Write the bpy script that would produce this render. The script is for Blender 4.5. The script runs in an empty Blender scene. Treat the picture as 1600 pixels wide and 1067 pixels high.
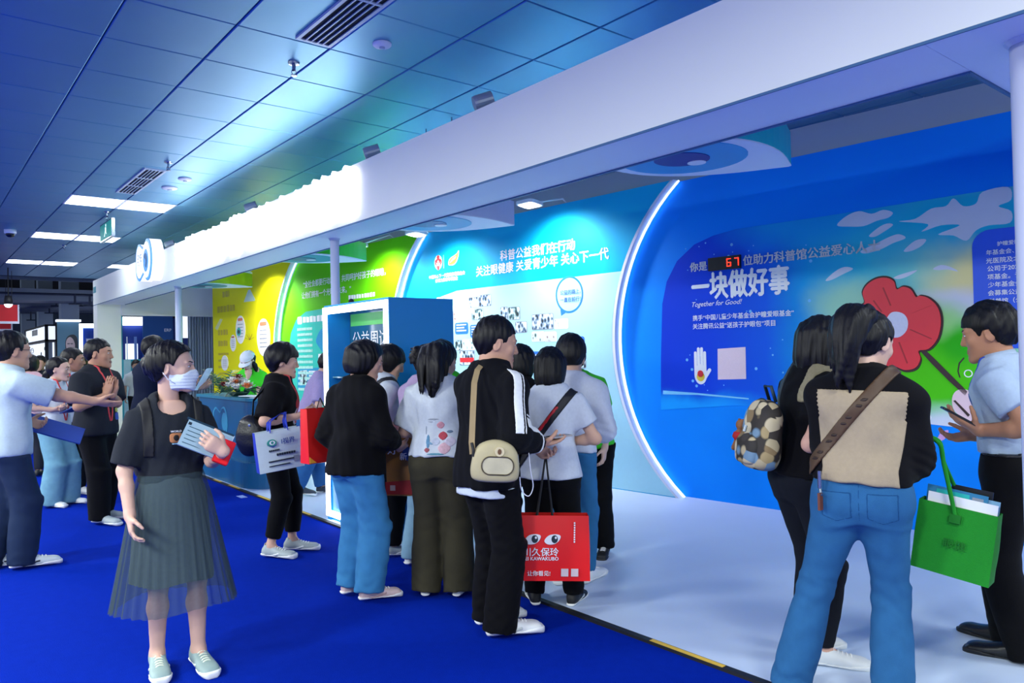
import bpy, bmesh, math, random
import numpy as np
from mathutils import Vector, Matrix

# ------------------------------------------------------------------ camera
SC = bpy.context.scene
COL = SC.collection
FPX, CX, CY, CAMH = 1169.864, 800.0, 533.5, 1.5
RC = np.array([[0.77612285, 0.0083541, -0.63052639],
               [-0.63019195, -0.024876, -0.77604078],
               [-0.0221681, 0.99965564, -0.01404214]])      # camera axes in the world
cd = bpy.data.cameras.new('camera'); cam = bpy.data.objects.new('camera', cd); COL.objects.link(cam)
cd.sensor_fit = 'HORIZONTAL'; cd.sensor_width = 36.0; cd.lens = 36.0 * FPX / 1600.0
cd.clip_start = 0.05; cd.clip_end = 200
mw = Matrix(RC.tolist()).to_4x4(); mw.translation = (0, 0, CAMH); cam.matrix_world = mw
SC.camera = cam

# ------------------------------------------------------------------ world, large lights, exposure
vs = SC.view_settings
vs.view_transform = 'Standard'; vs.look = 'None'; vs.gamma = 1.0; vs.use_curve_mapping = False
vs.exposure = 0.58
wd = bpy.data.worlds.new('world'); SC.world = wd; wd.use_nodes = True
bgn = wd.node_tree.nodes['Background']
bgn.inputs[0].default_value = (0.80, 0.91, 1.0, 1); bgn.inputs[1].default_value = 0.85

def area_light(name, loc, target, size, power, color=(1, 1, 1), size_y=None, spread=180):
    ld = bpy.data.lights.new(name, 'AREA'); o = bpy.data.objects.new(name, ld); COL.objects.link(o)
    ld.energy = power; ld.color = color; ld.size = size
    if size_y: ld.shape = 'RECTANGLE'; ld.size_y = size_y
    ld.spread = math.radians(spread)
    o.location = loc
    o.rotation_euler = (Vector(target) - Vector(loc)).to_track_quat('-Z', 'Y').to_euler()
    return o
def spot_light(name, loc, target, power, angle=70, blend=.6, color=(1, 1, 1), radius=.04):
    ld = bpy.data.lights.new(name, 'SPOT'); o = bpy.data.objects.new(name, ld); COL.objects.link(o)
    ld.energy = power; ld.color = color; ld.spot_size = math.radians(angle); ld.spot_blend = blend; ld.shadow_soft_size = radius
    o.location = loc
    o.rotation_euler = (Vector(target) - Vector(loc)).to_track_quat('-Z', 'Y').to_euler()
    return o
# the hall's recessed ceiling lamps beside and behind the camera, at ceiling height
for k, (x, y) in enumerate(((1.0, -1.2), (1.0, -4.8), (-2.6, .2), (-2.6, 3.4), (-2.6, 6.6), (-2.6, 9.8), (-2.6, 13.0), (5.2, -1.6))):
    area_light('ceiling_lamp_%d_offscreen' % (k + 1), (x, y, 3.46), (x, y, 0), 1.2, 200 if x < 0 else 90, (.95, 1.0, .95), .6)

# ------------------------------------------------------------------ photo pixel -> place
def ray(x, y): return RC @ np.array([x - CX, -(y - CY), -FPX])
EYE = np.array([0, 0, CAMH])
def onz(x, y, z=0.0):
    r = ray(x, y); return EYE + r * ((z - CAMH) / r[2])
def onX(x, y, X):
    r = ray(x, y); return EYE + r * (X / r[0])
def onpl(x, y, p, n):
    r = ray(x, y); n = np.array(n, float); return EYE + r * (((np.array(p) - EYE) @ n) / (r @ n))
def ondist(x, y, d):
    """the point of the pixel's ray whose horizontal distance is d"""
    r = ray(x, y); return EYE + r * (d / math.hypot(r[0], r[1]))

# ------------------------------------------------------------------ materials
def s2l(c):
    if isinstance(c, str):
        c = c.lstrip('#'); c = [int(c[i:i + 2], 16) / 255 for i in (0, 2, 4)]
    return tuple((v / 12.92 if v <= .04045 else ((v + .055) / 1.055) ** 2.4) for v in c)
MATS = {}
def M(name, col='#888888', rough=.6, var=.08, scale=25, bump=0.0, bscale=None, metal=0, emit=None, es=0, sheen=0, stretch=None, spec=.5, alpha=1, trans=0, coat=0):
    if name in MATS: return MATS[name]
    m = bpy.data.materials.new(name); m.use_nodes = True; nt = m.node_tree; N = nt.nodes; L = nt.links
    b = N['Principled BSDF']; c = s2l(col)
    tc = N.new('ShaderNodeTexCoord'); src = tc.outputs['Object']
    if stretch:
        mp = N.new('ShaderNodeMapping'); mp.inputs['Scale'].default_value = stretch; L.new(src, mp.inputs[0]); src = mp.outputs[0]
    no = N.new('ShaderNodeTexNoise'); no.inputs['Scale'].default_value = scale; no.inputs['Detail'].default_value = 3; L.new(src, no.inputs[0])
    mx = N.new('ShaderNodeMix'); mx.data_type = 'RGBA'
    mx.inputs[6].default_value = tuple(max(0, v * (1 - var)) for v in c) + (1,)
    mx.inputs[7].default_value = tuple(min(1, v * (1 + var)) for v in c) + (1,)
    L.new(no.outputs[0], mx.inputs[0]); L.new(mx.outputs[2], b.inputs['Base Color'])
    b.inputs['Roughness'].default_value = rough; b.inputs['Metallic'].default_value = metal
    b.inputs['Specular IOR Level'].default_value = spec
    if sheen: b.inputs['Sheen Weight'].default_value = sheen
    if coat: b.inputs['Coat Weight'].default_value = coat
    if trans: b.inputs['Transmission Weight'].default_value = trans
    if alpha < 1: b.inputs['Alpha'].default_value = alpha
    if emit is not None:
        b.inputs['Emission Color'].default_value = s2l(emit) + (1,); b.inputs['Emission Strength'].default_value = es
    if bump:
        n2 = N.new('ShaderNodeTexNoise'); n2.inputs['Scale'].default_value = bscale or scale * 4; n2.inputs['Detail'].default_value = 2; L.new(src, n2.inputs[0])
        bp = N.new('ShaderNodeBump'); bp.inputs['Strength'].default_value = bump; bp.inputs['Distance'].default_value = .01
        L.new(n2.outputs[0], bp.inputs['Height']); L.new(bp.outputs[0], b.inputs['Normal'])
    MATS[name] = m
    return m
def cloth(col, kind='knit', rough=.85):
    return M(f'cloth_{kind}_{col}', col, rough, .10, 60, .2, 350, sheen=.02, spec=.12)

# ------------------------------------------------------------------ objects
ORG = {}
def tag(o, label, cat, group=None, kind=None):
    if label: o['label'] = label
    if cat: o['category'] = cat
    if group: o['group'] = group
    if kind: o['kind'] = kind
    return o
def thing(name, label, cat, loc=(0, 0, 0), group=None):
    o = bpy.data.objects.new(name, None); COL.objects.link(o); o.location = loc; o.empty_display_size = .1
    ORG[o.name] = np.array(loc, float)
    return tag(o, label, cat, group)
def org(o): return ORG.get(o.name, np.zeros(3)) if o else np.zeros(3)
def obj(name, verts, faces, mat, parent=None, smooth=False, uv=None, mi=None, label=None, origin=None):
    verts = np.asarray(verts, float).reshape(-1, 3)
    o0 = org(parent) if parent else (np.array(origin, float) if origin is not None else np.zeros(3))
    me = bpy.data.meshes.new(name)
    v = (verts - o0)
    if isinstance(faces, np.ndarray):
        nf, k = faces.shape
        me.vertices.add(len(v)); me.vertices.foreach_set('co', v.astype(np.float32).ravel())
        me.loops.add(nf * k); me.loops.foreach_set('vertex_index', faces.astype(np.int32).ravel())
        me.polygons.add(nf); me.polygons.foreach_set('loop_start', np.arange(0, nf * k, k, dtype=np.int32))
        me.update(calc_edges=True)
    else:
        me.from_pydata(v.tolist(), [], [list(f) for f in faces])
    mats = mat if isinstance(mat, (list, tuple)) else [mat]
    for m in mats: me.materials.append(m)
    if mi is not None: me.polygons.foreach_set('material_index', np.asarray(mi, np.int32))
    if smooth: me.polygons.foreach_set('use_smooth', np.ones(len(me.polygons), bool))
    if uv is not None:
        ul = me.uv_layers.new(name='UVMap'); li = np.empty(len(me.loops), np.int32); me.loops.foreach_get('vertex_index', li)
        ul.data.foreach_set('uv', np.asarray(uv, np.float32)[li].ravel())
    me.validate(); me.update()
    o = bpy.data.objects.new(name, me); COL.objects.link(o)
    if parent: o.parent = parent
    else: o.location = o0
    ORG[o.name] = o0
    if label: o['label'] = label
    return o
class MB:
    """collects shapes into one mesh"""
    def __init__(s): s.v = []; s.f = []; s.m = []
    def add(s, v, f, mi=0):
        n = len(s.v); s.v += [tuple(map(float, p)) for p in v]; s.f += [tuple(i + n for i in q) for q in f]; s.m += [mi] * len(f); return s
    def box(s, lo, hi, mi=0, frame=None):
        x0, y0, z0 = lo; x1, y1, z1 = hi
        v = [(x0, y0, z0), (x1, y0, z0), (x1, y1, z0), (x0, y1, z0), (x0, y0, z1), (x1, y0, z1), (x1, y1, z1), (x0, y1, z1)]
        if frame is not None: v = [frame(p) for p in v]
        return s.add(v, [(0, 3, 2, 1), (4, 5, 6, 7), (0, 1, 5, 4), (1, 2, 6, 5), (2, 3, 7, 6), (3, 0, 4, 7)], mi)
    def prism(s, poly, f, d0, d1, mi=0):
        """poly: 2D outline; f(u,v,d)->xyz"""
        n = len(poly); v = [f(u, w, d0) for u, w in poly] + [f(u, w, d1) for u, w in poly]
        return s.add(v, [tuple(range(n))[::-1], tuple(range(n, 2 * n))] + [(i, (i + 1) % n, n + (i + 1) % n, n + i) for i in range(n)], mi)
    def tube(s, path, r, seg=8, mi=0, cap=True, flat=None):
        path = [Vector(p) for p in path]; n = len(path); rs = r if hasattr(r, '__len__') else [r] * n
        up = Vector((0, 0, 1)); vs = []; prev = None
        for i, p in enumerate(path):
            t = (path[min(i + 1, n - 1)] - path[max(i - 1, 0)]).normalized()
            if prev is None:
                a = t.cross(up if abs(t.z) < .95 else Vector((1, 0, 0))).normalized()
            else:
                a = (prev - t * prev.dot(t)).normalized()
            prev = a; b = t.cross(a)
            for k in range(seg):
                an = 2 * math.pi * k / seg
                vs.append(p + a * (rs[i] * math.cos(an)) + b * (rs[i] * (flat or 1) * math.sin(an)))
        fs = [(i * seg + k, i * seg + (k + 1) % seg, (i + 1) * seg + (k + 1) % seg, (i + 1) * seg + k) for i in range(n - 1) for k in range(seg)]
        if cap: fs += [tuple(range(seg))[::-1], tuple(range((n - 1) * seg, n * seg))]
        return s.add(vs, fs, mi)
    def lathe(s, prof, c=(0, 0, 0), seg=24, mi=0, f=None):
        vs = []; n = len(prof)
        for r, z in prof:
            for k in range(seg):
                a = 2 * math.pi * k / seg; p = (r * math.cos(a), r * math.sin(a), z)
                vs.append(f(p) if f else (c[0] + p[0], c[1] + p[1], c[2] + p[2]))
        fs = [(i * seg + k, i * seg + (k + 1) % seg, (i + 1) * seg + (k + 1) % seg, (i + 1) * seg + k) for i in range(n - 1) for k in range(seg)]
        fs += [tuple(range(seg))[::-1], tuple(range((n - 1) * seg, n * seg))]
        return s.add(vs, fs, mi)
    def ribbon(s, path, wdir, w, t, mi=0):
        """flat band along a path: wdir = width direction(s)"""
        path = [np.array(p, float) for p in path]; n = len(path); vs = []
        for i, p in enumerate(path):
            T = path[min(i + 1, n - 1)] - path[max(i - 1, 0)]; T /= np.linalg.norm(T)
            wd = np.array(wdir[i] if hasattr(wdir[0], '__len__') else wdir, float); wd = wd - T * (wd @ T); wd /= np.linalg.norm(wd)
            nn = np.cross(T, wd)
            for a, b in ((-1, -1), (1, -1), (1, 1), (-1, 1)): vs.append(p + wd * a * w / 2 + nn * b * t / 2)
        fs = [(i * 4 + k, i * 4 + (k + 1) % 4, i * 4 + 4 + (k + 1) % 4, i * 4 + 4 + k) for i in range(n - 1) for k in range(4)]
        fs += [(3, 2, 1, 0), (n * 4 - 4, n * 4 - 3, n * 4 - 2, n * 4 - 1)]
        return s.add(vs, fs, mi)
    def build(s, name, mat, parent=None, smooth=False, **k):
        return obj(name, s.v, s.f, mat, parent, smooth, mi=s.m if isinstance(mat, (list, tuple)) else None, **k)
def bevel(o, w=.01, seg=2):
    me = o.data; bm = bmesh.new(); bm.from_mesh(me)
    ed = [e for e in bm.edges if len(e.link_faces) == 2 and e.calc_face_angle(0) > .6]
    bmesh.ops.bevel(bm, geom=ed, offset=w, segments=seg, affect='EDGES', profile=.5)
    bm.to_mesh(me); bm.free(); return o
def copy_tree(o, loc=None, parent=None):
    c = o.copy(); COL.objects.link(c); c.parent = parent
    if loc is not None: c.location = loc; ORG[c.name] = np.array(loc, float)
    for ch in [x for x in o.children]: copy_tree(ch, None, c)
    return c
def rrect(u0, v0, u1, v1, r, n=6):
    out = []
    for (cx, cy, a0) in ((u1 - r, v0 + r, -90), (u1 - r, v1 - r, 0), (u0 + r, v1 - r, 90), (u0 + r, v0 + r, 180)):
        for k in range(n + 1):
            a = math.radians(a0 + 90 * k / n); out.append((cx + r * math.cos(a), cy + r * math.sin(a)))
    return out
def ellipse(cu, cv, ru, rv, n=28, rot=0):
    c, s_ = math.cos(rot), math.sin(rot); o = []
    for k in range(n):
        a = 2 * math.pi * k / n; x = ru * math.cos(a); y = rv * math.sin(a); o.append((cu + x * c - y * s_, cv + x * s_ + y * c))
    return o
def smooth_poly(pts, n=6, closed=True):
    """Catmull-Rom through points"""
    P = [np.array(p, float) for p in pts]; m = len(P); out = []
    for i in range(m if closed else m - 1):
        p0 = P[i - 1] if closed or i else P[0]; p1 = P[i]; p2 = P[(i + 1) % m]; p3 = P[(i + 2) % m] if closed or i + 2 < m else P[-1]
        for k in range(n):
            t = k / n
            out.append(.5 * ((2 * p1) + (-p0 + p2) * t + (2 * p0 - 5 * p1 + 4 * p2 - p3) * t * t + (-p0 + 3 * p1 - 3 * p2 + p3) * t ** 3))
    if not closed: out.append(P[-1])
    return out

TXT = {}
def text_mesh(s, bold=0.0, extrude=0.0, res=2, shear=0.0, space=1.0):
    key = (s, bold, extrude, res, shear, space)
    if key in TXT: return TXT[key]
    cu = bpy.data.curves.new('lettering', 'FONT'); cu.body = s; cu.size = 1; cu.offset = 0.0 if bold > .006 else bold; cu.extrude = extrude; cu.resolution_u = res; cu.shear = shear; cu.space_character = space
    ob = bpy.data.objects.new('lettering_tmp', cu)
    me = bpy.data.meshes.new_from_object(ob)
    v = np.empty(len(me.vertices) * 3, np.float32); me.vertices.foreach_get('co', v); v = v.reshape(-1, 3)
    f = [tuple(p.vertices) for p in me.polygons]
    if bold > .006 and len(v):
        V = []; Fq = []; nv = len(v); bq = bold * .8
        for k, (dx, dy) in enumerate(((-bq, 0), (bq, 0), (0, -bq * .7), (0, bq * .7))):
            V.append(v + np.array([dx, dy, 0 if extrude else .0002 * k], np.float32)); Fq += [tuple(i + nv * k for i in q) for q in f]
        v = np.concatenate(V); f = Fq
    bpy.data.objects.remove(ob); bpy.data.curves.remove(cu); bpy.data.meshes.remove(me)
    TXT[key] = (v, f); return v, f
def text(name, s, frame, u0, v0, width=None, size=None, mat=None, parent=None, off=.004, bold=0.0, extrude=0.0, shear=0.0, vscale=1.0, centre=False, res=2, space=1.0):
    """flat or raised lettering. frame(u,v,d)->xyz, lower-left at (u0,v0), scaled to width or size"""
    v, f = text_mesh(s, bold, extrude, res, shear, space)
    if not len(v): return None
    x0, x1 = v[:, 0].min(), v[:, 0].max()
    k = width / (x1 - x0) if width else size
    w = (x1 - x0) * k
    uu = u0 - (w / 2 if centre else 0)
    P = [frame(uu + (p[0] - x0) * k, v0 + p[1] * k * vscale, off + p[2] * (k if extrude else 1)) for p in v]
    return obj(name, P, f, mat, parent)
# ================================================================== the setting
CEIL = 3.5
PX, PY = 0.6, 0.638                      # ceiling tile pitch
CX0, CY0 = 1.57, 10.23
m_carpet = M('carpet', '#03259a', .95, .12, 18, .5, 260, spec=.03)
m_plat = M('platform_vinyl', '#c2d2ea', .45, .03, 4, .03, 60)
m_tile = M('ceiling_metal', '#6aa6c8', .44, .04, 2, .02, 6, metal=.75)
m_gap = M('ceiling_void', '#1a3a66', .8)
m_white = M('white_paint', '#eef0f6', .5, .03, 5)
m_hall = M('hall_plaster', '#c9d2de', .8, .06, 3, .05)
m_lamp = M('lamp_diffuser', '#ffffff', .5, .01, emit='#eaf4ff', es=9)
m_black = M('black_rubber', '#101216', .6, .1, 30)
m_yel = M('hazard_yellow', '#d8b23a', .6, .2, 30)

fl = MB().box((-14, -8, -.2), (20, 60, 0)).build('floor', m_carpet); tag(fl, 'royal blue carpet of the exhibition aisle', 'floor', kind='structure')
pf = MB().box((2.965, .2, 0), (6.6, 16.9, .012)).build('floor_booth', m_plat); tag(pf, 'white glossy vinyl floor of the booth', 'floor', kind='structure')
tr = MB().box((2.93, .2, 0), (2.968, 16.9, .016)).build('trim_1', m_black); tag(tr, 'black edging strip with yellow marks along the white booth floor', 'trim', kind='structure')
random.seed(3); y = .5
while y < 16:
    l = random.uniform(.12, .5)
    if random.random() < .55: MB().box((2.934, y, .0155), (2.962, y + l, .0172)).build('hazard_mark', m_yel, tr)
    y += l + random.uniform(.05, .5)

# ceiling: void plate with a metal tile per cell
ce = MB().box((-9, -8, CEIL + .02), (12, 20.8, CEIL + .10)).build('ceiling', m_gap); tag(ce, 'suspended ceiling of glossy blue-grey metal tiles', 'ceiling', kind='structure')
def tile_mesh():
    a, b, h = PX / 2 - .004, PY / 2 - .0022, .02; c = .006
    v = [(-a, -b, h), (a, -b, h), (a, b, h), (-a, b, h), (-a, -b, c), (a, -b, c), (a, b, c), (-a, b, c), (-a + c, -b + c, 0), (a - c, -b + c, 0), (a - c, b - c, 0), (-a + c, b - c, 0)]
    f = [(0, 1, 5, 4), (1, 2, 6, 5), (2, 3, 7, 6), (3, 0, 4, 7), (4, 5, 9, 8), (5, 6, 10, 9), (6, 7, 11, 10), (7, 4, 8, 11), (8, 9, 10, 11), (0, 3, 2, 1)]
    return v, f
tv, tf = tile_mesh()
lampcells = set()
for j in (0, 5, 11):
    for i in (0, 1): lampcells.add((i, j))
lampcells.add((3, 11))
cells = []
for i in range(-17, 16):
    for j in range(-28, 17):
        x = CX0 + (i + .5) * PX; y = CY0 + (j + .5) * PY
        if y > 20.6 or x > 11.5 or x < -8.7: continue
        if (i, j) in lampcells: continue
        c = RC.T @ (np.array([x, y, CEIL]) - EYE)
        vis = c[2] < -.3 and abs(c[0] / -c[2]) < .74 and abs(c[1] / -c[2]) < .52 and x < 4.2
        cells.append((0 if vis else 1, math.hypot(x, y), x, y))
cells.sort()
t0 = None; rest = MB(); nt_ = 0
for vis, d, x, y in cells:
    if vis == 0 and nt_ < 300:
        if t0 is None:
            t0 = obj('ceiling_tile', tv, tf, m_tile, None); t0.parent = ce; t0.location = (x, y, CEIL)
        else:
            o = t0.copy(); COL.objects.link(o); o.parent = ce; o.location = (x, y, CEIL)
        nt_ += 1
    else:
        rest.add([(p[0] + x, p[1] + y, p[2] + CEIL) for p in tv], tf)
o = rest.build('ceiling_tiles_far', m_tile, ce); o['kind'] = 'stuff'
# lit panels
for (i, j) in sorted(lampcells):
    x = CX0 + (i + .5) * PX; y = CY0 + (j + .5) * PY
    where = {0: 'of the pair beside the slotted air vent', 5: 'of the pair beside the hanging exit sign', 11: 'of the row near the end of the tiled ceiling'}[j]
    t = thing('ceiling_light', 'square white glowing ceiling panel ' + where, 'ceiling light', (x, y, CEIL), 'lit ceiling panels')
    f = MB()
    for lo, hi in (((-.3, -.317, -.004), (.3, -.297, .02)), ((-.3, .297, -.004), (.3, .317, .02)), ((-.3, -.297, -.004), (-.28, .297, .02)), ((.28, -.297, -.004), (.3, .297, .02))):
        f.box(np.add(lo, (x, y, CEIL)), np.add(hi, (x, y, CEIL)))
    f.build('frame', m_white, t)
    MB().box((x - .28, y - .297, CEIL + .002), (x + .28, y + .297, CEIL + .018)).build('diffuser', m_lamp, t)
# slot air vents
m_vent = M('vent_grey', '#b9c7d6', .5, .04, 8, metal=.3); m_dark = M('vent_dark', '#0d1418', .9)
def vent(x0, x1, y0, y1, n, label):
    t = thing('air_vent', label, 'air vent', ((x0 + x1) / 2, (y0 + y1) / 2, CEIL), 'ceiling air vents')
    z = CEIL
    MB().box((x0, y0, z - .006), (x1, y1, z - .002)).build('vent_backing', m_dark, t)
    f = MB(); w = .022
    f.box((x0 - w, y0 - w, z - .014), (x0, y1 + w, z)); f.box((x1, y0 - w, z - .014), (x1 + w, y1 + w, z)); f.box((x0, y0 - w, z - .014), (x1, y0, z)); f.box((x0, y1, z - .014), (x1, y1 + w, z))
    f.build('frame', m_vent, t)
    for k in range(1, 5):
        x = x0 + (x1 - x0) * k / 5
        MB().box((x - .004, y0, z - .014), (x + .004, y1, z - .004)).build('slat', m_vent, t)
    for k in range(1, n):
        y = y0 + (y1 - y0) * k / n
        MB().box((x0, y - .01, z - .0145), (x1, y + .01, z - .004)).build('crossbar', m_vent, t)
vent(1.98, 2.15, 8.42, 9.75, 3, 'dark slotted air vent next to the pair of glowing ceiling panels')
vent(1.94, 2.13, 3.05, 4.42, 2, 'dark slotted air vent above the silver sprinkler, away from the lit panels')
# sprinklers and detectors
m_chrome = M('brushed_metal', '#9aa4b0', .25, .05, 30, metal=.9)
def sprinkler(px, py, label):
    p = onz(px, py, CEIL); t = thing('sprinkler', label, 'sprinkler', tuple(p), 'ceiling sprinklers')
    MB().lathe([(.0, 0), (.04, 0), (.036, -.012), (.012, -.016), (.011, -.05), (.016, -.055), (.004, -.06)], p, 16).build('body', m_chrome, t)
    MB().lathe([(.002, -.085), (.022, -.085), (.022, -.089), (.002, -.09)], p, 14).build('deflector', m_chrome, t)
    a = MB(); 
    for s in (-1, 1): a.tube([(p[0] + s * .012, p[1], p[2] - .05), (p[0] + s * .017, p[1], p[2] - .068), (p[0] + s * .004, p[1], p[2] - .087)], .003, 6)
    a.build('yoke', m_chrome, t)
sprinkler(459, 98, 'metal sprinkler head on the ceiling nearest the long air vent and round detector')
sprinkler(263, 253, 'metal sprinkler head on the ceiling at the end of the far air vent')
sprinkler(167, 331, 'metal sprinkler head on the ceiling above the exit sign')
sprinkler(100, 383, 'small metal sprinkler head on the ceiling beyond the exit sign')
def detector(px, py, label, r=.06):
    p = onz(px, py, CEIL); t = thing('smoke_detector', label, 'smoke detector', tuple(p), 'ceiling detectors')
    MB().lathe([(r, 0), (r, -.012), (r * .85, -.02), (r * .5, -.024), (.001, -.026)], p, 24).build('housing', m_white, t, True)
    MB().lathe([(r * .3, -.024), (r * .3, -.034), (.001, -.036)], p, 16).build('sensor', m_vent, t, True)
detector(597, 68, 'round white smoke detector beside the nearer air vent')
detector(265, 293, 'larger round white ceiling disc beside the far air vent', .085)
detector(289, 279, 'thin round white ceiling disc near the sprinkler by the far vent', .07)
# exit sign
m_green = M('exit_green', '#1f8f80', .5, .04, emit='#2aa893', es=.25)
p = onz(168, 338, CEIL); ex = thing('exit_sign', 'hanging green exit sign with a running figure under the ceiling', 'exit sign', tuple(p))
X = p[0]
a = onX(159, 368, X); b = onX(177, 354, X); y0, y1 = b[1], a[1]; zt = onX(177, 340, X)[2]; zb = onX(177, 369, X)[2]
MB().tube([(X, (y0 + y1) / 2, CEIL), (X, (y0 + y1) / 2, zt)], .008).build('hanger', m_chrome, ex)
bx = MB().box((X - .02, y0, zb), (X + .02, y1, zt)).build('housing', m_chrome, ex)
MB().box((X - .024, y0 + .02, zb + .02), (X - .0202, y1 - .02, zt - .02)).build('face', m_green, ex)
cyy = (y0 + y1) / 2; hh = (zt - zb); k = MB()
fr = lambda u, v, d: (X - .0245 - d, cyy - u, zb + v)
m_ew = M('exit_white', '#e8fff8', .5, emit='#e8fff8', es=.8)
k.prism(ellipse(.03, hh * .78, .022, .022, 12), fr, 0, .001)
k.prism([(-.03, hh * .7), (.05, hh * .66), (.04, hh * .45), (-.02, hh * .48)], fr, 0, .001)
k.prism([(-.02, hh * .5), (.03, hh * .48), (.07, hh * .3), (.05, hh * .28)], fr, 0, .001)
k.prism([(-.02, hh * .5), (.0, hh * .48), (-.05, hh * .2), (-.09, hh * .2)], fr, 0, .001)
k.build('running_figure', m_ew, ex)
# camera dome
p = onz(16, 359, CEIL); t = thing('security_camera', 'white dome security camera on the ceiling', 'security camera', tuple(p))
MB().lathe([(.08, 0), (.08, -.05), (.07, -.06)], p, 20).build('mount', m_white, t, True)
MB().lathe([(.062, -.055), (.058, -.085), (.035, -.108), (.001, -.115)], p, 20).build('dome', M('smoked_dome', '#15181d', .15), t, True)

# small white sticker on the carpet
c = onz(378, 776, 0); o = MB().box((c[0] - .035, c[1] - .08, .0), (c[0] + .035, c[1] + .08, .002)).build('floor_sticker', M('sticker_pale', '#8fa6dc', .6, .3, 60), None, origin=(c[0], c[1], 0)); tag(o, 'small white sticker on the blue carpet before the counter', 'sticker')
# ================================================================== booth frame
FXX = 2.96; ZL, ZT = 2.61, 3.11
F = lambda u, v, d: (FXX - d, -u, v)          # front of the beam: u to the right (= -Y), v up, d towards the aisle
m_fas = M('fascia_white', '#f2f5ea', .45, .02, 3)
m_sof = M('soffit_white', '#f3f6ff', .5, .02, 3)
m_edge = M('fascia_edge', '#3b6a92', .5)
can = thing('booth_canopy', 'long white booth frame with beam, soffit and end pillar carrying the glowing sign', 'booth frame', (FXX, 8, 0))
MB().box((FXX, .25, ZL + .01), (FXX + .05, 16.95, ZT)).build('front_beam', m_fas, can)
MB().box((FXX + .05, .25, ZL + .02), (FXX + .44, 16.95, ZT - .02)).build('beam_core', m_fas, can)
MB().box((FXX + .004, 1.17, ZL), (FXX + .44, 16.4, ZL + .018)).build('soffit', m_sof, can)
MB().box((FXX + .004, .25, ZL), (6.5, 1.168, ZL + .018)).build('side_soffit', m_sof, can)
MB().box((FXX + .44, .25, ZL + .02), (6.5, 1.17, ZT - .02)).build('side_beam', m_fas, can)
MB().box((FXX - .004, .25, ZL), (FXX + .003, 16.95, ZL + .012)).build('edge_profile', m_edge, can)
MB().box((FXX + .44, 1.17, ZL - .01), (FXX + .452, 16.3, ZL + .05)).build('edge_profile', m_edge, can)
MB().box((FXX + .45, 1.17, ZL - .01), (6.2, 1.182, ZL + .05)).build('edge_profile', m_edge, can)
# end pillar, its header and the far side wall
MB().box((FXX, 16.55, .012), (FXX + .42, 16.95, ZL + .01)).build('end_pillar', m_fas, can)
MB().box((FXX + .42, 16.5, 2.42), (5.2, 16.9, ZT)).build('end_header', m_white, can)
MB().box((FXX + .42, 16.45, 2.40), (5.15, 16.5, 2.43)).build('header_trim', m_white, can)
q = onX(150, 452, FXX)
MB().prism([(-16.9, 2.86), (-16.65, 2.86), (-16.65, 2.98), (-16.9, 2.98)], F, .001, .004).build('plaque', M('teal_plaque', '#3f8f9a', .5), can)
# sign letters: raised, lit from inside
m_sign = M('sign_glow', '#ffffff', .4, .01, emit='#f4f4ff', es=1.7)
m_signside = M('sign_side', '#c8cfe8', .4)
chars = '温州医科大学眼健康科普馆'
u = -10.90; w = (10.90 - 5.62) / len(chars)
sign = thing('illuminated_sign', 'row of glowing white raised characters along the booth beam', 'sign', (FXX, 8.2, 2.88))
for i, c in enumerate(chars):
    text('letter', c, F, u + w * i + .004, 2.725, width=w - .004, mat=m_sign, parent=sign, off=.03, bold=.045, extrude=.075, vscale=.98)
# logo box at the far end of the sign
m_lt = M('logo_teal', '#2c84b8', .5)
lg = thing('logo_box', 'glowing blue and white figure-eight logo box at the end of the sign', 'sign', (FXX, 11.9, 2.95))
def eight(cu, cv, s, n=40, k=1.0):
    # two round lobes joined by a waist, big lobe on the right
    out = []
    P = [(-.62, .0), (-.56, .27), (-.34, .40), (-.12, .33), (.08, .28), (.30, .43), (.52, .40), (.68, .20), (.72, 0), (.68, -.20), (.52, -.40), (.30, -.43), (.08, -.28), (-.12, -.33), (-.34, -.40), (-.56, -.27)]
    P = [(cu + s * x, cv + s * y) for x, y in P]
    c = np.array([cu + .05 * s, cv])
    return [tuple(c + (np.array(p) - c) * k) for p in smooth_poly(P, 4)]
m_lb = M('logo_blue', '#4f9bdc', .4, emit='#5aa6ea', es=.35); m_lw = M('logo_white', '#ffffff', .4, emit='#ffffff', es=.6)
MB().prism(eight(-12.15, 2.98, .70), F, .0, .16).build('shell', m_lw, lg)
MB().prism(eight(-12.15, 2.98, .70), F, .16, .175).build('rim', m_lb, lg)
MB().prism(eight(-12.15, 2.98, .70, k=.86), F, .175, .182).build('face', m_lw, lg)
text('lettering', 'EYE', F, -12.42, 2.98, width=.25, mat=m_lt, parent=lg, off=.186, bold=.01)
text('lettering', 'HEALTH', F, -12.42, 2.92, width=.25, mat=m_lt, parent=lg, off=.186)
MB().prism(ellipse(-11.93, 2.97, .15, .17), F, .183, .186).build('globe', m_lb, lg)
MB().prism(smooth_poly([(-12.03, 3.03), (-11.95, 3.08), (-11.86, 3.04), (-11.83, 2.95), (-11.9, 2.86), (-11.96, 2.90), (-11.93, 2.97)], 4), F, .1865, .188).build('continents', m_lt, lg)
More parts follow.
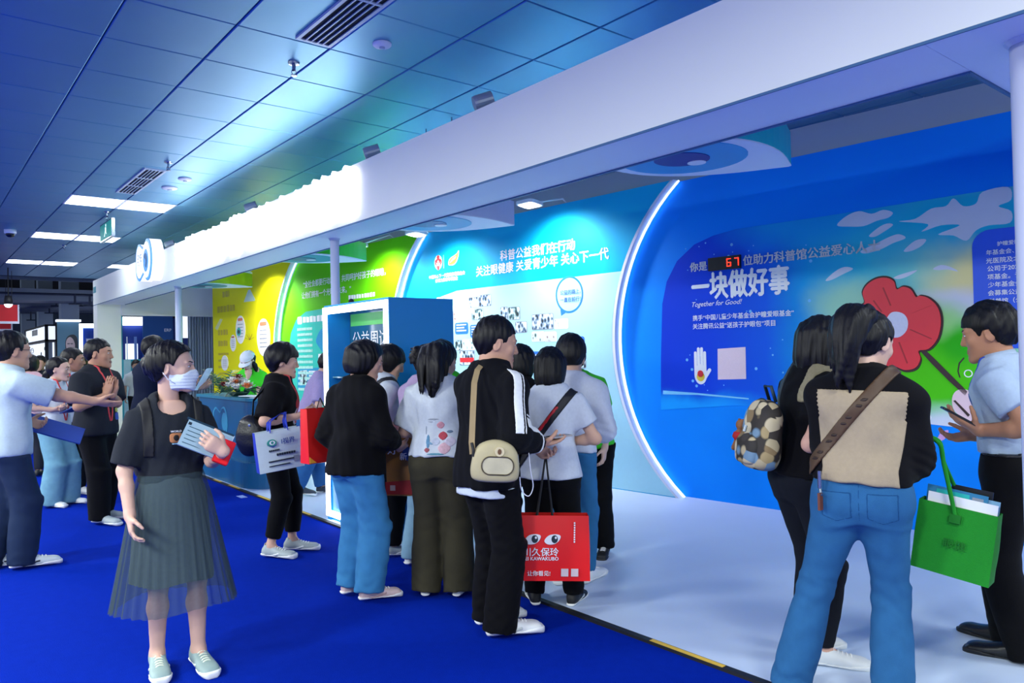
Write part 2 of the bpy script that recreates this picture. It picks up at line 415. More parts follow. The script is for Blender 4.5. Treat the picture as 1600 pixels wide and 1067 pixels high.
# spotlights on top of the beam
m_lampbody = M('spot_body', '#a3afba', .35, .05, 20, metal=.3)
for (px, py, lab) in ((756, 152, 'above its blank stretch'), (582, 233, 'just past the sign end'), (393, 322, 'above the middle of the glowing characters'), (266, 383, 'right beside the figure-eight logo box')):
    p = onX(px, py, FXX + .12); y = p[1]
    t = thing('beam_spotlight', 'grey drum spotlight on top of the white beam ' + lab, 'spotlight', (FXX + .12, y, ZT), 'spotlights on the beam')
    MB().box((FXX + .08, y - .03, ZT - .021), (FXX + .16, y + .03, ZT + .012)).build('foot', m_lampbody, t)
    MB().tube([(FXX + .12, y + .02, ZT), (FXX + .12, y + .075, ZT + .05), (FXX + .12, y + .07, ZT + .11)], .006, 6).build('bracket', m_lampbody, t)
    ax = Vector((.80, -.45, .30)).normalized(); c = Vector((FXX + .12, y, ZT + .10))
    qd = ax.to_track_quat('Z', 'X')
    k = MB().lathe([(.001, -.075), (.05, -.072), (.055, -.05), (.055, .06), (.05, .06), (.045, .03), (.001, .03)], seg=20, f=lambda q: tuple(c + qd @ Vector(q))); k.build('drum', m_lampbody, t)
# posts under the beam
m_post = M('post_white', '#cdd3e6', .35, .02, 6)
def post(x, y, r, label, z1=ZL):
    t = thing('support_post', label, 'post', (x, y, .012), 'white posts under the beam')
    MB().tube([(x, y, .012), (x, y, z1)], r, 20).build('tube', m_post, t, True)
    MB().lathe([(r * 1.7, .012), (r * 1.7, .02), (r * 1.05, .024)], (x, y, 0), 20).build('base_plate', m_post, t)
    MB().lathe([(r * 1.05, -.02), (r * 1.3, -.003), (r * 1.3, .004)], (x, y, z1), 20).build('collar', m_post, t)
post(3.17, 6.53, .042, 'white post standing behind the blue showcase')
post(3.25, 12.03, .048, 'slim white post at the far end near the reception desk')
post(3.235, .915, .062, 'thick white post beside the man in the pale polo shirt')

# ================================================================== back wall, four stepped sections
WN = math.hypot(1, .075); WO = np.array([5.92, 5.7, 0.0]); EU = np.array([.075, -1, 0]) / WN; ENn = np.array([-1, -.075, 0]) / WN
def Wf(u, v, d): return tuple(WO + EU * u + ENn * d + np.array([0, 0, v]))
def Wuv(px, py, d=0.0):
    p = onpl(px, py, WO + ENn * d, ENn) - WO; return (float(p @ EU), float(p[2]))
WT = 3.18
def circle3(a, b, c):
    (ax, ay), (bx, by), (cx_, cy_) = a, b, c
    d = 2 * (ax * (by - cy_) + bx * (cy_ - ay) + cx_ * (ay - by))
    ux = ((ax * ax + ay * ay) * (by - cy_) + (bx * bx + by * by) * (cy_ - ay) + (cx_ * cx_ + cy_ * cy_) * (ay - by)) / d
    uy = ((ax * ax + ay * ay) * (cx_ - bx) + (bx * bx + by * by) * (ax - cx_) + (cx_ * cx_ + cy_ * cy_) * (bx - ax)) / d
    return ux, uy, math.hypot(ax - ux, ay - uy)
D_BL, D_CY, D_GR, D_YE = -.09, .03, .15, .27
ca = circle3(Wuv(1048, 285, D_CY), Wuv(962, 560, D_CY), Wuv(1060, 778, D_CY))
def arc_u(c, v): return c[0] - math.sqrt(max(1e-6, c[2] ** 2 - (v - c[1]) ** 2))
def shift(c, px, py, d):
    u, v = Wuv(px, py, d); return (c[0] + u - arc_u(c, v), c[1], c[2])
cg = shift(ca, 631, 420, D_GR); cyl = shift(ca, 436, 470, D_YE)
vs_ = [WT * k / 28 for k in range(29)]
def section(name, label, mat, u_left, c_right, d, back=.12):
    t = thing(name, label, 'display wall', tuple(Wf((u_left if not isinstance(u_left, tuple) else u_left[0]) + .5, 0.012, d)))
    pts = []
    # left edge up, right edge down
    lf = (lambda v: u_left) if not isinstance(u_left, tuple) else (lambda v: arc_u(u_left, v) - .25)
    rt = (lambda v: c_right) if not isinstance(c_right, tuple) else (lambda v: arc_u(c_right, v))
    vv = [.012] + vs_[1:]
    poly = [(lf(v), v) for v in vv][::-1] + [(rt(v), v) for v in vv]
    b = MB()
    n = len(vv)
    A = [Wf(lf(v), v, d) for v in vv]; B = [Wf(rt(v), v, d) for v in vv]; C = [Wf(lf(v), v, d - back) for v in vv]; D = [Wf(rt(v), v, d - back) for v in vv]
    b.add(A + B + C + D, [(i, n + i, n + i + 1, i + 1) for i in range(n - 1)] + [(2 * n + i + 1, 3 * n + i + 1, 3 * n + i, 2 * n + i) for i in range(n - 1)]
          + [(n + i, 3 * n + i, 3 * n + i + 1, n + i + 1) for i in range(n - 1)] + [(2 * n + i, i, i + 1, 2 * n + i + 1) for i in range(n - 1)]
          + [(n - 1, 2 * n - 1, 4 * n - 1, 3 * n - 1), (0, 2 * n, 3 * n, n)])
    b.build('panel', mat, t)
    if isinstance(c_right, tuple):
        e = MB(); 
        P = [(rt(v), v) for v in vv]
        e.add([Wf(u + .006, v, d + .004) for u, v in P] + [Wf(u + .006, v, d - back + .012) for u, v in P] + [Wf(u - .03, v, d + .004) for u, v in P],
              [(i, n + i, n + i + 1, i + 1) for i in range(n - 1)] + [(2 * n + i, i, i + 1, 2 * n + i + 1) for i in range(n - 1)])
        e.build('curved_edge', m_rim, t)
        l = MB().tube([Wf(u + .016, v, d - back * .6) for u, v in P], .010, 8); l.build('light_strip', m_strip, t)
    return t
m_rim = M('rim_white', '#dfe3f4', .45, .02, 4)
m_strip = M('strip_glow', '#dff0ff', .4, emit='#bfe0ff', es=2.2)
m_blue = M('print_blue', '#008cff', .55, .03, 1.2, spec=.15); m_cyan = M('print_cyan', '#06b4e6', .55, .03, 1.2, spec=.15); m_lgreen = M('print_green', '#66d400', .55, .03, 1.2, spec=.15); m_yellow = M('print_yellow', '#ece400', .55, .03, 1.2, spec=.15)
uL = Wuv(333, 520, D_YE)[0]
wb = section('display_wall', 'bright blue display wall with a painted red flower and counter', m_blue, ca, 5.7, D_BL, .12)
wc = section('display_wall', 'cyan display wall with charity slogan and small photos', m_cyan, cg, ca, D_CY, .13)
wg = section('display_wall', 'lime green display wall with a white quotation', m_lgreen, cyl, cg, D_GR, .13)
wy = section('display_wall', 'yellow display wall with white oval cards', m_yellow, uL, cyl, D_YE, .13)

hwr = MB().add([Wf(-11.3, 0, -.32), Wf(6.2, 0, -.32), Wf(6.2, 3.52, -.32), Wf(-11.3, 3.52, -.32), Wf(-11.3, 0, -.42), Wf(6.2, 0, -.42), Wf(6.2, 3.52, -.42), Wf(-11.3, 3.52, -.42)], [(0, 1, 2, 3), (5, 4, 7, 6), (3, 2, 6, 7), (1, 0, 4, 5), (0, 3, 7, 4), (2, 1, 5, 6)]).build('wall_right', M('hall_grey', '#c6d0dc', .7, .03, 2)); tag(hwr, 'pale grey hall wall rising behind the display walls', 'wall', kind='structure')
# ------------------------------------------------------------------ print helpers
def wp(name, pts, mat, parent, d, t=.004, px=True, uv=False, smooth_n=0):
    P = [Wuv(x, y, d) for x, y in pts] if px else list(pts)
    if smooth_n: P = [tuple(p) for p in smooth_poly(P, smooth_n)]
    b = MB().prism(P, Wf, d - .02 if t > .01 else d + .0003, d + t)
    U = P + P
    return b.build(name, mat, parent, uv=U if uv else None)
def wtext(s, pl, pr, mat, parent, d, bold=.012, off=.006, extrude=0.0, shear=0, h=None, res=2):
    """lettering between two photo points on its baseline"""
    a = Wuv(*pl, d); b = Wuv(*pr, d); w = b[0] - a[0]; v0 = (a[1] + b[1]) / 2
    vsx = 1.0
    if h:
        me, _ = text_mesh(s, bold, extrude, res, shear, 1.0); vsx = h / ((me[:, 1].max() - me[:, 1].min()) * w / (me[:, 0].max() - me[:, 0].min()))
    return text('lettering', s, lambda u, v, dd: Wf(u, v, d + dd), a[0], v0, width=w, mat=mat, parent=parent, off=off, bold=bold, extrude=extrude, shear=shear, vscale=vsx, res=res)
def bars(rows, mat, parent, d, name='text_lines'):
    """rows of tiny print too small to read: list of (u0,v0,u1,h)"""
    b = MB()
    for u0, v0, u1, h in rows:
        u = u0; random.seed(int(u0 * 1000 + v0 * 3000))
        while u < u1 - h * .3:
            w = h * random.uniform(.75, .95); b.prism([(u, v0), (min(u + w, u1), v0), (min(u + w, u1), v0 + h * random.uniform(.8, 1)), (u, v0 + h * .9)], Wf, d + .0036, d + .0046); u += h * 1.08
    return b.build(name, mat, parent)
P_white = M('print_white', '#f4f6fb', .45, .02); P_ink = M('print_ink', '#20303a', .5, .1); P_royal = M('print_royal', '#1d6fe0', .45, .04); P_teal = M('print_teal', '#22b7b0', .45, .05)
P_red = M('print_red', '#d8222c', .45, .05); P_lime = M('print_lime', '#7fc832', .45, .05); P_grey = M('print_grey', '#8b93a0', .5, .06)

# ---- blue wall: the poster with painted sky
def poster_mat():
    m = bpy.data.materials.new('poster_sky'); m.use_nodes = True; N = m.node_tree.nodes; L = m.node_tree.links; b = N['Principled BSDF']; b.inputs['Roughness'].default_value = .55; b.inputs['Specular IOR Level'].default_value = .15
    uvn = N.new('ShaderNodeUVMap'); uvn.uv_map = 'UVMap'
    no = N.new('ShaderNodeTexNoise'); no.inputs['Scale'].default_value = 1.6; no.inputs['Detail'].default_value = 4; L.new(uvn.outputs[0], no.inputs[0])
    wob = N.new('ShaderNodeVectorMath'); wob.operation = 'MULTIPLY_ADD'; L.new(no.outputs[1], wob.inputs[0]); wob.inputs[1].default_value = (.35, .35, 0); L.new(uvn.outputs[0], wob.inputs[2])
    sep = N.new('ShaderNodeSeparateXYZ'); L.new(wob.outputs[0], sep.inputs[0])
    def ramp(stops, sock, lo, hi):
        mr = N.new('ShaderNodeMapRange'); mr.inputs[1].default_value = lo; mr.inputs[2].default_value = hi; L.new(sock, mr.inputs[0])
        r = N.new('ShaderNodeValToRGB'); e = r.color_ramp.elements
        while len(e) < len(stops): e.new(.5)
        for el, (p, c) in zip(e, stops): el.position = p; el.color = s2l(c) + (1,)
        L.new(mr.outputs[0], r.inputs[0]); return r.outputs[0]
    u0 = Wuv(1033, 500, D_BL)[0] + .17; u1 = Wuv(1575, 500, D_BL)[0] + .17
    col = ramp([(0, '#0a3ad2'), (.18, '#0b45e0'), (.38, '#1262ea'), (.52, '#12a2e6'), (.66, '#33c3dd'), (.8, '#7fd6cf'), (1, '#a9dccb')], sep.outputs[0], u0, u1)
    def blob(cpx, ru, rv, color, col, inner=.25):
        cu, cv = Wuv(*cpx, D_BL)
        s = N.new('ShaderNodeVectorMath'); s.operation = 'SUBTRACT'; L.new(wob.outputs[0], s.inputs[0]); s.inputs[1].default_value = (cu + .17, cv + .17, 0)
        k = N.new('ShaderNodeVectorMath'); k.operation = 'MULTIPLY'; L.new(s.outputs[0], k.inputs[0]); k.inputs[1].default_value = (1 / ru, 1 / rv, 0)
        ln = N.new('ShaderNodeVectorMath'); ln.operation = 'LENGTH'; L.new(k.outputs[0], ln.inputs[0])
        mr = N.new('ShaderNodeMapRange'); mr.interpolation_type = 'SMOOTHSTEP'; mr.inputs[1].default_value = inner; mr.inputs[2].default_value = 1; mr.inputs[3].default_value = 1; mr.inputs[4].default_value = 0; L.new(ln.outputs['Value'], mr.inputs[0])
        mx = N.new('ShaderNodeMix'); mx.data_type = 'RGBA'; L.new(mr.outputs[0], mx.inputs[0]); L.new(col, mx.inputs[6]); mx.inputs[7].default_value = s2l(color) + (1,)
        return mx.outputs[2]
    col = blob((1290, 330), 1.3, .35, '#10a0ea', col)
    col = blob((1080, 640), 1.2, .25, '#12a4ff', col)
    col = blob((1500, 340), 1.2, .45, '#19b9de', col)
    col = blob((1530, 440), .55, .40, '#f2e6a2', col)
    col = blob((1330, 480), .5, .35, '#a6dfc4', col)
    col = blob((1500, 480), .6, .18, '#dfe0ee', col)
    col = blob((1455, 570), .75, .55, '#52d21a', col, .45)
    col = blob((1520, 530), .35, .2, '#2fb81c', col)
    col = blob((1440, 500), .35, .18, '#a8e68a', col)
    col = blob((1500, 720), 1.0, .50, '#dfe4f4', col, .5)
    L.new(col, b.inputs['Base Color']); return m
m_poster = poster_mat()
PO = [(1033, 640), (1033, 560), (1035, 475), (1042, 440), (1058, 408), (1085, 382), (1115, 368), (1150, 358), (1300, 336), (1450, 312), (1850, 249), (1850, 723), (1500, 668), (1300, 645), (1150, 633)]
# dense fan so the print follows the wall plane
wp('poster', PO, m_poster, wb, D_BL, .003, uv=True)
d = D_BL + .003
# stars and water line
random.seed(8); b = MB()
for k in range(46):
    px, py = random.uniform(1045, 1290), random.uniform(375, 610); u, v = Wuv(px, py, d); r = random.choice((.006, .006, .009, .015)); b.prism(ellipse(u, v, r, r, 8), Wf, d + .0005, d + .0015)
b.build('star_dots', M('star_print', '#6fc4ff', .5), wb)
wp('horizon_glint', [(1036, 610), (1090, 614), (1170, 622), (1170, 624), (1090, 617), (1036, 616)], M('glint_print', '#7fd0ff', .5), wb, d, .0015)
# clouds
m_cl = M('cloud_print', '#d3daec', .5, .05, 6)
for pts in ([(1308, 352), (1322, 338), (1342, 330), (1362, 334), (1380, 328), (1395, 332), (1388, 340), (1370, 345), (1350, 353), (1328, 354)],
            [(1405, 346), (1430, 342), (1455, 326), (1478, 322), (1490, 310), (1505, 322), (1525, 318), (1535, 300), (1575, 292), (1580, 312), (1560, 322), (1580, 330), (1578, 348), (1545, 352), (1525, 360), (1510, 376), (1490, 368), (1466, 366), (1500, 352), (1470, 352), (1440, 362), (1450, 350)],
            [(1358, 368), (1375, 354), (1388, 349), (1395, 352), (1378, 364), (1366, 370)],
            [(1345, 392), (1366, 382), (1390, 370), (1405, 366), (1415, 372), (1395, 380), (1375, 390), (1352, 396)],
            [(1290, 438), (1305, 424), (1320, 417), (1333, 420), (1318, 428), (1300, 437)],
            [(1458, 420), (1470, 414), (1485, 417), (1497, 424), (1480, 421), (1466, 422)],
            [(1412, 392), (1430, 376), (1447, 374), (1440, 384), (1424, 392)],
            [(1396, 434), (1410, 428), (1433, 422), (1420, 431), (1405, 436)]):
    wp('painted_cloud', pts, m_cl, wb, d, .0015, smooth_n=4)
# the red flower cut-out
m_fl = M('flower_red', '#f0303f', .5, .05, 4); m_out = M('flower_outline', '#3a2428', .6, .3, 60); m_petal = M('flower_pink', '#f3d3dc', .5, .04)
FLW = [(1392, 446), (1385, 438), (1372, 436), (1358, 443), (1350, 456), (1352, 470), (1340, 478), (1325, 482), (1318, 500), (1330, 540), (1360, 570), (1395, 575), (1420, 577), (1440, 570), (1438, 556), (1446, 545), (1462, 530), (1470, 505), (1466, 482), (1455, 467), (1442, 462), (1430, 464), (1420, 450), (1408, 446), (1402, 452)]
FLW = [(1402, 452), (1398, 440), (1386, 434), (1370, 436), (1356, 445), (1349, 458), (1352, 474), (1336, 478), (1324, 490), (1320, 510), (1332, 545), (1362, 572), (1396, 572), (1402, 573), (1416, 578), (1432, 574), (1439, 560), (1436, 548), (1452, 545), (1466, 528), (1471, 502), (1466, 480), (1452, 466), (1438, 462), (1432, 464), (1424, 452), (1412, 448)]
wp('stem', [(1436, 546), (1442, 543), (1462, 562), (1488, 588), (1512, 612), (1508, 618), (1482, 594), (1456, 568)], m_out, wb, d, .006)
cen = np.mean([Wuv(*p, d) for p in FLW], 0)
big = [tuple(cen + (np.array(Wuv(*p, d)) - cen) * 1.045) for p in FLW]
wp('flower_outline', big, m_out, wb, d, .008, px=False, smooth_n=4)
wp('flower', FLW, m_fl, wb, d, .018, smooth_n=4)
wp('flower_centre', [(1392, 490), (1402, 487), (1414, 491), (1420, 502), (1418, 516), (1408, 526), (1396, 527), (1388, 520), (1385, 504)], M('flower_centre_white', '#dfe0f4', .6, .08, 40), wb, d, .021, smooth_n=3)
for a, bq in (((1365, 470), (1378, 488)), ((1425, 490), (1455, 478)), ((1422, 515), (1456, 530)), ((1405, 535), (1418, 568)), ((1380, 450), (1392, 478))):
    wp('petal_line', [(a[0], a[1]), (a[0] + 2, a[1] - 1), (bq[0] + 2, bq[1] - 1), (bq[0], bq[1])], M('petal_crease', '#b51a2c', .5), wb, d, .0195)
wp('pink_bud', [(1488, 622), (1494, 611), (1506, 608), (1520, 614), (1526, 630), (1524, 650), (1512, 660), (1500, 650), (1490, 638)], m_petal, wb, d, .006, smooth_n=3)
wp('pink_bud_vein', [(1490, 626), (1493, 625), (1516, 648), (1513, 651)], m_out, wb, d, .009)
b = MB(); u, v = Wuv(1513, 583.5, d); n = 24
for k in range(n):
    a0, a1 = 2 * math.pi * k / n, 2 * math.pi * (k + 1) / n
    b.prism([(u + .03 * math.cos(a0), v + .03 * math.sin(a0)), (u + .03 * math.cos(a1), v + .03 * math.sin(a1)), (u + .022 * math.cos(a1), v + .022 * math.sin(a1)), (u + .022 * math.cos(a0), v + .022 * math.sin(a0))], Wf, d + .0005, d + .002)
b.build('ring_doodle', P_white, wb)
wp('vine_doodle', [(1507, 560), (1500, 568), (1498, 580), (1501, 590), (1499, 590), (1496, 580), (1498, 567), (1506, 558)], m_out, wb, d, .002)
wp('blossom_doodle', [(1464, 688), (1470, 676), (1482, 672), (1478, 684), (1468, 690)], M('doodle_pink', '#d9a3dc', .5), wb, d, .002, smooth_n=3)
wtext('o', (1445, 658), (1456, 656), P_white, wb, d, .0, .003)
# words
wtext('你是', (1079, 424), (1106, 421), P_white, wb, d, .03, .012, .01)
wtext('位助力科普馆公益爱心人士', (1162, 414), (1377, 390.5), P_white, wb, d, .03, .012, .01)
wtext('一块做好事', (1081, 461), (1235, 459), P_white, wb, d, .05, .006, .0, h=.27)
wtext('Together for Good!', (1082, 480), (1160, 474), P_white, wb, d, .008, .004, shear=.35)
wtext('携手“中国儿童少年基金会护瞳爱眼基金”', (1083, 500), (1241, 493), P_white, wb, d, .02)
wtext('关注腾讯公益“送孩子护眼包”项目', (1083, 513), (1212, 509), P_white, wb, d, .02)
# hand emblem and card
b = MB(); H_ = lambda x, y: Wuv(x, y, d)
m_hand = P_white
def cap_poly(a, b2, r, n=8):
    a = np.array(a); b2 = np.array(b2); t = b2 - a; an = math.atan2(t[1], t[0]); o = []
    for k in range(n + 1): th = an - math.pi / 2 + math.pi * k / n; o.append((b2[0] + r * math.cos(th), b2[1] + r * math.sin(th)))
    for k in range(n + 1): th = an + math.pi / 2 + math.pi * k / n; o.append((a[0] + r * math.cos(th), a[1] + r * math.sin(th)))
    return o
u, v = H_(1095, 583)
for dx, top in ((-.055, .20), (-.02, .24), (.016, .24), (.05, .20)): b.prism(cap_poly((u + dx, v), (u + dx, v + top), .0155), Wf, d + .0005, d + .003)
b.prism(cap_poly((u + .05, v - .04), (u + .10, v + .03), .018), Wf, d + .0005, d + .0031)
b.prism(ellipse(u, v - .01, .071, .10, 24), Wf, d + .0005, d + .0032)
b.build('hand_emblem', m_hand, wb)
MB().prism(ellipse(u, v - .035, .045, .045, 20), Wf, d + .0032, d + .0036).build('hand_emblem_glow', M('print_yellow2', '#f2d23a', .5), wb)
MB().prism(ellipse(u, v - .005, .03, .033, 20), Wf, d + .0036, d + .012).build('hand_emblem_dot', P_red, wb)
wp('pink_card', [(1121.5, 545), (1165, 542), (1166, 592), (1122, 593)], M('card_pink', '#efd6e4', .5, .12, 160), wb, d, .003)
# right text board
RB = [Wuv(1521, 395, d), Wuv(1527, 700, d)]
u0 = Wuv(1521, 450, d)[0]; vt = Wuv(1560, 357, d)[1]; vb = Wuv(1530, 545, d)[1]
MB().prism(rrect(u0, vb, u0 + 1.3, vt, .12), Wf, d + .0005, d + .004).build('text_board', M('print_board', '#0b57e6', .45, .03), wb)
for s, pl, pr in (('护瞳爱眼公益', (1558, 384), (1612, 378)), ('年基金会、中国', (1541, 399), (1612, 391)), ('光医院及北京', (1541, 412), (1605, 405)), ('公司于2023年', (1543, 424), (1608, 418)), ('项基金。该项', (1543, 437), (1608, 431)), ('少年基金会儿', (1544, 449), (1608, 444)), ('会募集公益基', (1544, 462), (1608, 457)), ('科普馆（公益', (1545, 475), (1608, 470))):
    wtext(s, pl, pr, P_white, wb, d + .004, .02, .003)
# LED counter
q0 = Wuv(1109, 424, d); q1 = Wuv(1158, 398, d)
led = thing('led_counter', 'black digital counter showing 67 in red on the blue wall', 'counter display', tuple(Wf(q0[0], q0[1], d)))
MB().prism([(q0[0], q0[1]), (q1[0], q0[1]), (q1[0], q1[1]), (q0[0], q1[1])], Wf, d + .0006, d + .03).build('case', m_black, led)
m_led = M('led_red', '#ff2010', .4, emit='#ff2a14', es=3)
SEG = {'6': 'afgedc', '7': 'abc'}
for ch, cu in (('6', .60), ('7', .84)):
    W_ = q1[0] - q0[0]; Hh = q1[1] - q0[1]; x = q0[0] + W_ * cu; y = q0[1] + Hh * .2; w_, h_ = W_ * .13, Hh * .6; t_ = h_ * .09
    R_ = {'a': (0, h_ - t_, w_, h_), 'd': (0, 0, w_, t_), 'g': (0, h_ / 2 - t_ / 2, w_, h_ / 2 + t_ / 2), 'f': (0, h_ / 2, t_, h_), 'e': (0, 0, t_, h_ / 2), 'b': (w_ - t_, h_ / 2, w_, h_), 'c': (w_ - t_, 0, w_, h_ / 2)}
    b = MB()
    for s in SEG[ch]:
        a0, b0, a1, b1 = R_[s]; b.prism([(x + a0, y + b0), (x + a1, y + b0), (x + a1, y + b1), (x + a0, y + b1)], Wf, d + .03, d + .032)
    b.build('digit', m_led, led)

# ---- cyan wall
d = D_CY
VB = .02
lp = [Wuv(x, y, d) for x, y in [(650, 640), (650, 580), (653, 545), (660, 508), (672, 480), (690, 463), (715, 454)]]
top_r = arc_u(ca, Wuv(960, 423, d)[1])
pts = [(lp[0][0] - .2, VB)] + lp
vtop = Wuv(715, 454, d)[1]
pts += [(top_r, vtop)] + [(arc_u(ca, v) - .034, v) for v in np.linspace(vtop, VB, 16)[1:]]
wp('pale_field', pts, M('print_pale', '#a9def0', .45, .03), wc, d, .003, px=False)
d += .003
wtext('科普公益我们在行动', (782, 406), (899, 389), P_white, wc, D_CY, .03)
wtext('关注眼健康 关爱青少年 关心下一代', (744.5, 432), (952, 402), P_white, wc, D_CY, .03)
# emblem pair
u, v = Wuv(685, 410, D_CY); D0 = D_CY
MB().prism(ellipse(u, v, .085, .10), Wf, D0 + .0005, D0 + .003).build('emblem_halo', P_white, wc)
MB().prism(smooth_poly([(u, v + .10), (u + .03, v + .075), (u + .028, v + .05), (u + .07, v + .03), (u + .07, v - .02), (u + .03, v - .05), (u + .02, v - .10), (u - .02, v - .10), (u - .03, v - .05), (u - .07, v - .02), (u - .07, v + .03), (u - .028, v + .05), (u - .03, v + .075)], 3), Wf, D0 + .003, D0 + .004).build('emblem', P_red, wc)
b = MB().prism(smooth_poly([(u - .05, v + .01), (u - .03, v - .015), (u - .012, v - .01), (u - .018, v + .015), (u, v + .028), (u + .018, v + .015), (u + .012, v - .01), (u + .03, v - .015), (u + .05, v + .01), (u + .03, v - .04), (u, v - .05), (u - .03, v - .04)], 3), Wf, D0 + .004, D0 + .0048); b.build('emblem_figure', P_white, wc)
def leaf_logo(u, v, s, D0, parent):
    MB().prism([tuple((u + s * x, v + s * y)) for x, y in smooth_poly([(-.56, -.36), (-.42, .02), (.1, .22), (.38, .32), (.62, .52), (.6, .2), (.45, -.12), (.2, -.38), (-.2, -.46)], 4)], Wf, D0 + .0005, D0 + .003).build('leaf_halo', P_white, parent)
    MB().prism([tuple((u + s * x, v + s * y)) for x, y in smooth_poly([(-.5, -.34), (-.38, -.02), (.1, .16), (.36, .26), (.56, .42), (.52, .15), (.38, -.12), (.15, -.34), (-.2, -.4)], 4)], Wf, D0 + .003, D0 + .004).build('leaf_emblem', P_lime, parent)
    MB().prism([tuple((u + s * x, v + s * y)) for x, y in smooth_poly([(-.36, -.26), (-.1, -.02), (.3, .12), (.2, -.02), (-.05, -.12)], 4)], Wf, D0 + .004, D0 + .0048).build('leaf_vein', P_white, parent)
u2, v2 = Wuv(708.5, 404, D_CY); leaf_logo(u2, v2, .19, D_CY, wc)
MB().prism([(u + .115, v - .09), (u + .119, v - .09), (u + .119, v + .09), (u + .115, v + .09)], Wf, D0 + .0005, D0 + .002).build('divider', P_white, wc)
wtext('中国关心下一代健康体育基金会', (671, 437), (727, 427), P_white, wc, D_CY, .03)
wtext('好视力爱眼专项基金', (681, 442), (716, 436), P_white, wc, D_CY, .03)
# speech bubble
cu, cv = Wuv(889.5, 460, d); r = .5 * (Wuv(911, 460, d)[0] - Wuv(868, 460, d)[0])
out = ellipse(cu, cv, r, r * 1.0, 40); b = MB()
for k in range(40):
    p, q = out[k], out[(k + 1) % 40]; c = (cu, cv); ip = tuple(np.array(c) + (np.array(p) - c) * .90); iq = tuple(np.array(c) + (np.array(q) - c) * .90)
    b.prism([p, q, iq, ip], Wf, d + .0005, d + .003)
a_ = math.radians(242)
b.prism([(cu + r * math.cos(a_ - .25), cv + r * math.sin(a_ - .25)), (cu + r * math.cos(a_ + .2), cv + r * math.sin(a_ + .2)), (cu + 1.28 * r * math.cos(a_ - .02), cv + 1.28 * r * math.sin(a_ - .02))], Wf, d + .0005, d + .0031)
b.build('speech_bubble', M('bubble_blue', '#1f7bcc', .45), wc)
P_nav = M('print_navy', '#1c4f9a', .5)
wtext('公益的路上，', (876, 461), (908, 457), P_nav, wc, d, .02); wtext('一直在前行！', (876, 472.5), (908, 469), P_nav, wc, d, .02)
# photos on the wall
def photo_mat(i, dark, tint):
    m = bpy.data.materials.new('photo_print'); m.use_nodes = True; N = m.node_tree.nodes; L = m.node_tree.links; b = N['Principled BSDF']; b.inputs['Roughness'].default_value = .4
    uvn = N.new('ShaderNodeUVMap'); uvn.uv_map = 'UVMap'
    mp = N.new('ShaderNodeMapping'); mp.inputs['Location'].default_value = (i * 3.1, i * 1.7, 0); mp.inputs['Scale'].default_value = (1.5, 1, 1); L.new(uvn.outputs[0], mp.inputs[0])
    vo = N.new('ShaderNodeTexVoronoi'); vo.inputs['Scale'].default_value = 16; L.new(mp.outputs[0], vo.inputs[0])
    no = N.new('ShaderNodeTexNoise'); no.inputs['Scale'].default_value = 9; no.inputs['Detail'].default_value = 5; L.new(mp.outputs[0], no.inputs[0])
    ad = N.new('ShaderNodeMath'); ad.operation = 'MULTIPLY_ADD'; L.new(vo.outputs['Distance'], ad.inputs[0]); ad.inputs[1].default_value = .7; L.new(no.outputs[0], ad.inputs[2])
    r = N.new('ShaderNodeValToRGB'); e = r.color_ramp.elements
    e[0].position = .62; e[0].color = s2l('#15242c') + (1,); e[1].position = .95; e[1].color = s2l('#d3e4ea') + (1,)
    x = e.new(.74); x.color = s2l(tint) + (1,)
    if not dark: e[0].position = .52; x.position = .62; e[2].position = .80
    L.new(ad.outputs[0], r.inputs[0]); L.new(r.outputs[0], b.inputs['Base Color']); return m
tints = ['#5f8f8c', '#3a5f86', '#7b8c90', '#2f6a72', '#8a5a58', '#486a94']
pm = [photo_mat(i, i % 2, tints[i % 6]) for i in range(8)]
PH = [(683, 465, 695, 477, 0), (677, 480, 689, 492, 2), (691, 479, 713, 500, 4), (678, 494, 690, 507, 6), (731, 465, 748, 480, 1), (749.5, 461, 767, 478, 5), (738, 483, 755, 499, 3), (783, 480, 793, 499, 5), (795, 480, 812, 499, 3), (806, 503, 823, 519, 1),
      (832, 491, 864, 514, 7), (867, 499, 887, 513, 2), (832, 519, 850, 533, 0), (851.5, 519, 869, 533, 4), (712, 532, 722, 547, 3), (723, 531, 742, 546, 6), (719, 548.5, 741, 570, 1), (750, 555, 764, 570, 7), (902, 563, 915, 574, 7)]
for x0, y0, x1, y1, k in PH:
    (ua, va), (ub, vb_) = Wuv(x0, y1, d), Wuv(x1, y0, d); sl = 0
    va2 = Wuv(x1, y1, d)[1]; vlo = (va + va2) / 2; vhi = (Wuv(x0, y0, d)[1] + vb_) / 2
    MB().prism(rrect(ua - .008, vlo - .008, ub + .008, vhi + .008, .02, 3), Wf, d + .0004, d + .002).build('photo_border', P_grey if k % 2 else P_white, wc)
    P = rrect(ua, vlo, ub, vhi, .016, 3); MB().prism(P, Wf, d + .002, d + .003).build('photo', pm[k], wc, uv=P + P)
# figure and red banner in two photos
u, v = Wuv(697, 499, d); MB().prism([(u - .03, v), (u + .03, v), (u + .035, v + .10), (u + .012, v + .125), (u + .015, v + .15), (u, v + .165), (u - .015, v + .15), (u - .012, v + .125), (u - .035, v + .10)], Wf, d + .003, d + .0036).build('photo_figure', P_ink, wc)
u, v = Wuv(730, 566, d); MB().prism([(u - .14, v), (u + .14, v), (u + .14, v + .06), (u - .14, v + .06)], Wf, d + .003, d + .0036).build('photo_banner', P_red, wc)
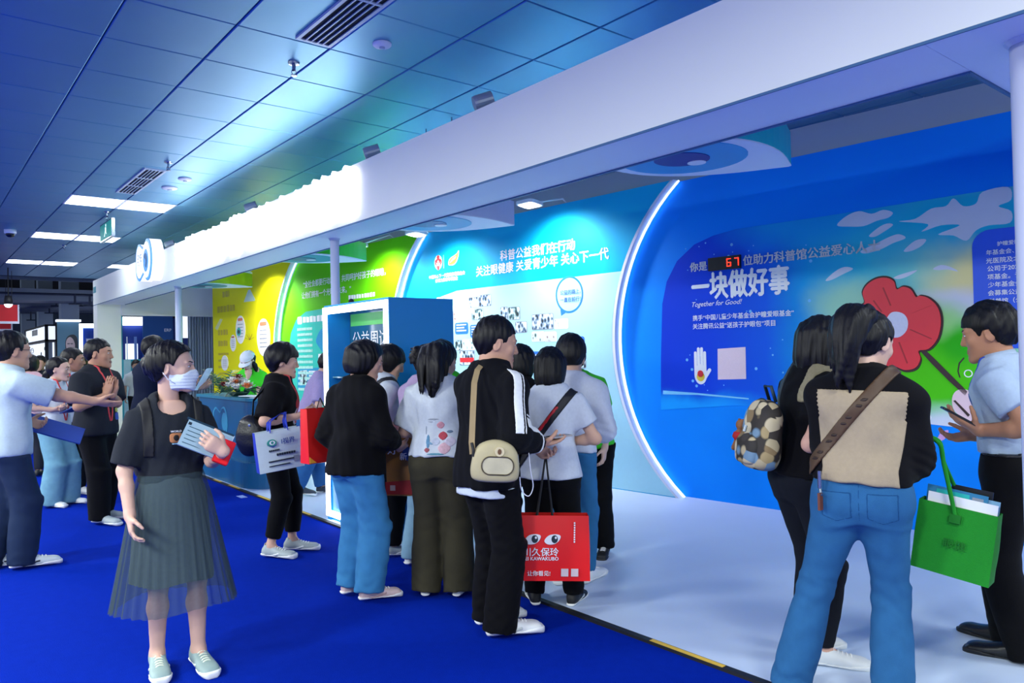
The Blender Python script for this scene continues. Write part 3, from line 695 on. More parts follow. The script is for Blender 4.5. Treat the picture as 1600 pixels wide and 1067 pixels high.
# caption plates
for x0, y0, x1, y1, n in ((672, 518, 686.5, 535, 3), (689.5, 510, 707.5, 527, 3), (711.5, 504, 731.5, 522, 3), (735, 507, 759, 527, 4), (824, 549, 850, 575, 2), (880.5, 526, 913.5, 548, 4), (930, 560, 931, 561, 0)):
    if n == 0: continue
    (ua, va) = Wuv(x0, (y1 + y1) / 2, d); ub, vb_ = Wuv(x1, y0, d); va2 = Wuv(x1, y1, d)[1]; vhi = (Wuv(x0, y0, d)[1] + vb_) / 2; vlo = (va + va2) / 2
    MB().prism(rrect(ua, vlo, ub, vhi, .03, 4), Wf, d + .0004, d + .003).build('caption_plate', P_royal, wc)
    hh = (vhi - vlo) / (n + 1)
    bars([(ua + .03, vhi - hh * (k + 1), ub - .03 - .05 * (k % 2), hh * .5) for k in range(n)], P_white, wc, d)

# ---- green wall
d = D_GR
wtext('“全社会都要行动起来，共同呵护好孩子的眼睛，', (474.5, 449.5), (603, 428), P_white, wg, d, .02)
wtext('让他们拥有一个光明的未来。”', (472, 466.5), (549, 455), P_white, wg, d, .02)
ua, va = Wuv(545, 468, d); ub, _ = Wuv(587, 463, d); bars([(ua, va, ub, .07)], P_white, wg, d)
TP = [(450, 660), (450, 600), (451, 550), (455, 520), (463, 500), (478, 487), (500, 483), (560, 480), (640, 470), (640, 660)]
wp('teal_field', TP, M('print_teal_field', '#2cc6b4', .45, .06), wg, d, .003, smooth_n=0)
d += .003
ua, va = Wuv(465, 507, d); ub, vb_ = Wuv(506, 498, d); bars([(ua + .2, va + .02, ub, .11)], P_white, wg, d)
MB().prism(rrect(ua, va, ua + .16, va + .13, .03), Wf, d + .0004, d + .002).build('icon', P_white, wg)
ua, va = Wuv(465, 517, d); ub, _ = Wuv(488, 515, d)
bars([(ua, va - .093 * k, ub, .05) for k in range(12)], M('print_mint', '#bff0e6', .5), wg, d)
wp('map_shape', [(496, 525), (501, 515), (507, 513), (520, 512), (528, 530), (520, 548), (506, 551), (499, 543), (494, 534)], M('print_map', '#1596c8', .5, .08), wg, d, .002, smooth_n=3)
wp('blue_plate', [(465, 577), (510, 573), (540, 571), (540, 605), (465, 607)], M('print_plate', '#1d9ac6', .5, .05), wg, d, .002)
wp('tower_photo', [(469, 579), (480, 578), (480, 601), (469, 602)], pm[3], wg, d, .004, uv=True)
wp('tower_photo', [(473.5, 600), (476.5, 600), (476, 590), (475, 583), (474.2, 590)], P_ink, wg, d, .0055)
wp('small_photo', [(497.5, 553), (503, 552.5), (503, 568), (497.5, 569)], P_white, wg, d, .002)
ua, va = Wuv(483, 582, d); ub, _ = Wuv(500, 580, d); bars([(ua, va - .07 * k, ub - .08 * (k % 2), .035) for k in range(6)], P_white, wg, d)

# ---- yellow wall
d = D_YE
P_cream = M('print_cream', '#f1f0f2', .5, .03); P_orange = M('print_orange', '#e8825a', .5, .05); P_brown = M('print_brown', '#c6b30e', .5, .1)
for (x, y, rx, ry, lab) in ((376, 515, 7.5, 22, 0), (412, 527, 10.5, 29.5, 1), (364.5, 536, 4.5, 13, 2), (351.5, 567, 5.5, 12, 3)):
    cu, cv = Wuv(x, y, d); a = Wuv(x + rx, y, d)[0] - cu; bb = abs(Wuv(x, y - ry, d)[1] - cv)
    MB().prism(ellipse(cu, cv, a, bb, 36), Wf, d + .0004, d + .006).build('oval_card', P_cream, wy)
    if lab < 3: MB().prism(rrect(cu - a * .5, cv + bb * .62, cu + a * .5, cv + bb * .82, .03), Wf, d + .006, d + .008).build('card_heading', P_orange, wy)
    rows = [(cu - a * .55, cv + bb * (.35 - .22 * k), cu + a * .55, bb * .06) for k in range(5)]
    bars(rows, P_grey, wy, d + .003)
    if lab == 0:
        MB().prism(ellipse(cu - a * .3, cv - bb * .15, a * .45, bb * .3), Wf, d + .0078, d + .0095).build('card_picture', P_teal, wy)
        MB().prism(ellipse(cu - a * .3, cv - bb * .15, a * .25, bb * .15), Wf, d + .0096, d + .0105).build('card_picture', P_ink, wy)
cu, cv = Wuv(389.5, 460, d)
wp('pale_triangle', [(381, 472), (388, 453), (391, 452), (399, 468), (398, 470)], M('print_paleblue', '#bcd6cc', .5), wy, d, .003)
wp('pale_bar', [(336, 513), (344, 498), (348, 499), (340, 516)], M('print_pale2', '#d6dc9e', .5), wy, d, .003)
ua, va = Wuv(345, 478, d); ub, _ = Wuv(362, 474, d); bars([(ua + .1, va + .16, ub - .1, .13)], P_brown, wy, d)
ua, va = Wuv(340, 489, d); ub, _ = Wuv(367, 485, d); bars([(ua, va, ub, .14)], P_brown, wy, d)
ua, va = Wuv(341, 524, d); ub, _ = Wuv(357, 522, d); bars([(ua, va, ub, .12), (ua, va - .22, ub - .05, .12)] + [(ua, va - .40 - .13 * k, ub, .05) for k in range(6)], P_brown, wy, d)
b = MB(); cu, cv = Wuv(390, 531, d)
for k in range(5):
    a = math.radians(20 + 35 * k); b.prism([(cu, cv), (cu + .02, cv), (cu + .22 * math.cos(a), cv + .13 * math.sin(a)), (cu + .2 * math.cos(a), cv + .13 * math.sin(a))], Wf, d + .0004 + .0004 * k, d + .002 + .0005 * k)
b.build('coral_doodle', M('print_rust', '#8a4a20', .5), wy)
# ================================================================== eye-shaped hanging canopies
m_eyew = M('eye_white', '#eef4ff', .45, .02, 4); m_iris = M('eye_iris', '#2aa7dc', .45, .03); m_iris2 = M('eye_iris_teal', '#1c9aa6', .45, .03); m_pup = M('eye_pupil', '#0d1e86', .45, .03); m_pup2 = M('eye_pupil_teal', '#16627e', .45)
def clipx(P, f, X=FXX + .455):
    # keep the part of a plan outline inside the booth, beyond the beam
    out = []; n = len(P)
    for i in range(n):
        a, b = P[i], P[(i + 1) % n]; xa, xb = f(a[0], a[1], 0)[0] - X, f(b[0], b[1], 0)[0] - X
        if xa >= 0: out.append(a)
        if (xa >= 0) != (xb >= 0):
            t = xa / (xa - xb); out.append((a[0] + (b[0] - a[0]) * t, a[1] + (b[1] - a[1]) * t))
    return out
def eye_canopy(cx, cy, ang, side, iris, pup, label, L_=.74, Wd=.43):
    a = np.array([math.cos(ang), math.sin(ang)]); bb = np.array([-a[1], a[0]])
    zb, zt = 2.622, 2.83
    f = lambda u, v, dd: (cx + a[0] * u + bb[0] * v, cy + a[1] * u + bb[1] * v, zb + dd)
    t = thing('eye_canopy', label, 'hanging sign', (cx, cy, zb), 'eye-shaped canopies under the beam')
    n = 20; out = []
    for k in range(n + 1):
        x = -L_ + 2 * L_ * k / n; out.append((x, Wd * (1 - abs(x / L_) ** 2.0)))
    out = [(x, max(y, .012)) for x, y in out]; poly = out + [(x, -y) for x, y in out[::-1]]
    lim = lambda P: clipx(P, f)
    MB().prism(lim(poly)[::-1], f, 0.004, zt - zb).build('side_band', side, t)
    MB().prism(lim(poly)[::-1], f, -.004, 0.004).build('eye_white', m_eyew, t)
    MB().prism(lim(ellipse(-.02, 0, .37, .36, 36))[::-1], f, -.008, -.004).build('iris', iris, t)
    MB().prism(lim(ellipse(-.03, 0, .165, .155, 28))[::-1], f, -.012, -.008).build('pupil', pup, t)
    MB().prism(ellipse(.09, .03, .055, .055, 20)[::-1], f, -.016, -.012).build('highlight', P_white, t)
    for s in (-1, 1): MB().tube([(cx + .1, cy + s * .2, zt - .02), (cx + .1, cy + s * .2, CEIL)], .006, 6).build('hanger_wire', m_chrome, t)
eye_canopy(3.60, 2.76, -.36, M('band_teal', '#16c4cc', .4, .03), m_iris, m_pup, 'eye-shaped canopy with teal side above the blue wall')
eye_canopy(3.52, 5.40, -.42, M('band_white', '#d9def2', .4, .03), m_iris, M('eye_pupil2', '#1566a8', .45), 'eye-shaped canopy with white side above the cyan wall')
eye_canopy(3.55, 8.10, -.15, M('band_green', '#35c40a', .4, .03), m_iris2, m_pup2, 'eye-shaped canopy with green side above the green wall')
eye_canopy(3.56, 11.85, -.08, M('band_yellow', '#d9d010', .4, .03), m_iris2, m_pup2, 'eye-shaped canopy with yellow side above the yellow wall')
# ================================================================== arm floodlights clipped on the wall top
m_fl_face = M('flood_face', '#ffffff', .4, emit='#ffffff', es=4)
FLOODS = ((828, 321, D_CY, 'in front of the cyan wall'), (651, 367, D_GR, 'over the edge between green and cyan walls'), (560, 385, D_GR, 'above the green quotation'), (382, 428, D_YE, 'above the yellow wall'))
for px, py, dd, lab in FLOODS:
    p = onpl(px, py, WO + ENn * (dd + .55), ENn); u = float((p - WO) @ EU); v = float(p[2])
    t = thing('arm_floodlight', 'white flat floodlight on a thin arm ' + lab, 'floodlight', Wf(u, v, dd + .55), 'arm floodlights')
    MB().tube([Wf(u, WT + .004, dd - .06), Wf(u, WT + .05, dd + .02), Wf(u, v + .035, dd + .5)], .010, 8).build('arm', m_white, t)
    hd = MB().prism(rrect(u - .13, dd + .45, u + .13, dd + .66, .05), lambda a, b_, c: Wf(a, v + c - (b_ - dd - .55) * -.12, b_), 0, .035).build('head', m_white, t)
    MB().prism(rrect(u - .11, dd + .47, u + .11, dd + .64, .04), lambda a, b_, c: Wf(a, v + c - (b_ - dd - .55) * -.12, b_), -.004, 0).build('lens', m_fl_face, t)
    tgt = Wf(u, 1.75, dd)
    spot_light('floodlight_beam', Wf(u, v - .03, dd + .52), tgt, 170, 150, 1.0, (1, .98, .95), .08)
# cable sagging at the wall top
cb = [tuple(x) for x in smooth_poly([Wf(Wuv(518, 384, D_GR)[0], 3.22, .3), Wf(Wuv(550, 388, D_GR)[0], 3.17, .3), Wf(Wuv(580, 387, D_GR)[0], 3.19, .2)], 6, False)]
c = MB().tube(cb, .012, 6).build('power_cable', m_black); tag(c, 'black power cable sagging along the top of the green wall', 'cable')
# ================================================================== blue showcase with lit frame
m_scb = M('showcase_blue', '#0c7fc4', .4, .04, 3); m_led_w = M('showcase_led', '#ffffff', .4, emit='#eef6ff', es=4)
Y0, Y1, XF, XB, ZH = 5.24, 6.42, 3.0, 3.62, 1.96
sc = thing('showcase', 'tall blue display case with a bright white lit border', 'showcase', (3.3, 5.8, .012))
w = .07
MB().box((XF, Y0, .012), (XB, Y0 + .05, ZH)).build('side_panel', m_scb, sc); MB().box((XF, Y1 - .05, .012), (XB, Y1, ZH)).build('side_panel', m_scb, sc)
MB().box((XF, Y0 + .05, ZH - .05), (XB, Y1 - .05, ZH)).build('top_panel', m_scb, sc)
MB().box((XF + .02, Y0 + .05, .012), (XB, Y1 - .05, .62)).build('plinth', m_scb, sc)
MB().box((XB - .02, Y0 + .05, .62), (XB, Y1 - .05, ZH - .05)).build('rear_panel', m_scb, sc)
XK = 3.23
MB().box((XK, Y0 + .05, .62), (XK + .02, Y1 - .05, ZH - .05)).build('back_panel', M('showcase_glass', '#1c5f7c', .12, .25, 3, spec=.8), sc)
for lo, hi in (((XF - .02, Y0 + .01, .05), (XF + .005, Y0 + .055, ZH - .02)), ((XF - .02, Y1 - .055, .05), (XF + .005, Y1 - .01, ZH - .02)), ((XF - .02, Y0 + .055, ZH - .08), (XF + .005, Y1 - .055, ZH - .02)), ((XF - .02, Y0 + .055, .05), (XF + .005, Y1 - .055, .10))):
    MB().box(lo, hi).build('light_bar', m_led_w, sc)
fr_ = lambda u, v, dd: (XK - .001 - dd, -u, v)
MB().prism([(-6.34, 1.77), (-5.30, 1.77), (-5.30, 1.88), (-6.34, 1.88)], fr_, 0, .004).build('green_header', M('case_green', '#5cc45c', .4), sc)
text('lettering', '公益周边展示', fr_, -6.30, 1.58, width=.98, mat=P_white, parent=sc, off=.006, bold=0)
for k, (u, v) in enumerate(((-6.2, 1.36), (-6.0, 1.38), (-5.8, 1.42), (-5.5, 1.36))):
    MB().prism(ellipse(u, v, .03, .035, 16), fr_, .002, .012).build('badge', P_white, sc)
for z in (1.0, 1.3): MB().box((XF + .05, Y0 + .05, z), (XK, Y1 - .05, z + .012)).build('shelf', M('shelf_glass', '#8fd0e0', .1, trans=.6), sc)
t = thing('gift_box', 'red and white packaged gift standing on the showcase shelf', 'box', (3.13, 5.8, 1.312))
bx = MB(); q = lambda p: (3.14 + p[0], 5.82 + p[1] * .9 + p[2] * -.25, 1.312 + p[2] + 0 * p[1]); bx.box((-.03, -.09, 0), (.03, .09, .20), frame=q); bx.build('sleeve', M('gift_red', '#c8141c', .4, .05), t)
MB().box((-.031, -.092, .0), (-.03, -.04, .2), frame=q).build('white_stripe', P_white, t)
MB().box((-.033, .0, .03), (-.031, .06, .06), frame=q).build('label_print', P_white, t)
hk = MB().lathe([(.02, 0), (.03, .02), (.018, .05), (.001, .055)], (XF + .15, Y1 - .25, ZH), 12).build('beacon', m_black, None, True, origin=(XF + .15, Y1 - .25, ZH)); tag(hk, 'tiny black lamp on top of the blue showcase', 'lamp')
# ================================================================== reception counter
m_cnt = M('counter_blue', '#14608f', .35, .05, 3)
ct = thing('reception_counter', 'blue reception counter with rounded corner and pale logo', 'counter', (3.4, 9.3, .012))
def counter_poly(x0, x1, y0, y1, r):
    pts = [(x1, y1), (x0, y1)]
    for k in range(9):
        a = math.radians(180 + 90 * k / 8); pts.append((x0 + r + r * math.cos(a), y0 + r + r * math.sin(a)))
    return pts + [(x1, y0)]
fz = lambda u, v, dd: (u, v, dd)
MB().prism(counter_poly(2.99, 3.40, 8.3, 10.45, .38), fz, .012, .30).build('plinth', m_cnt, ct)
MB().prism(counter_poly(3.06, 3.36, 8.4, 10.4, .28), fz, .30, 1.0).build('body', m_cnt, ct)
MB().prism(counter_poly(3.03, 3.40, 8.36, 10.45, .32), fz, 1.0, 1.035).build('worktop', M('counter_top', '#2b7f9c', .3, .04), ct)
fc = lambda u, v, dd: (3.06 - dd, -u, v)
b = MB(); eo = eight(-9.6, .72, .42, k=1.0); ei = eight(-9.6, .72, .42, k=.88)
for k in range(len(eo)):
    k2 = (k + 1) % len(eo); b.prism([eo[k], eo[k2], ei[k2], ei[k]], fc, .0005, .004)
b.build('logo', M('counter_logo', '#3f9cc0', .4), ct)
MB().prism(ellipse(-9.42, .72, .10, .11), fc, .0005, .003).build('logo_globe', M('counter_logo', '#3f9cc0', .4), ct)
for u, v, r in ((-9.22, .55, .03), (-9.27, .47, .02)): MB().prism(ellipse(u, v, r, r, 14), fc, .0005, .004).build('logo_dot', M('counter_logo', '#3f9cc0', .4), ct)
# bouquet on the counter
random.seed(5)
bq = thing('flower_arrangement', 'low arrangement of white and orange flowers with dark leaves on the counter', 'flowers', (3.2, 9.3, 1.035))
m_leafd = M('leaf_dark', '#17402c', .5, .3, 30); m_petw = M('petal_white', '#f4f1ea', .6, .05); m_peto = M('petal_orange', '#e07a3c', .6, .1); m_petr = M('petal_red', '#7a1f22', .6, .1)
def blossom(c, r, mat, parent, name='blossom'):
    b = MB()
    for ring, (n, tilt, rr) in enumerate(((6, .25, 1.0), (5, .8, .8), (4, 1.2, .55))):
        for k in range(n):
            a = 2 * math.pi * (k + .5 * ring) / n; dirh = Vector((math.cos(a), math.sin(a), 0)); up = Vector((0, 0, 1)); d1 = (dirh * math.cos(tilt) + up * math.sin(tilt)); sd = dirh.cross(up)
            c0 = Vector(c); L1 = r * rr
            P = [c0, c0 + d1 * L1 * .5 + sd * L1 * .42, c0 + d1 * L1 + up * L1 * .12, c0 + d1 * L1 * .5 - sd * L1 * .42]
            b.add([tuple(x) for x in P], [(0, 1, 2, 3)])
    b.lathe([(.001, -.2 * r), (.4 * r, 0), (.3 * r, .35 * r), (.001, .4 * r)], c, 8)
    return b.build(name, mat, parent, True)
def leaf(p, dirv, L1, wd, mat, parent, droop=.3, n=6, name='leaf'):
    p = Vector(p); d = Vector(dirv).normalized(); sd = d.cross(Vector((0, 0, 1))).normalized(); vsx = []
    for i in range(n + 1):
        t = i / n; c = p + d * (L1 * t) + Vector((0, 0, -droop * L1 * t * t)); ww = wd * math.sin(math.pi * min(.98, t * .9 + .08)) ** .8
        vsx += [c - sd * ww + Vector((0, 0, ww * .3)), c, c + sd * ww + Vector((0, 0, ww * .3))]
    fs = []
    for i in range(n):
        a = i * 3; fs += [(a, a + 1, a + 4, a + 3), (a + 1, a + 2, a + 5, a + 4)]
    return obj(name, vsx, fs, mat, parent, True)
cc = np.array([3.2, 9.3, 1.035])
MB().lathe([(.08, 0), (.12, .03), (.13, .05), (.001, .055)], cc, 20).build('bowl', M('bowl_green', '#2d4a38', .5), bq, True)
for k in range(26):
    a = random.uniform(0, 6.28); leaf(cc + (.1 * math.cos(a), .22 * math.sin(a), .05), (math.cos(a), math.sin(a) * 1.3, random.uniform(.2, 1.1)), random.uniform(.14, .26), .025, m_leafd, bq, .5)
for k in range(20):
    a = random.uniform(0, 6.28); r = random.uniform(0, 1); c = cc + (.14 * r * math.cos(a), .36 * r * math.sin(a), .10 + .10 * (1 - r) + random.uniform(-.02, .03))
    blossom(c, random.uniform(.06, .09), m_peto if k in (3, 9) else (m_petr if k in (5, 14) else m_petw), bq)
# papers on the counter
for k, (x, y, a) in enumerate(((3.24, 8.56, .2), (3.28, 8.68, -.1), (3.2, 8.8, .3))):
    ca_, sa_ = math.cos(a), math.sin(a); o = MB().box((-.10, -.15, 0), (.10, .15, .004 + .002 * k), frame=lambda p: (x + p[0] * ca_ - p[1] * sa_, y + p[0] * sa_ + p[1] * ca_, 1.035 + .006 * k + p[2])).build('leaflet', P_white, None, origin=(x, y, 1.035)); tag(o, 'white leaflet lying on the counter beside the flowers', 'leaflet', 'leaflets on the counter')
# potted palm behind the counter end
pm_ = thing('potted_palm', 'green potted palm near the far end of the counter', 'plant', (4.1, 12.6, .012))
c0 = np.array([4.1, 12.6, .012])
MB().lathe([(.14, 0), (.2, .02), (.24, .42), (.22, .44), (.001, .40)], c0, 20).build('pot', M('pot_grey', '#6a7076', .6), pm_, True)
m_palm = M('palm_leaf', '#1f5236', .5, .3, 20)
MB().tube([c0 + (0, 0, .4), c0 + (.02, .02, .9)], .03, 8).build('stem', m_palm, pm_)
for k in range(14):
    a = 2 * math.pi * k / 14 + random.uniform(-.2, .2); el = random.uniform(.5, 1.3); L1 = random.uniform(.55, .85)
    d = Vector((math.cos(a) * math.cos(el), math.sin(a) * math.cos(el), math.sin(el))); p0 = Vector(c0 + (.02, .02, .85)); b = MB(); path = [p0 + d * L1 * t + Vector((0, 0, -.35 * L1 * t * t)) for t in np.linspace(0, 1, 8)]
    b.tube(path, .006, 5)
    for i in range(1, 8):
        for s in (-1, 1):
            t_ = (path[i] - path[i - 1]).normalized(); sd = t_.cross(Vector((0, 0, 1))).normalized() * s; q = path[i]; e = q + sd * .17 * math.sin(math.pi * (i / 8.5)) + t_ * .12 - Vector((0, 0, .04)); w_ = t_ * .016
            b.add([q - w_, q + w_, e], [(0, 1, 2)])
    b.build('frond', m_palm, pm_)
# queue post by the showcase
qp = thing('queue_post', 'small chrome stanchion on the white floor by the showcase', 'stanchion', (3.95, 7.9, .012))
MB().lathe([(.001, 0), (.15, 0), (.15, .012), (.03, .03), (.025, .05), (.025, .92), (.035, .93), (.035, .97), (.001, .98)], (3.95, 7.9, .012), 20).build('pole', m_chrome, qp, True)
MB().ribbon([(3.95, 7.9, .90), (4.3, 8.9, .86), (4.65, 9.9, .9)], (0, 0, 1), .05, .004).build('belt', M('belt_yellow', '#9ea03a', .6), qp)
# ================================================================== hall beyond the booth
def onY(x, y, Y):
    r = ray(x, y); return EYE + r * (Y / r[1])
m_hallcol = M('column_grey', '#9fb0c6', .7, .05, 2); m_voidd = M('upper_void', '#141a26', .9, .2, 2)
hw = MB().box((-6, 46, 0), (26, 46.3, 6)).build('wall_back', M('hall_wall', '#3a4a66', .8, .2, .6)); tag(hw, 'distant dark end wall of the exhibition hall', 'wall', kind='structure')
hc = MB().box((-9, 20.8, 5.2), (26, 46, 5.4)).build('ceiling_hall', m_voidd); tag(hc, 'dark open ceiling of the hall beyond the tiles', 'ceiling', kind='structure')
he = MB().box((-9, 20.78, 3.45), (26, 20.9, 5.4)).build('trim_2', M('bulkhead', '#5b6b80', .7)); tag(he, 'grey bulkhead closing the tiled ceiling', 'trim', kind='structure')
def pxbox(name, label, cat, x0, x1, ytop, ybot, Y, dep, mat, group=None, parent=None, floor=False):
    a = onY(x0, (ytop + ybot) / 2, Y); b = onY(x1, (ytop + ybot) / 2, Y); zt = onY((x0 + x1) / 2, ytop, Y)[2]; zb = 0 if floor else onY((x0 + x1) / 2, ybot, Y)[2]
    o = MB().box((a[0], Y, zb), (b[0], Y + dep, zt)).build(name, mat, parent, origin=((a[0] + b[0]) / 2, Y, zb))
    if not parent: tag(o, label, cat, group)
    return o
for x0, x1, yt, Y, lab in ((96, 124, 450, 24, 'wide pale square column beside the picture of a face'), (60, 83, 460, 31, 'pale square column above the white lit kiosk'), (34, 55, 470, 36, 'pale square column next to the red banners')):
    a = onY(x0, 500, Y); b = onY(x1, 500, Y); w_ = b[0] - a[0]
    t = thing('column', lab, 'column', ((a[0] + b[0]) / 2, Y + w_ / 2, 0), 'hall columns')
    MB().box((a[0], Y, 0), (b[0], Y + w_, 5.2)).build('shaft', m_hallcol, t); MB().box((a[0] - .03, Y - .03, 0), (b[0] + .03, Y + w_ + .03, .15)).build('base', M('column_base', '#4a5668', .7), t)
# pipes under the open ceiling
for k, (py, Y, r) in enumerate(((459, 22, .03), (470, 25, .03), (477, 29, .035), (481, 33, .04), (486, 38, .045))):
    z = onY(60, py, Y)[2]; o = MB().tube([(-1, Y, z), (9, Y, z)], r, 8).build('ceiling_pipe', M('pipe_dark', '#1c2a48', .6)); o.location = (0, 0, 0); tag(o, 'dark pipe run under the open ceiling, ' + ('just past the tiled ceiling', 'just beyond the widest column', 'over the far half of the kiosk', 'past the middle column', 'past the deepest column')[k], 'pipe', 'pipes under the open hall ceiling')
for k, (px, py0, py1, Y) in enumerate(((117, 459, 475, 21.98), (77, 476, 489, 28.9), (48, 481, 500, 32.9), (126, 470, 478, 24.96), (140, 462, 478, 21.97), (88, 470, 478, 24.9))):
    a = onY(px, py0, Y); b = onY(px, py1, Y); o = MB().tube([(a[0], Y, a[2]), (a[0], Y, b[2])], .025, 8).tube([(a[0] - .14, Y, b[2]), (a[0] + .14, Y, b[2])], .02, 8).build('pipe_dropper', M('pipe_dark', '#1c2a48', .6)); tag(o, 'short T-shaped dropper hanging from a ceiling pipe', 'pipe', 'pipe droppers')
for k, (py, Y) in enumerate(((464, 22.7), (473.5, 27), (480, 29.7), (484.5, 34.6))):
    z = onY(50, py, Y)[2]; o = MB().box((-2, Y, z - .08), (12, Y + 1.1, z + .22)).build('air_duct', M('duct_pale', '#76839a', .6, .1, 2)); tag(o, 'grey flat duct under the open hall ceiling, ' + ('the first past the tiled ceiling', 'between the wide column and the kiosk', 'above the far end of the kiosk', 'the deepest in the hall')[k], 'duct', 'ducts under the open hall ceiling')
# red banners with a lamp
m_ban = M('banner_red', '#e01420', .6, .12, 3)
for (x0, x1, yt, yb, Y, lab) in ((-20, 27.5, 476, 502, 19.4, 'red hanging banner on a white rail, higher one'), (-20, 17, 501, 514, 22.0, 'red hanging banner on a white rail, lower one')):
    a = onY(x0, 490, Y); b = onY(x1, 490, Y); zt = onY(10, yt, Y)[2]; zb = onY(10, yb, Y)[2]
    t = thing('hanging_banner', lab, 'banner', ((a[0] + b[0]) / 2, Y, zb), 'red hanging banners')
    MB().box((a[0], Y, zb), (b[0], Y + .03, zt)).build('fabric', m_ban, t); MB().box((a[0], Y - .02, zb - .05), (b[0] + .03, Y + .05, zb)).build('rail', m_white, t); MB().box((b[0], Y - .02, zb), (b[0] + .03, Y + .05, zt)).build('rail', m_white, t)
    for xx in (a[0] + .1, b[0] - .1): MB().tube([(xx, Y + .01, zt), (xx, Y + .01, 5.2 if Y > 20.8 else 3.5)], .006, 5).build('cord', m_black, t)
p = onY(13, 474, 18.8); t = thing('stage_spotlight', 'bright round spotlight hanging above the red banner', 'spotlight', tuple(p))
MB().lathe([(.001, -.02), (.075, -.02), (.08, .05), (.06, .16), (.001, .17)], p, 16).build('can', m_black, t, True)
MB().lathe([(.001, -.09), (.045, -.075), (.07, -.04), (.075, -.02), (.001, -.02)], p, 16).build('lens', m_fl_face, t, True)
MB().tube([p + (0, 0, .15), (p[0], p[1], 3.5)], .012, 6).build('stem', m_black, t)
# white lit kiosk
m_kl = M('kiosk_light', '#eef2fa', .5, .05, 6, emit='#dfe8fa', es=.75); m_kf = M('kiosk_frame', '#20242c', .5)
Yk = 25.0
A = onY(42, 530, Yk + 2.2); B = onY(72, 520, Yk); C_ = onY(89, 520, Yk + .05)
zt = onY(72, 509.5, Yk)[2]; zm = onY(72, 530.5, Yk)[2]
kk = thing('kiosk', 'white backlit kiosk with a lit header box and black frames', 'kiosk', ((B[0] + C_[0]) / 2, Yk + .8, 0))
x0, x1 = B[0], C_[0]
MB().box((x0, Yk, zm), (x1, Yk + 4.6, zt)).build('header_box', m_kl, kk)
for lo, hi in (((x0 - .03, Yk - .03, 0), (x0 + .05, Yk + .05, zt + .04)), ((x1 - .05, Yk - .03, 0), (x1 + .03, Yk + .05, zt + .04)), ((x0 - .03, Yk + 4.5, 0), (x0 + .05, Yk + 4.62, zt + .04)), ((x0 - .03, Yk - .03, zt), (x1 + .03, Yk + 4.62, zt + .05)), ((x0 - .03, Yk - .03, zm - .05), (x1 + .03, Yk + 4.62, zm))):
    MB().box(lo, hi).build('frame', m_kf, kk)
fk = lambda u, v, dd: (x0 - dd, -u, v)
kb = MB()
for k in range(5): kb.prism([(-(Yk + 3.0) + .26 * k, zm + .18), (-(Yk + 2.8) + .26 * k, zm + .18), (-(Yk + 2.8) + .26 * k, zm + .36), (-(Yk + 3.0) + .26 * k, zm + .36)], fk, .0005, .003)
kb.build('text_lines', P_ink, kk)
for k in range(6):
    yy = Yk + .15 + k * .75; MB().box((x0 + .02, yy, .1), (x0 + .05, yy + .55, zm - .08)).build('lit_panel', m_kl, kk)
    MB().prism(ellipse(-(yy + .28), 1.9 - .15 * k, .12, .06, 14), lambda u, v, dd: (x0 + .02 - dd, -u, v), .0005, .003).build('panel_print', P_ink, kk)
MB().box((x0 + .2, Yk + .0, .1), (x1 - .12, Yk + .03, zm - .08)).build('lit_panel', m_kl, kk)
MB().prism([(x0 + .3, zm + .03), (x0 + .5, zm + .03), (x0 + .5, zm + .2), (x0 + .3, zm + .2)], lambda u, v, dd: (u, Yk - dd, v), .0005, .003).build('panel_print', P_red, kk)
# teal glass booth with a portrait, and a blue lit one
Yp = 22.6
g = thing('portrait_board', 'grey board with a large picture of a woman with dark hair', 'poster board', tuple(onY(105, 600, Yp) * (1, 1, 0)))
a = onY(90, 540, Yp); b = onY(124, 540, Yp); zt = onY(105, 503, Yp)[2]
MB().box((a[0], Yp, 0), (b[0], Yp + .08, zt)).build('board', M('board_teal', '#4d7f99', .5, .1, 2), g)
MB().box((a[0] - .03, Yp - .12, zt), (b[0] + .03, Yp + .1, zt + .06)).build('light_header', m_kl, g)
fp = lambda u, v, dd: (u, Yp - dd, v)
def PP(x, y): q = onY(x, y, Yp); return (float(q[0]), float(q[2]))
MB().prism(smooth_poly([PP(102, 540), PP(103, 530), PP(108, 524), PP(116, 523), PP(121, 530), PP(122, 550), PP(121, 562), PP(113, 560), PP(104, 552)], 4)[::-1], fp, .001, .003).build('portrait_hair', P_ink, g)
MB().prism(smooth_poly([PP(103, 540), PP(104, 531), PP(109, 526.5), PP(114, 530), PP(117, 538), PP(116, 547), PP(112, 552), PP(106, 550)], 4)[::-1], fp, .003, .005).build('portrait_face', M('portrait_skin', '#cbb6b8', .5), g)
for ex_ in (107, 112): MB().prism(ellipse(*PP(ex_, 537), .035, .012, 10)[::-1], fp, .005, .006).build('portrait_eye', P_ink, g)
MB().prism(ellipse(*PP(108.5, 546), .04, .016, 10)[::-1], fp, .005, .006).build('portrait_lips', P_red, g)
Yb = 21.6
a = onY(125, 540, Yb); b = onY(143, 540, Yb); zt = onY(130, 512, Yb)[2]
g = thing('lit_blue_panel', 'tall blue panel with white lit edges beyond the booth pillar', 'display panel', (float(a[0] + b[0]) / 2, Yb, 0))
MB().box((a[0] + .06, Yb, 0), (b[0] + .5, Yb + .1, zt)).build('panel', M('panel_royal', '#1447b8', .45, .2, 2), g)
MB().box((a[0], Yb - .02, 0), (a[0] + .06, Yb + .1, zt)).build('light_edge', m_led_w, g); MB().box((a[0], Yb - .02, zt), (b[0] + .5, Yb + .1, zt + .1)).build('light_edge', m_led_w, g)
bars_ = MB(); 
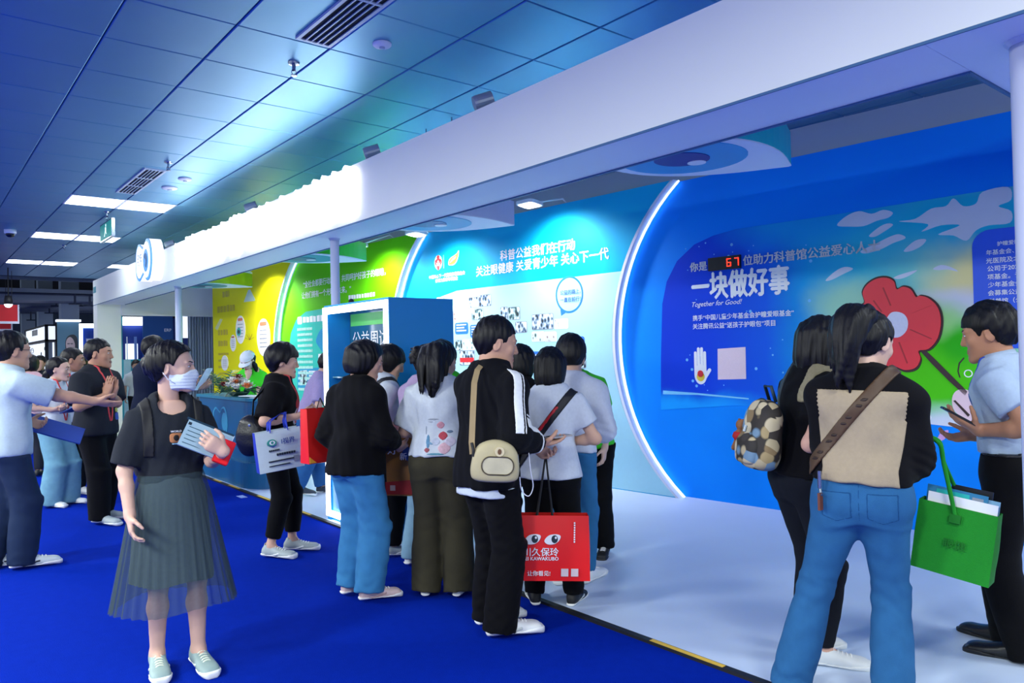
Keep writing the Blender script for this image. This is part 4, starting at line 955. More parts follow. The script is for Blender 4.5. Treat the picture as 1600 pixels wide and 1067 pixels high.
for k in range(2):
    u0, v0 = PP(129.5, 520 + 3 * k); bars_.box((a[0] + .14, Yb - .006, zt - .35 - .12 * k), (a[0] + .42, Yb, zt - .28 - .12 * k))
bars_.build('text_lines', P_white, g)
# stand with the letters ERP seen through the end opening
Ye = 20.2
def EB(name, x0, x1, yt, yb, mat, parent, dy=0.0, dep=.05, zb=None):
    a = onY(x0, (yt + yb) / 2, Ye - dy); b = onY(x1, (yt + yb) / 2, Ye - dy); zt = onY(x0, yt, Ye - dy)[2]; z0 = onY(x0, yb, Ye - dy)[2] if zb is None else zb
    return MB().box((a[0], Ye - dy, z0), (b[0], Ye - dy + dep, zt)).build(name, mat, parent)
e = thing('neighbour_stand', 'dark blue neighbouring stand with the letters ERP', 'exhibition stand', tuple(onY(240, 600, Ye) * (1, 1, 0)))
m_navy = M('stand_navy', '#0b2f86', .5, .15, 1.2); m_tealg = M('stand_teal', '#1b8f96', .5, .1, 2); m_dk = M('stand_dark', '#06080c', .8)
EB('back_panel', 184, 345, 482, 640, m_navy, e, 0, .08, 0)
EB('top_band', 182, 345, 481, 496, m_dk, e, .06, .05)
EB('side_strip', 183, 192, 487, 640, m_tealg, e, .12, .05, 0)
EB('ceiling_slab', 192.5, 224.5, 495, 508, m_led_w, e, .14, .05)
EB('front_panel', 224, 271, 486, 640, M('stand_blue', '#0d4a8c', .5, .1, 1), e, .3, .06, 0)
EB('front_header', 222, 300, 482, 489.5, M('stand_header', '#2c8f8c', .5), e, .36, .05)
EB('front_panel', 277, 287, 480, 640, M('stand_deep', '#071a3c', .5), e, .3, .06, 0)
EB('lit_screen', 286, 294.5, 484, 528, m_kl, e, .34, .04)
EB('white_poster', 196.5, 215.5, 537, 562, m_kl, e, .22, .03)
EB('glass_column', 210, 214, 526, 562, M('glass_pale', '#6f8fd0', .3), e, .26, .03); EB('glass_column', 198, 199.5, 526, 562, P_white, e, .28, .03)
EB('low_counter', 176, 236, 562, 640, M('stand_counter', '#2fa6b4', .5, .15, 2), e, .6, .3, 0)
EB('counter_stripe', 194, 205, 562, 640, M('stand_counter_pale', '#a9d4d6', .5), e, .63, .03, 0)
fe = lambda u, v, dd: (u, Ye - .3 - dd, v)
q = onY(257, 518, Ye - .31); text('lettering', 'ERP', fe, float(q[0]), float(q[2]), width=float(onY(268, 518, Ye - .31)[0] - q[0]), mat=P_white, parent=e, off=.004)
q = onY(181, 527, Ye - .13); text('lettering', 'A', lambda u, v, dd: (u, Ye - .12 - dd, v), float(q[0]) + .05, float(q[2]), width=.07, mat=P_white, parent=e, off=.004)
# spotlight seen under the header
p = onY(191, 482, 18.0); t = thing('stage_spotlight', 'bright round spotlight hanging beyond the booth end', 'spotlight', tuple(p))
MB().lathe([(.001, -.02), (.07, -.02), (.075, .05), (.05, .14), (.001, .15)], p, 16).build('can', m_black, t, True); MB().lathe([(.001, -.05), (.07, -.04), (.065, -.02), (.001, -.02)], p, 16).build('lens', m_fl_face, t); MB().tube([p + (0, 0, .14), (p[0], p[1], 3.5)], .012, 6).build('stem', m_black, t)
# grey curtain at the end wall next to the yellow panel
cur = MB(); Yc = 17.6; a = onY(294, 550, Yc); b = onY(345, 550, Yc); n = 40; zt = 2.7
vsx = []
for i in range(n + 1):
    x = a[0] + (b[0] - a[0]) * i / n; yy = Yc + .05 * math.sin(i * 1.9); vsx += [(x, yy, .0), (x, yy, zt)]
cu_ = obj('grey_curtain', vsx, [(2 * i, 2 * i + 2, 2 * i + 3, 2 * i + 1) for i in range(n)], M('curtain_grey', '#8fa0b4', .7, .06), None, True, origin=((a[0] + b[0]) / 2, Yc, 0)); tag(cu_, 'pale grey pleated curtain hanging beside the yellow wall', 'curtain')
# ================================================================== soft-shape modelling: signed distance fields -> meshes
def nrm(v): v = np.asarray(v, float); return v / (np.linalg.norm(v) + 1e-12)
def smin(a, b, k):
    h = np.maximum(k - np.abs(a - b), 0) / k; return np.minimum(a, b) - h * h * k * .25
def smax(a, b, k): return -smin(-a, -b, k)
class Cone:
    """tapered capsule"""
    def __init__(s, a, b, ra, rb, sx=1.0, xdir=None):
        s.a = np.asarray(a, float); s.b = np.asarray(b, float); s.ra, s.rb = ra, rb; s.sx = sx; s.xd = None if xdir is None else nrm(xdir)
        r = max(ra, rb) * max(1, sx); s.lo = np.minimum(s.a, s.b) - r; s.hi = np.maximum(s.a, s.b) + r
    def __call__(s, P):
        ba = s.b - s.a; L = ba @ ba; pa = P - s.a
        t = np.clip(pa @ ba / (L + 1e-12), 0, 1); q = pa - t[:, None] * ba
        if s.xd is not None: q = q - ((1 - 1 / s.sx) * (q @ s.xd))[:, None] * s.xd
        return np.sqrt((q * q).sum(1)) - (s.ra + (s.rb - s.ra) * t)
class Ell:
    """ellipsoid with axes as rows of R"""
    def __init__(s, c, r, R=None):
        s.c = np.asarray(c, float); s.r = np.asarray(r, float); s.R = np.eye(3) if R is None else np.asarray(R); m = s.r.max(); s.lo = s.c - m; s.hi = s.c + m
    def __call__(s, P):
        q = (P - s.c) @ s.R.T; k0 = np.sqrt(((q / s.r) ** 2).sum(1)); k1 = np.sqrt(((q / s.r ** 2) ** 2).sum(1)) + 1e-9
        return k0 * (k0 - 1) / k1
class Loft:
    """elliptic sections along an axis: rows (t, halfwidth x, halfdepth y, offset x, offset y), superellipse power p"""
    def __init__(s, o, R, rows, p=2.0, cap=.0):
        s.o = np.asarray(o, float); s.R = np.asarray(R); rows = np.asarray(rows, float); tt = rows[:, 0]; n = 40; T = np.linspace(tt[0], tt[-1], n)
        # smooth (monotone-ish) resample
        out = [T]
        for c in range(1, rows.shape[1]):
            y = rows[:, c]; m = np.gradient(y, tt); i = np.clip(np.searchsorted(tt, T) - 1, 0, len(tt) - 2); h = tt[i + 1] - tt[i]; u = (T - tt[i]) / h
            out.append((1 + 2 * u) * (1 - u) ** 2 * y[i] + u * (1 - u) ** 2 * h * m[i] + u * u * (3 - 2 * u) * y[i + 1] + u * u * (u - 1) * h * m[i + 1])
        s.tab = np.array(out).T; s.p = p; s.cap = cap
        r = rows[:, 1:3].max() + np.abs(rows[:, 3:]).max(initial=0); e = s.o + s.R.T @ np.array([0, 0, tt[0]]); f = s.o + s.R.T @ np.array([0, 0, tt[-1]])
        s.lo = np.minimum(e, f) - r; s.hi = np.maximum(e, f) + r
    def __call__(s, P):
        q = (P - s.o) @ s.R.T; T = s.tab[:, 0]; t = q[:, 2]; tc = np.clip(t, T[0], T[-1])
        a = np.interp(tc, T, s.tab[:, 1]); b = np.interp(tc, T, s.tab[:, 2]); ox = np.interp(tc, T, s.tab[:, 3]) if s.tab.shape[1] > 3 else 0; oy = np.interp(tc, T, s.tab[:, 4]) if s.tab.shape[1] > 4 else 0
        x = np.abs(q[:, 0] - ox) / a; y = np.abs(q[:, 1] - oy) / b
        if s.p == 2: k = np.sqrt(x * x + y * y)
        else: k = (x ** s.p + y ** s.p) ** (1 / s.p)
        d = (k - 1) * np.minimum(a, b); dz = np.maximum(T[0] - t, t - T[-1])
        return np.maximum(d, dz) if s.cap == 0 else smax(d, dz, s.cap)
class Shape:
    def __init__(s): s.items = []; s.clips = []; s.post = []
    def add(s, p, k=.02, op='u'): s.items.append((op, p, k)); return s
    def sub(s, p, k=.01): return s.add(p, k, 's')
    def clip(s, fn): s.clips.append(fn); return s            # keep where fn(P) < 0
    def bump(s, fn): s.post.append(fn); return s
    def bounds(s):
        u = [p for o, p, k in s.items if o == 'u']; return np.min([p.lo for p in u], 0) - .02, np.max([p.hi for p in u], 0) + .02
    def raw(s, P, h=.01):
        d = np.full(len(P), .25)
        for op, p, k in s.items:
            m = k + .05 + 2 * h
            idx = np.nonzero(((P > p.lo - m) & (P < p.hi + m)).all(1))[0]
            if not len(idx): continue
            v = p(P[idx]); c = d[idx]
            d[idx] = smin(c, v, k) if op == 'u' else smax(c, -v, k)
        for fn in s.post: d = d + fn(P)
        return d
    def __call__(s, P, h=.01):
        d = s.raw(P, h)
        for fn in s.clips: d = np.maximum(d, fn(P))
        return d
class Derived:
    """another field with its own clips, e.g. a band on a sleeve"""
    def __init__(s, base, off, clips, box=None): s.base = base; s.off = off; s.cl = clips; s.box = box
    def bounds(s):
        lo, hi = s.base.bounds()
        if s.box is not None: lo = np.maximum(lo, s.box[0]); hi = np.minimum(hi, s.box[1])
        return lo - s.off, hi + s.off
    def __call__(s, P, h=.01):
        d = s.base(P, h) - s.off
        for fn in s.cl: d = np.maximum(d, fn(P))
        return d
def wrinkle(amp, f, seed, stretch=(1, 1, 1), n=5):
    rs = np.random.RandomState(seed); K = rs.normal(size=(n, 3)) * np.array(stretch) * f; ph = rs.uniform(0, 6.28, n)
    return lambda P: amp * sum(np.sin(P @ K[i] + ph[i]) for i in range(n)) / math.sqrt(n)
def mesh_field(S, h, lo=None, hi=None):
    """surface nets on a narrow band"""
    l, u = S.bounds(); lo = l if lo is None else np.maximum(l, lo); hi = u if hi is None else np.minimum(u, hi)
    B = 6; c = h * B
    nb = np.maximum(np.ceil((hi - lo) / c).astype(int) + 1, 1)
    g = np.stack(np.meshgrid(*[np.arange(k) for k in nb], indexing='ij'), -1).reshape(-1, 3)
    dc = S(lo + (g + .5) * c, h + c * .5)
    keep = np.abs(dc) < c * 1.35
    D = np.repeat(np.repeat(np.repeat(dc.reshape(nb).astype(np.float32), B, 0), B, 1), B, 2)
    loc = np.stack(np.meshgrid(*[np.arange(B)] * 3, indexing='ij'), -1).reshape(-1, 3)
    I = (g[keep][:, None, :] * B + loc[None]).reshape(-1, 3)
    if not len(I): return np.zeros((0, 3)), np.zeros((0, 4), int)
    D[I[:, 0], I[:, 1], I[:, 2]] = S(lo + I * h, h)
    ins = D < 0
    a = ins[:-1, :-1, :-1].astype(np.int8)
    cnt = a + ins[1:, :-1, :-1] + ins[:-1, 1:, :-1] + ins[:-1, :-1, 1:] + ins[1:, 1:, :-1] + ins[1:, :-1, 1:] + ins[:-1, 1:, 1:] + ins[1:, 1:, 1:]
    act = np.argwhere((cnt > 0) & (cnt < 8))
    if not len(act): return np.zeros((0, 3)), np.zeros((0, 4), int)
    cid = np.full(cnt.shape, -1, np.int32); cid[act[:, 0], act[:, 1], act[:, 2]] = np.arange(len(act))
    co = np.array([(i, j, k) for i in (0, 1) for j in (0, 1) for k in (0, 1)])
    vals = np.stack([D[act[:, 0] + o[0], act[:, 1] + o[1], act[:, 2] + o[2]] for o in co], 1)
    acc = np.zeros((len(act), 3)); num = np.zeros(len(act))
    for i in range(8):
        for j in range(i + 1, 8):
            if np.abs(co[i] - co[j]).sum() != 1: continue
            x = (vals[:, i] < 0) != (vals[:, j] < 0); den = vals[:, i] - vals[:, j]; t = np.where(x, vals[:, i] / np.where(den == 0, 1, den), 0)
            acc += np.where(x[:, None], co[i] + t[:, None] * (co[j] - co[i]), 0); num += x
    V = lo + (act + acc / num[:, None]) * h
    F = []
    for ax in range(3):
        s0 = [slice(None)] * 3; s1 = [slice(None)] * 3; s0[ax] = slice(0, -1); s1[ax] = slice(1, None)
        A = ins[tuple(s0)]; Bq = ins[tuple(s1)]; e = np.argwhere(A != Bq)
        o1, o2 = [(1, 2), (2, 0), (0, 1)][ax]
        ok = (e[:, o1] > 0) & (e[:, o2] > 0) & (e[:, o1] < cid.shape[o1]) & (e[:, o2] < cid.shape[o2]); e = e[ok]
        def cell(d1, d2):
            q = e.copy(); q[:, o1] -= d1; q[:, o2] -= d2; return cid[q[:, 0], q[:, 1], q[:, 2]]
        q = np.stack([cell(0, 0), cell(1, 0), cell(1, 1), cell(0, 1)], 1)
        fl = A[e[:, 0], e[:, 1], e[:, 2]]
        q[~fl] = q[~fl][:, ::-1]
        F.append(q[(q >= 0).all(1)])
    return V, np.concatenate(F)
def weld(parts):
    V = []; F = []; n = 0
    for v, f in parts:
        V.append(v); F.append(f + n); n += len(v)
    return np.concatenate(V), np.concatenate(F)
# ================================================================== people
def rotz(a): c, s = math.cos(a), math.sin(a); return np.array([[c, -s, 0], [s, c, 0], [0, 0, 1.]])
def rotx(a): c, s = math.cos(a), math.sin(a); return np.array([[1., 0, 0], [0, c, -s], [0, s, c]])
def roty(a): c, s = math.cos(a), math.sin(a); return np.array([[c, 0, s], [0, 1., 0], [-s, 0, c]])
def ik(A, T, l1, l2, hint):
    A = np.array(A, float); T = np.array(T, float); v = T - A; d = np.linalg.norm(v)
    if d > (l1 + l2) * .998: T = A + v / d * (l1 + l2) * .998; v = T - A; d = np.linalg.norm(v)
    if d < abs(l1 - l2) + .02: d = abs(l1 - l2) + .02
    u = v / np.linalg.norm(v); a = (l1 * l1 - l2 * l2 + d * d) / (2 * d); h = math.sqrt(max(l1 * l1 - a * a, 0)); p = np.array(hint, float); p = p - u * (p @ u); p = nrm(p)
    return A + u * a + p * h, T
def axes(z, xh):
    """rows x,y,z with z along z and x as near xh as possible"""
    z = nrm(z); x = np.array(xh, float); x = nrm(x - z * (x @ z)); return np.stack([x, np.cross(z, x), z])
m_eyeball = M('eyeball', '#e4e2e0', .25, .02); m_irisd = M('iris_dark', '#120c0a', .2, .02)
def skin(c): return M('skin_' + c, c, .55, .06, 14, .06, 90, spec=.35)
def hairm(c='#0b0a0d'): return M('hair_' + c, c, .5, .35, 40, .35, 90, stretch=(1, 1, .10), spec=.3)

class Person:
    def __init__(s, label, feet, face, H, sex='f', build=1.0, lean=4, side=0, twist=0, hipoff=(0, 0), head=(0, 0, 0), skin_c='#d2a78e', group=None, z0=.0, seed=1, dist=None, headoff=(0, 0, 0), headscale=1.0):
        s.sex = sex; s.H = H; s.s = H / 1.65; s.bw = build; s.seed = seed
        p = onz(feet[0], feet[1], z0) if dist is None else ondist(feet[0], feet[1], dist)
        s.pos = np.array([p[0], p[1], z0]); s.dist = math.hypot(p[0], p[1])
        v = nrm([p[0], p[1], 0]); a = math.radians(-face); f = rotz(a) @ v
        s.Rw = np.stack([[f[1], -f[0], 0], [f[0], f[1], 0], [0, 0, 1.]]).T       # local -> world
        s.view = s.Rw.T @ v
        S_ = s.s
        s.hip = np.array([hipoff[0], hipoff[1], .885 * S_])
        s.Rc = rotz(math.radians(twist)) @ roty(math.radians(side)) @ rotx(-math.radians(lean))
        s.sw = (.152 if sex == 'f' else .180) * S_ * (.5 + .5 * build)
        s.neck = s.hip + s.Rc @ np.array([0, -.005, .497 * S_])
        s.sh = {k: s.hip + s.Rc @ np.array([k * s.sw, -.008, .398 * S_]) for k in (-1, 1)}
        s.hs = (1.07 if sex == 'f' else 1.11) * headscale * (.6 + .4 * S_)
        hy, hp, hr = [math.radians(x) for x in head]
        s.Rh = rotz(-hy) @ rotx(-hp) @ roty(hr)
        s.hc = s.neck + s.Rc @ np.array([0, .014, .034 * S_]) + s.Rh @ np.array([0, .012, .078 * s.hs]) + np.array(headoff)
        s.skin = skin(skin_c); s.label = label; s.group = group
        s.hf = min(max(s.dist * .00105, .0036), .012); s.hcx = min(max(s.dist * .0021, .0075), .02)
        s.arm = {}; s.leg = {}; s.hand = {}; s.lt = .76; s.TOP = None; s.hem = None
        s.body = None; s.kids = []
    # ---- conversions
    def px(s, x, y, dd=0.0):
        return s.Rw.T @ (ondist(x, y, s.dist + dd) - s.pos)
    def W(s, P): return np.asarray(P) @ s.Rw.T + s.pos
    # ---- limbs
    def set_arm(s, k, wrist, hint=None, palm=(0, 0, -1), point=None, curl=.5, spread=.035, thumb=.4):
        """k=+1 right arm, -1 left; wrist in local coords"""
        l1, l2 = .262 * s.s, .235 * s.s
        hint = np.array([k * .5, -.8, -.3]) if hint is None else np.array(hint, float)
        e, w = ik(s.sh[k], wrist, l1, l2, hint); s.arm[k] = (s.sh[k], e, w)
        d = nrm(w - e) if point is None else nrm(point)
        s.hand[k] = (w, d, np.array(palm, float), curl, spread, thumb)
    def rest_arm(s, k, out=.06, fwd=.05, curl=.45, drop=.47):
        s.set_arm(k, s.sh[k] + np.array([k * out, fwd, -drop * s.s]), (k * .4, -1, 0), palm=(-k, .1, 0), curl=curl)
    def set_leg(s, k, foot, yaw=0, pitch=0, hint=None):
        """foot: local (x,y) of the heel-to-ankle point; yaw degrees outward turn of the toe (right +)"""
        h = s.hip + np.array([k * .088 * s.s, 0, -.03])
        fd = rotz(-math.radians(yaw)) @ np.array([0, 1., 0])
        a = np.array([foot[0], foot[1], .082 * s.s + (.10 * math.sin(math.radians(pitch)))])
        kn, an = ik(h, a, .402 * s.s, .384 * s.s, (0, 1, 0) if hint is None else hint)
        s.leg[k] = (h, kn, a, fd, math.radians(pitch))
    def stand(s, w=.10, dy=0.0, yaw=12):
        s.set_leg(1, (w, dy), yaw); s.set_leg(-1, (-w, -dy), -yaw)
    # ---- fields
    def head_field(s):
        S = Shape(); k = s.hs; A = lambda p: s.hc + s.Rh @ (np.array(p) * k); R = s.Rh.T
        S.add(Ell(A((0, -.014, .034)), np.array((.074, .094, .081)) * k, R), .02)
        m = 1.06 if s.sex == 'm' else 1.0
        S.add(Loft(A((0, 0, 0)), R, np.array([(-.113, .022 * m, .024, 0, .062), (-.10, .034 * m, .034, 0, .052), (-.075, .047 * m, .048, 0, .040), (-.04, .0585 * m, .058, 0, .030), (0, .066, .066, 0, .022), (.04, .068, .070, 0, .016), (.075, .058, .06, 0, .01)]) * k, 2.2, .02 * k), .03 * k)
        S.add(Ell(A((0, .075, -.097)), np.array((.022 * m, .016, .016)) * k, R), .02 * k)
        for q in (-1, 1):
            S.add(Ell(A((q * .042, .062, -.018)), np.array((.02, .018, .02)) * k, R), .02 * k)          # cheeks
            S.sub(Ell(A((q * .031, .0995, .010)), np.array((.019, .013, .0095)) * k, R), .012 * k)       # sockets
            S.add(Ell(A((q * .031, .079, .009)), np.array((.0145, .0105, .0095)) * k, R), .006 * k)      # lids
            S.add(Cone(A((q * .014, .0885, .027)), A((q * .046, .078, .026)), .0075 * k, .006 * k), .012 * k)
            S.add(Ell(A((q * .0745, -.010, -.004)), np.array((.0075, .019, .031)) * k, (s.Rh @ rotz(-q * .35) @ rotx(-.2)).T), .006 * k)
            S.sub(Ell(A((q * .083, -.006, -.002)), np.array((.005, .010, .017)) * k, R), .005 * k)
            S.add(Ell(A((q * .0105, .0925, -.031)), np.array((.008, .009, .007)) * k, R), .006 * k)      # nostrils
        S.add(Cone(A((0, .0885, .018)), A((0, .1035, -.026)), .0065 * k, .0105 * k), .012 * k)
        S.add(Cone(A((-.016, .0855, -.0595)), A((.016, .0855, -.0595)), .0055 * k, .0055 * k), .007 * k)
        S.add(Cone(A((-.012, .086, -.0695)), A((.012, .086, -.0695)), .0065 * k, .0065 * k), .007 * k)
        S.sub(Cone(A((-.024, .0905, -.0643)), A((.024, .0905, -.0643)), .0016 * k, .0016 * k), .004 * k)
        nr = (.047 if s.sex == 'f' else .056) * s.s * (.6 + .4 * s.bw)
        S.add(Cone(A((0, -.024, -.05)), s.neck + s.Rc @ np.array([0, -.012, -.04]), nr, nr * 1.12), .03)
        return S
    def hand_field(s, k):
        w, d, n, curl, spread, th = s.hand[k]
        S = Shape(); g = s.s * (.97 if s.sex == 'f' else 1.06); n = nrm(n - d * (n @ d)); t = np.cross(d, n) * k
        R = np.stack([t, n, d]); e = s.arm[k][1]; fr = (.026 if s.sex == 'f' else .029) * s.s
        S.add(Cone(w - nrm(w - e) * .07, w, fr * 1.12, fr), .02)
        S.add(Loft(w, R, np.array([(-.012, .024, .0195), (.02, .031, .0185), (.055, .040, .0165), (.088, .0405, .0125), (.098, .036, .009)]) * g, 2.6, .01), .02)
        for (off, L1, r) in ((.0295, .070, .0088), (.0100, .077, .009), (-.0095, .072, .0086), (-.0285, .057, .0077)):
            p = w + (d * .090 + t * off) * g; dr = nrm(d + t * off * spread * 30); ang = 0
            cu = curl * (1 + (.15 if off < 0 else 0))
            for seg, (fl, ca_) in enumerate(((.46, .75), (.30, 1.0), (.24, .7))):
                ang += ca_ * cu; dd = dr * math.cos(ang) + n * math.sin(ang); q = p + dd * L1 * fl * g
                r1 = r * (1 - .1 * seg) * g; S.add(Cone(p, q, r1, r1 * .92), .004); p = q
        p = w + (d * .026 + t * .026 + n * .006) * g; dr = nrm(t * .75 + d * .62 + n * (.15 + .5 * th)); dn = nrm(d * .75 + n * (.3 + th * .6) - t * .45 * th)
        q = p + dr * .040 * g; S.add(Cone(p, q, .0135 * g, .011 * g), .014); q2 = q + nrm(dr * .55 + dn * .6) * .030 * g; S.add(Cone(q, q2, .0105 * g, .0095 * g), .004); S.add(Cone(q2, q2 + nrm(dr * .2 + dn) * .024 * g, .0095 * g, .0075 * g), .004)
        return S
    def body_field(s):
        S = Shape(); g = s.s; b = s.bw; f = s.sex == 'f'
        S.add(Loft(s.hip, s.Rc.T, np.array([(-.10, .135, .088), (0, .150, .098), (.09, .132, .090), (.17, .115 if f else .128, .080), (.28, .125 if f else .14, .092), (.38, .135 if f else .155, .092), (.44, .115, .07), (.49, .055, .05)]) * g * np.array([1, b, b]), 2.2, .02), .03)
        for k in (-1, 1):
            if k in s.arm:
                a, e, w = s.arm[k]; u = (.040 if f else .046) * g * (.4 + .6 * b)
                S.add(Cone(a, e, u * 1.12, u * .84), .03); S.add(Cone(e, e + (w - e) * .35, u * .86, u * .84), .03); S.add(Cone(e + (w - e) * .35, w, u * .84, (.0265 if f else .0295) * g), .02)
            h, kn, an, fd, pt = s.leg[k]
            lt = s.lt; S.add(Cone(h, kn, .068 * g * lt, .046 * g * lt), .04); S.add(Cone(kn, kn + (an - kn) * .35 - fd * .012, .046 * g * lt, .047 * g * lt), .03); S.add(Cone(kn + (an - kn) * .35 - fd * .012, an, .047 * g * lt, .033 * g), .03)
            S.add(Cone(an, an + fd * .10 * g + np.array([0, 0, -.045 * g]), .032 * g, .024 * g), .03)
        return S
    def make(s, hair_c='#0b0a0d', mouth='#b0625c', brows=True):
        hf = s.head_field(); s.HF = hf; s.BF = s.body_field()
        parts = []
        lo, hi = hf.bounds(); parts.append(mesh_field(hf, s.hf))
        parts.append(mesh_field(s.BF, max(s.hcx, .011)))
        for k in s.hand: parts.append(mesh_field(s.hand_field(k), s.hf * .92))
        V, F = weld(parts)
        s.body = obj('person', s.W(V), F, s.skin, None, True, origin=s.pos); tag(s.body, s.label, 'person', s.group)
        # face
        if brows:
            hd = lambda P: (P - s.hc) @ s.Rh / s.hs
            box = (s.hc - .14, s.hc + .14); fo = max(0, s.hf - .0045) * .22
            def lipreg(P): q = hd(P); return np.maximum((np.abs(q[:, 0]) / .025) ** 2 + ((q[:, 2] + .0645) / .0125) ** 2 - 1, (.06 - q[:, 1])) * .01
            s.shell('lips', Derived(hf, .0007 + fo, [lipreg], box), M('lips_' + mouth, mouth, .4), .004)
            for q_ in (-1, 1):
                def br(P, q_=q_): q = hd(P); x = q[:, 0] * q_; zc = .0275 + .004 * np.sin((x - .012) / .038 * 3.1); return np.maximum(np.maximum(np.abs(x - .031) - .0195, np.abs(q[:, 2] - zc) - .0036 * (1.15 - np.abs(x - .025) / .03)), .04 - q[:, 1])
                s.shell('eyebrow', Derived(hf, .0015 + fo, [br], box), hairm(hair_c), .0036)
                def ey(P, q_=q_): q = hd(P); x = q[:, 0] * q_ - .031; return np.maximum((x / .0145) ** 2 + ((q[:, 2] - .0085) / (.0052)) ** 2 - 1, (.05 - q[:, 1]) * 20) * .004
                s.shell('eye', Derived(hf, .0006 + fo, [ey], box), m_eyeball, .003)
                def ir(P, q_=q_): q = hd(P); x = q[:, 0] * q_ - .031; return np.maximum(np.maximum((x / .0058) ** 2 + ((q[:, 2] - .0085) / .0056) ** 2 - 1, np.abs(q[:, 2] - .0085) / .0053 - 1), (.05 - q[:, 1]) * 20) * .004
                s.shell('iris', Derived(hf, .0012 + fo, [ir], box), m_irisd, .0028)
                def ls(P, q_=q_): q = hd(P); x = q[:, 0] * q_ - .031; return np.maximum(np.maximum(np.abs(q[:, 2] - (.0142 - 20 * x * x)) - .0013, np.abs(x) - .016), .05 - q[:, 1])
                s.shell('eyelash', Derived(hf, .0014 + fo, [ls], box), m_irisd, .0026)
        return s
    def shell(s, name, field, mat, h=None, label=None, parent=None):
        h = max(h, min(s.hf * .62, .0038)) if (h and h < .0065) else (h or s.hcx)
        V, F = mesh_field(field, h)
        if not len(F): return None
        o = obj(name, s.W(V), F, mat, parent or s.body, True, label=label); s.kids.append(o); return o
    def mesh(s, name, mb, mat, smooth=False, label=None, parent=None):
        """MB in local coords -> child"""
        return obj(name, s.W(mb.v), mb.f, mat, parent or s.body, smooth, label=label, mi=mb.m if isinstance(mat, (list, tuple)) else None)
    # ---- clothes
    def top(s, name, mat, sleeve=.6, hem=-.06, ease=.016, drape=.35, neck=.058, wr=.006, collar=None, flare=0.0, sl_ease=.022, neckz=.0, boxy=0.0, label=None, hemd=0.0, scoop=0.0):
        g = s.s; b = s.bw; f = s.sex == 'f'; S = Shape()
        e = ease / g
        wa = (.118 if f else .132) + boxy * .04
        hm = hem > .03
        rows = [(hem, .158 + flare, .108 + flare + hemd, 0, 0), (0.0 if hem < -.02 else hem + .03, .153 + flare * .5, .104 + flare * .4 + hemd * .7, 0, 0), (.10, .138 + boxy * .02, .097 + hemd * .4, 0, 0)] if not hm else [(hem, .138 + flare, .099 + flare + hemd, 0, 0), (hem + .03, .138 + flare * .6, .098 + flare * .6, 0, 0)]
        rows += [(.18, wa, .088, 0, .004), (.28, (.129 if f else .145), (.104 if f else .098), 0, .008 if f else 0), (.37, .14 if f else .16, .096, 0, 0), (.425, .125 if f else .145, .077, 0, -.004), (.468, .085, .06, 0, -.006), (.503 + neckz, .058, .054, 0, -.004)]
        rows = np.array(rows); rows[:, 1] = rows[:, 1] * b + e; rows[:, 2] = rows[:, 2] * b + e * 1.1
        S.add(Loft(s.hip, s.Rc.T, rows * g, 2.3, .012), .03)
        for k in (-1, 1):
            S.add(Cone(s.neck + s.Rc @ np.array([k * .035 * g, -.012, -.030 * g]), s.sh[k] + s.Rc @ np.array([-k * .008, 0, .004]), .052 * g + ease * .4, .050 * g * (.5 + .5 * b) + ease * .5), .05)
            if k not in s.arm or sleeve == 0: continue
            a, el, w = s.arm[k]; u = (.043 if f else .050) * g * (.4 + .6 * b)
            d1 = nrm(el - a); L1 = np.linalg.norm(el - a); R1 = axes(d1, s.Rc @ np.array([0, 1., 0]))
            if sleeve <= 1.0:
                S.add(Loft(a, R1, [(-.02, u * .95 + ease * .7, u * .95 + ease * .7), (.07, u * 1.12 + sl_ease, u * 1.12 + sl_ease), (L1 * sleeve, u * 1.05 + sl_ease * 1.2, u * 1.05 + sl_ease * 1.2)], 2, .004), .045)
            else:
                S.add(Cone(a + d1 * .03, el, u * 1.05 + sl_ease * .75, u * .95 + sl_ease), .06)
                d2 = nrm(w - el); L2 = np.linalg.norm(w - el); R2 = axes(d2, s.Rc @ np.array([0, 1., 0])); q = L2 * (sleeve - 1)
                S.add(Loft(el, R2, [(-.02, u * .92 + sl_ease, u * .92 + sl_ease), (q * .5, u * .85 + sl_ease * 1.1, u * .85 + sl_ease * 1.1), (q, u * .62 + sl_ease * .85, u * .62 + sl_ease * .85)], 2, .004), .04)
        up = s.hc + s.Rh @ np.array([0, -.01, -.02])
        S.sub(Cone(s.neck + s.Rc @ np.array([0, .012 + scoop * 1.2, .015 * g + neckz - scoop]), up, neck * g, neck * g), .006)
        if wr:
            Rl = s.Rc
            S.bump(wrinkle(wr * .5, 15, s.seed, (1, 1, .5))); S.bump(wrinkle(wr * .3, 40, s.seed + 9, (1, 1, .7)))
            for k in (-1, 1):
                if k in s.arm and sleeve > 1.0:
                    el = s.arm[k][1]; S.bump(lambda P, el=el: .006 * np.exp(-((P - el) ** 2).sum(1) / .006) * np.sin((P - el) @ np.array([40, 60, 150.])))
        s.TOP = S; s.hem = hem * g
        o = s.shell(name, S, mat, label=label); s.topo = o
        return o
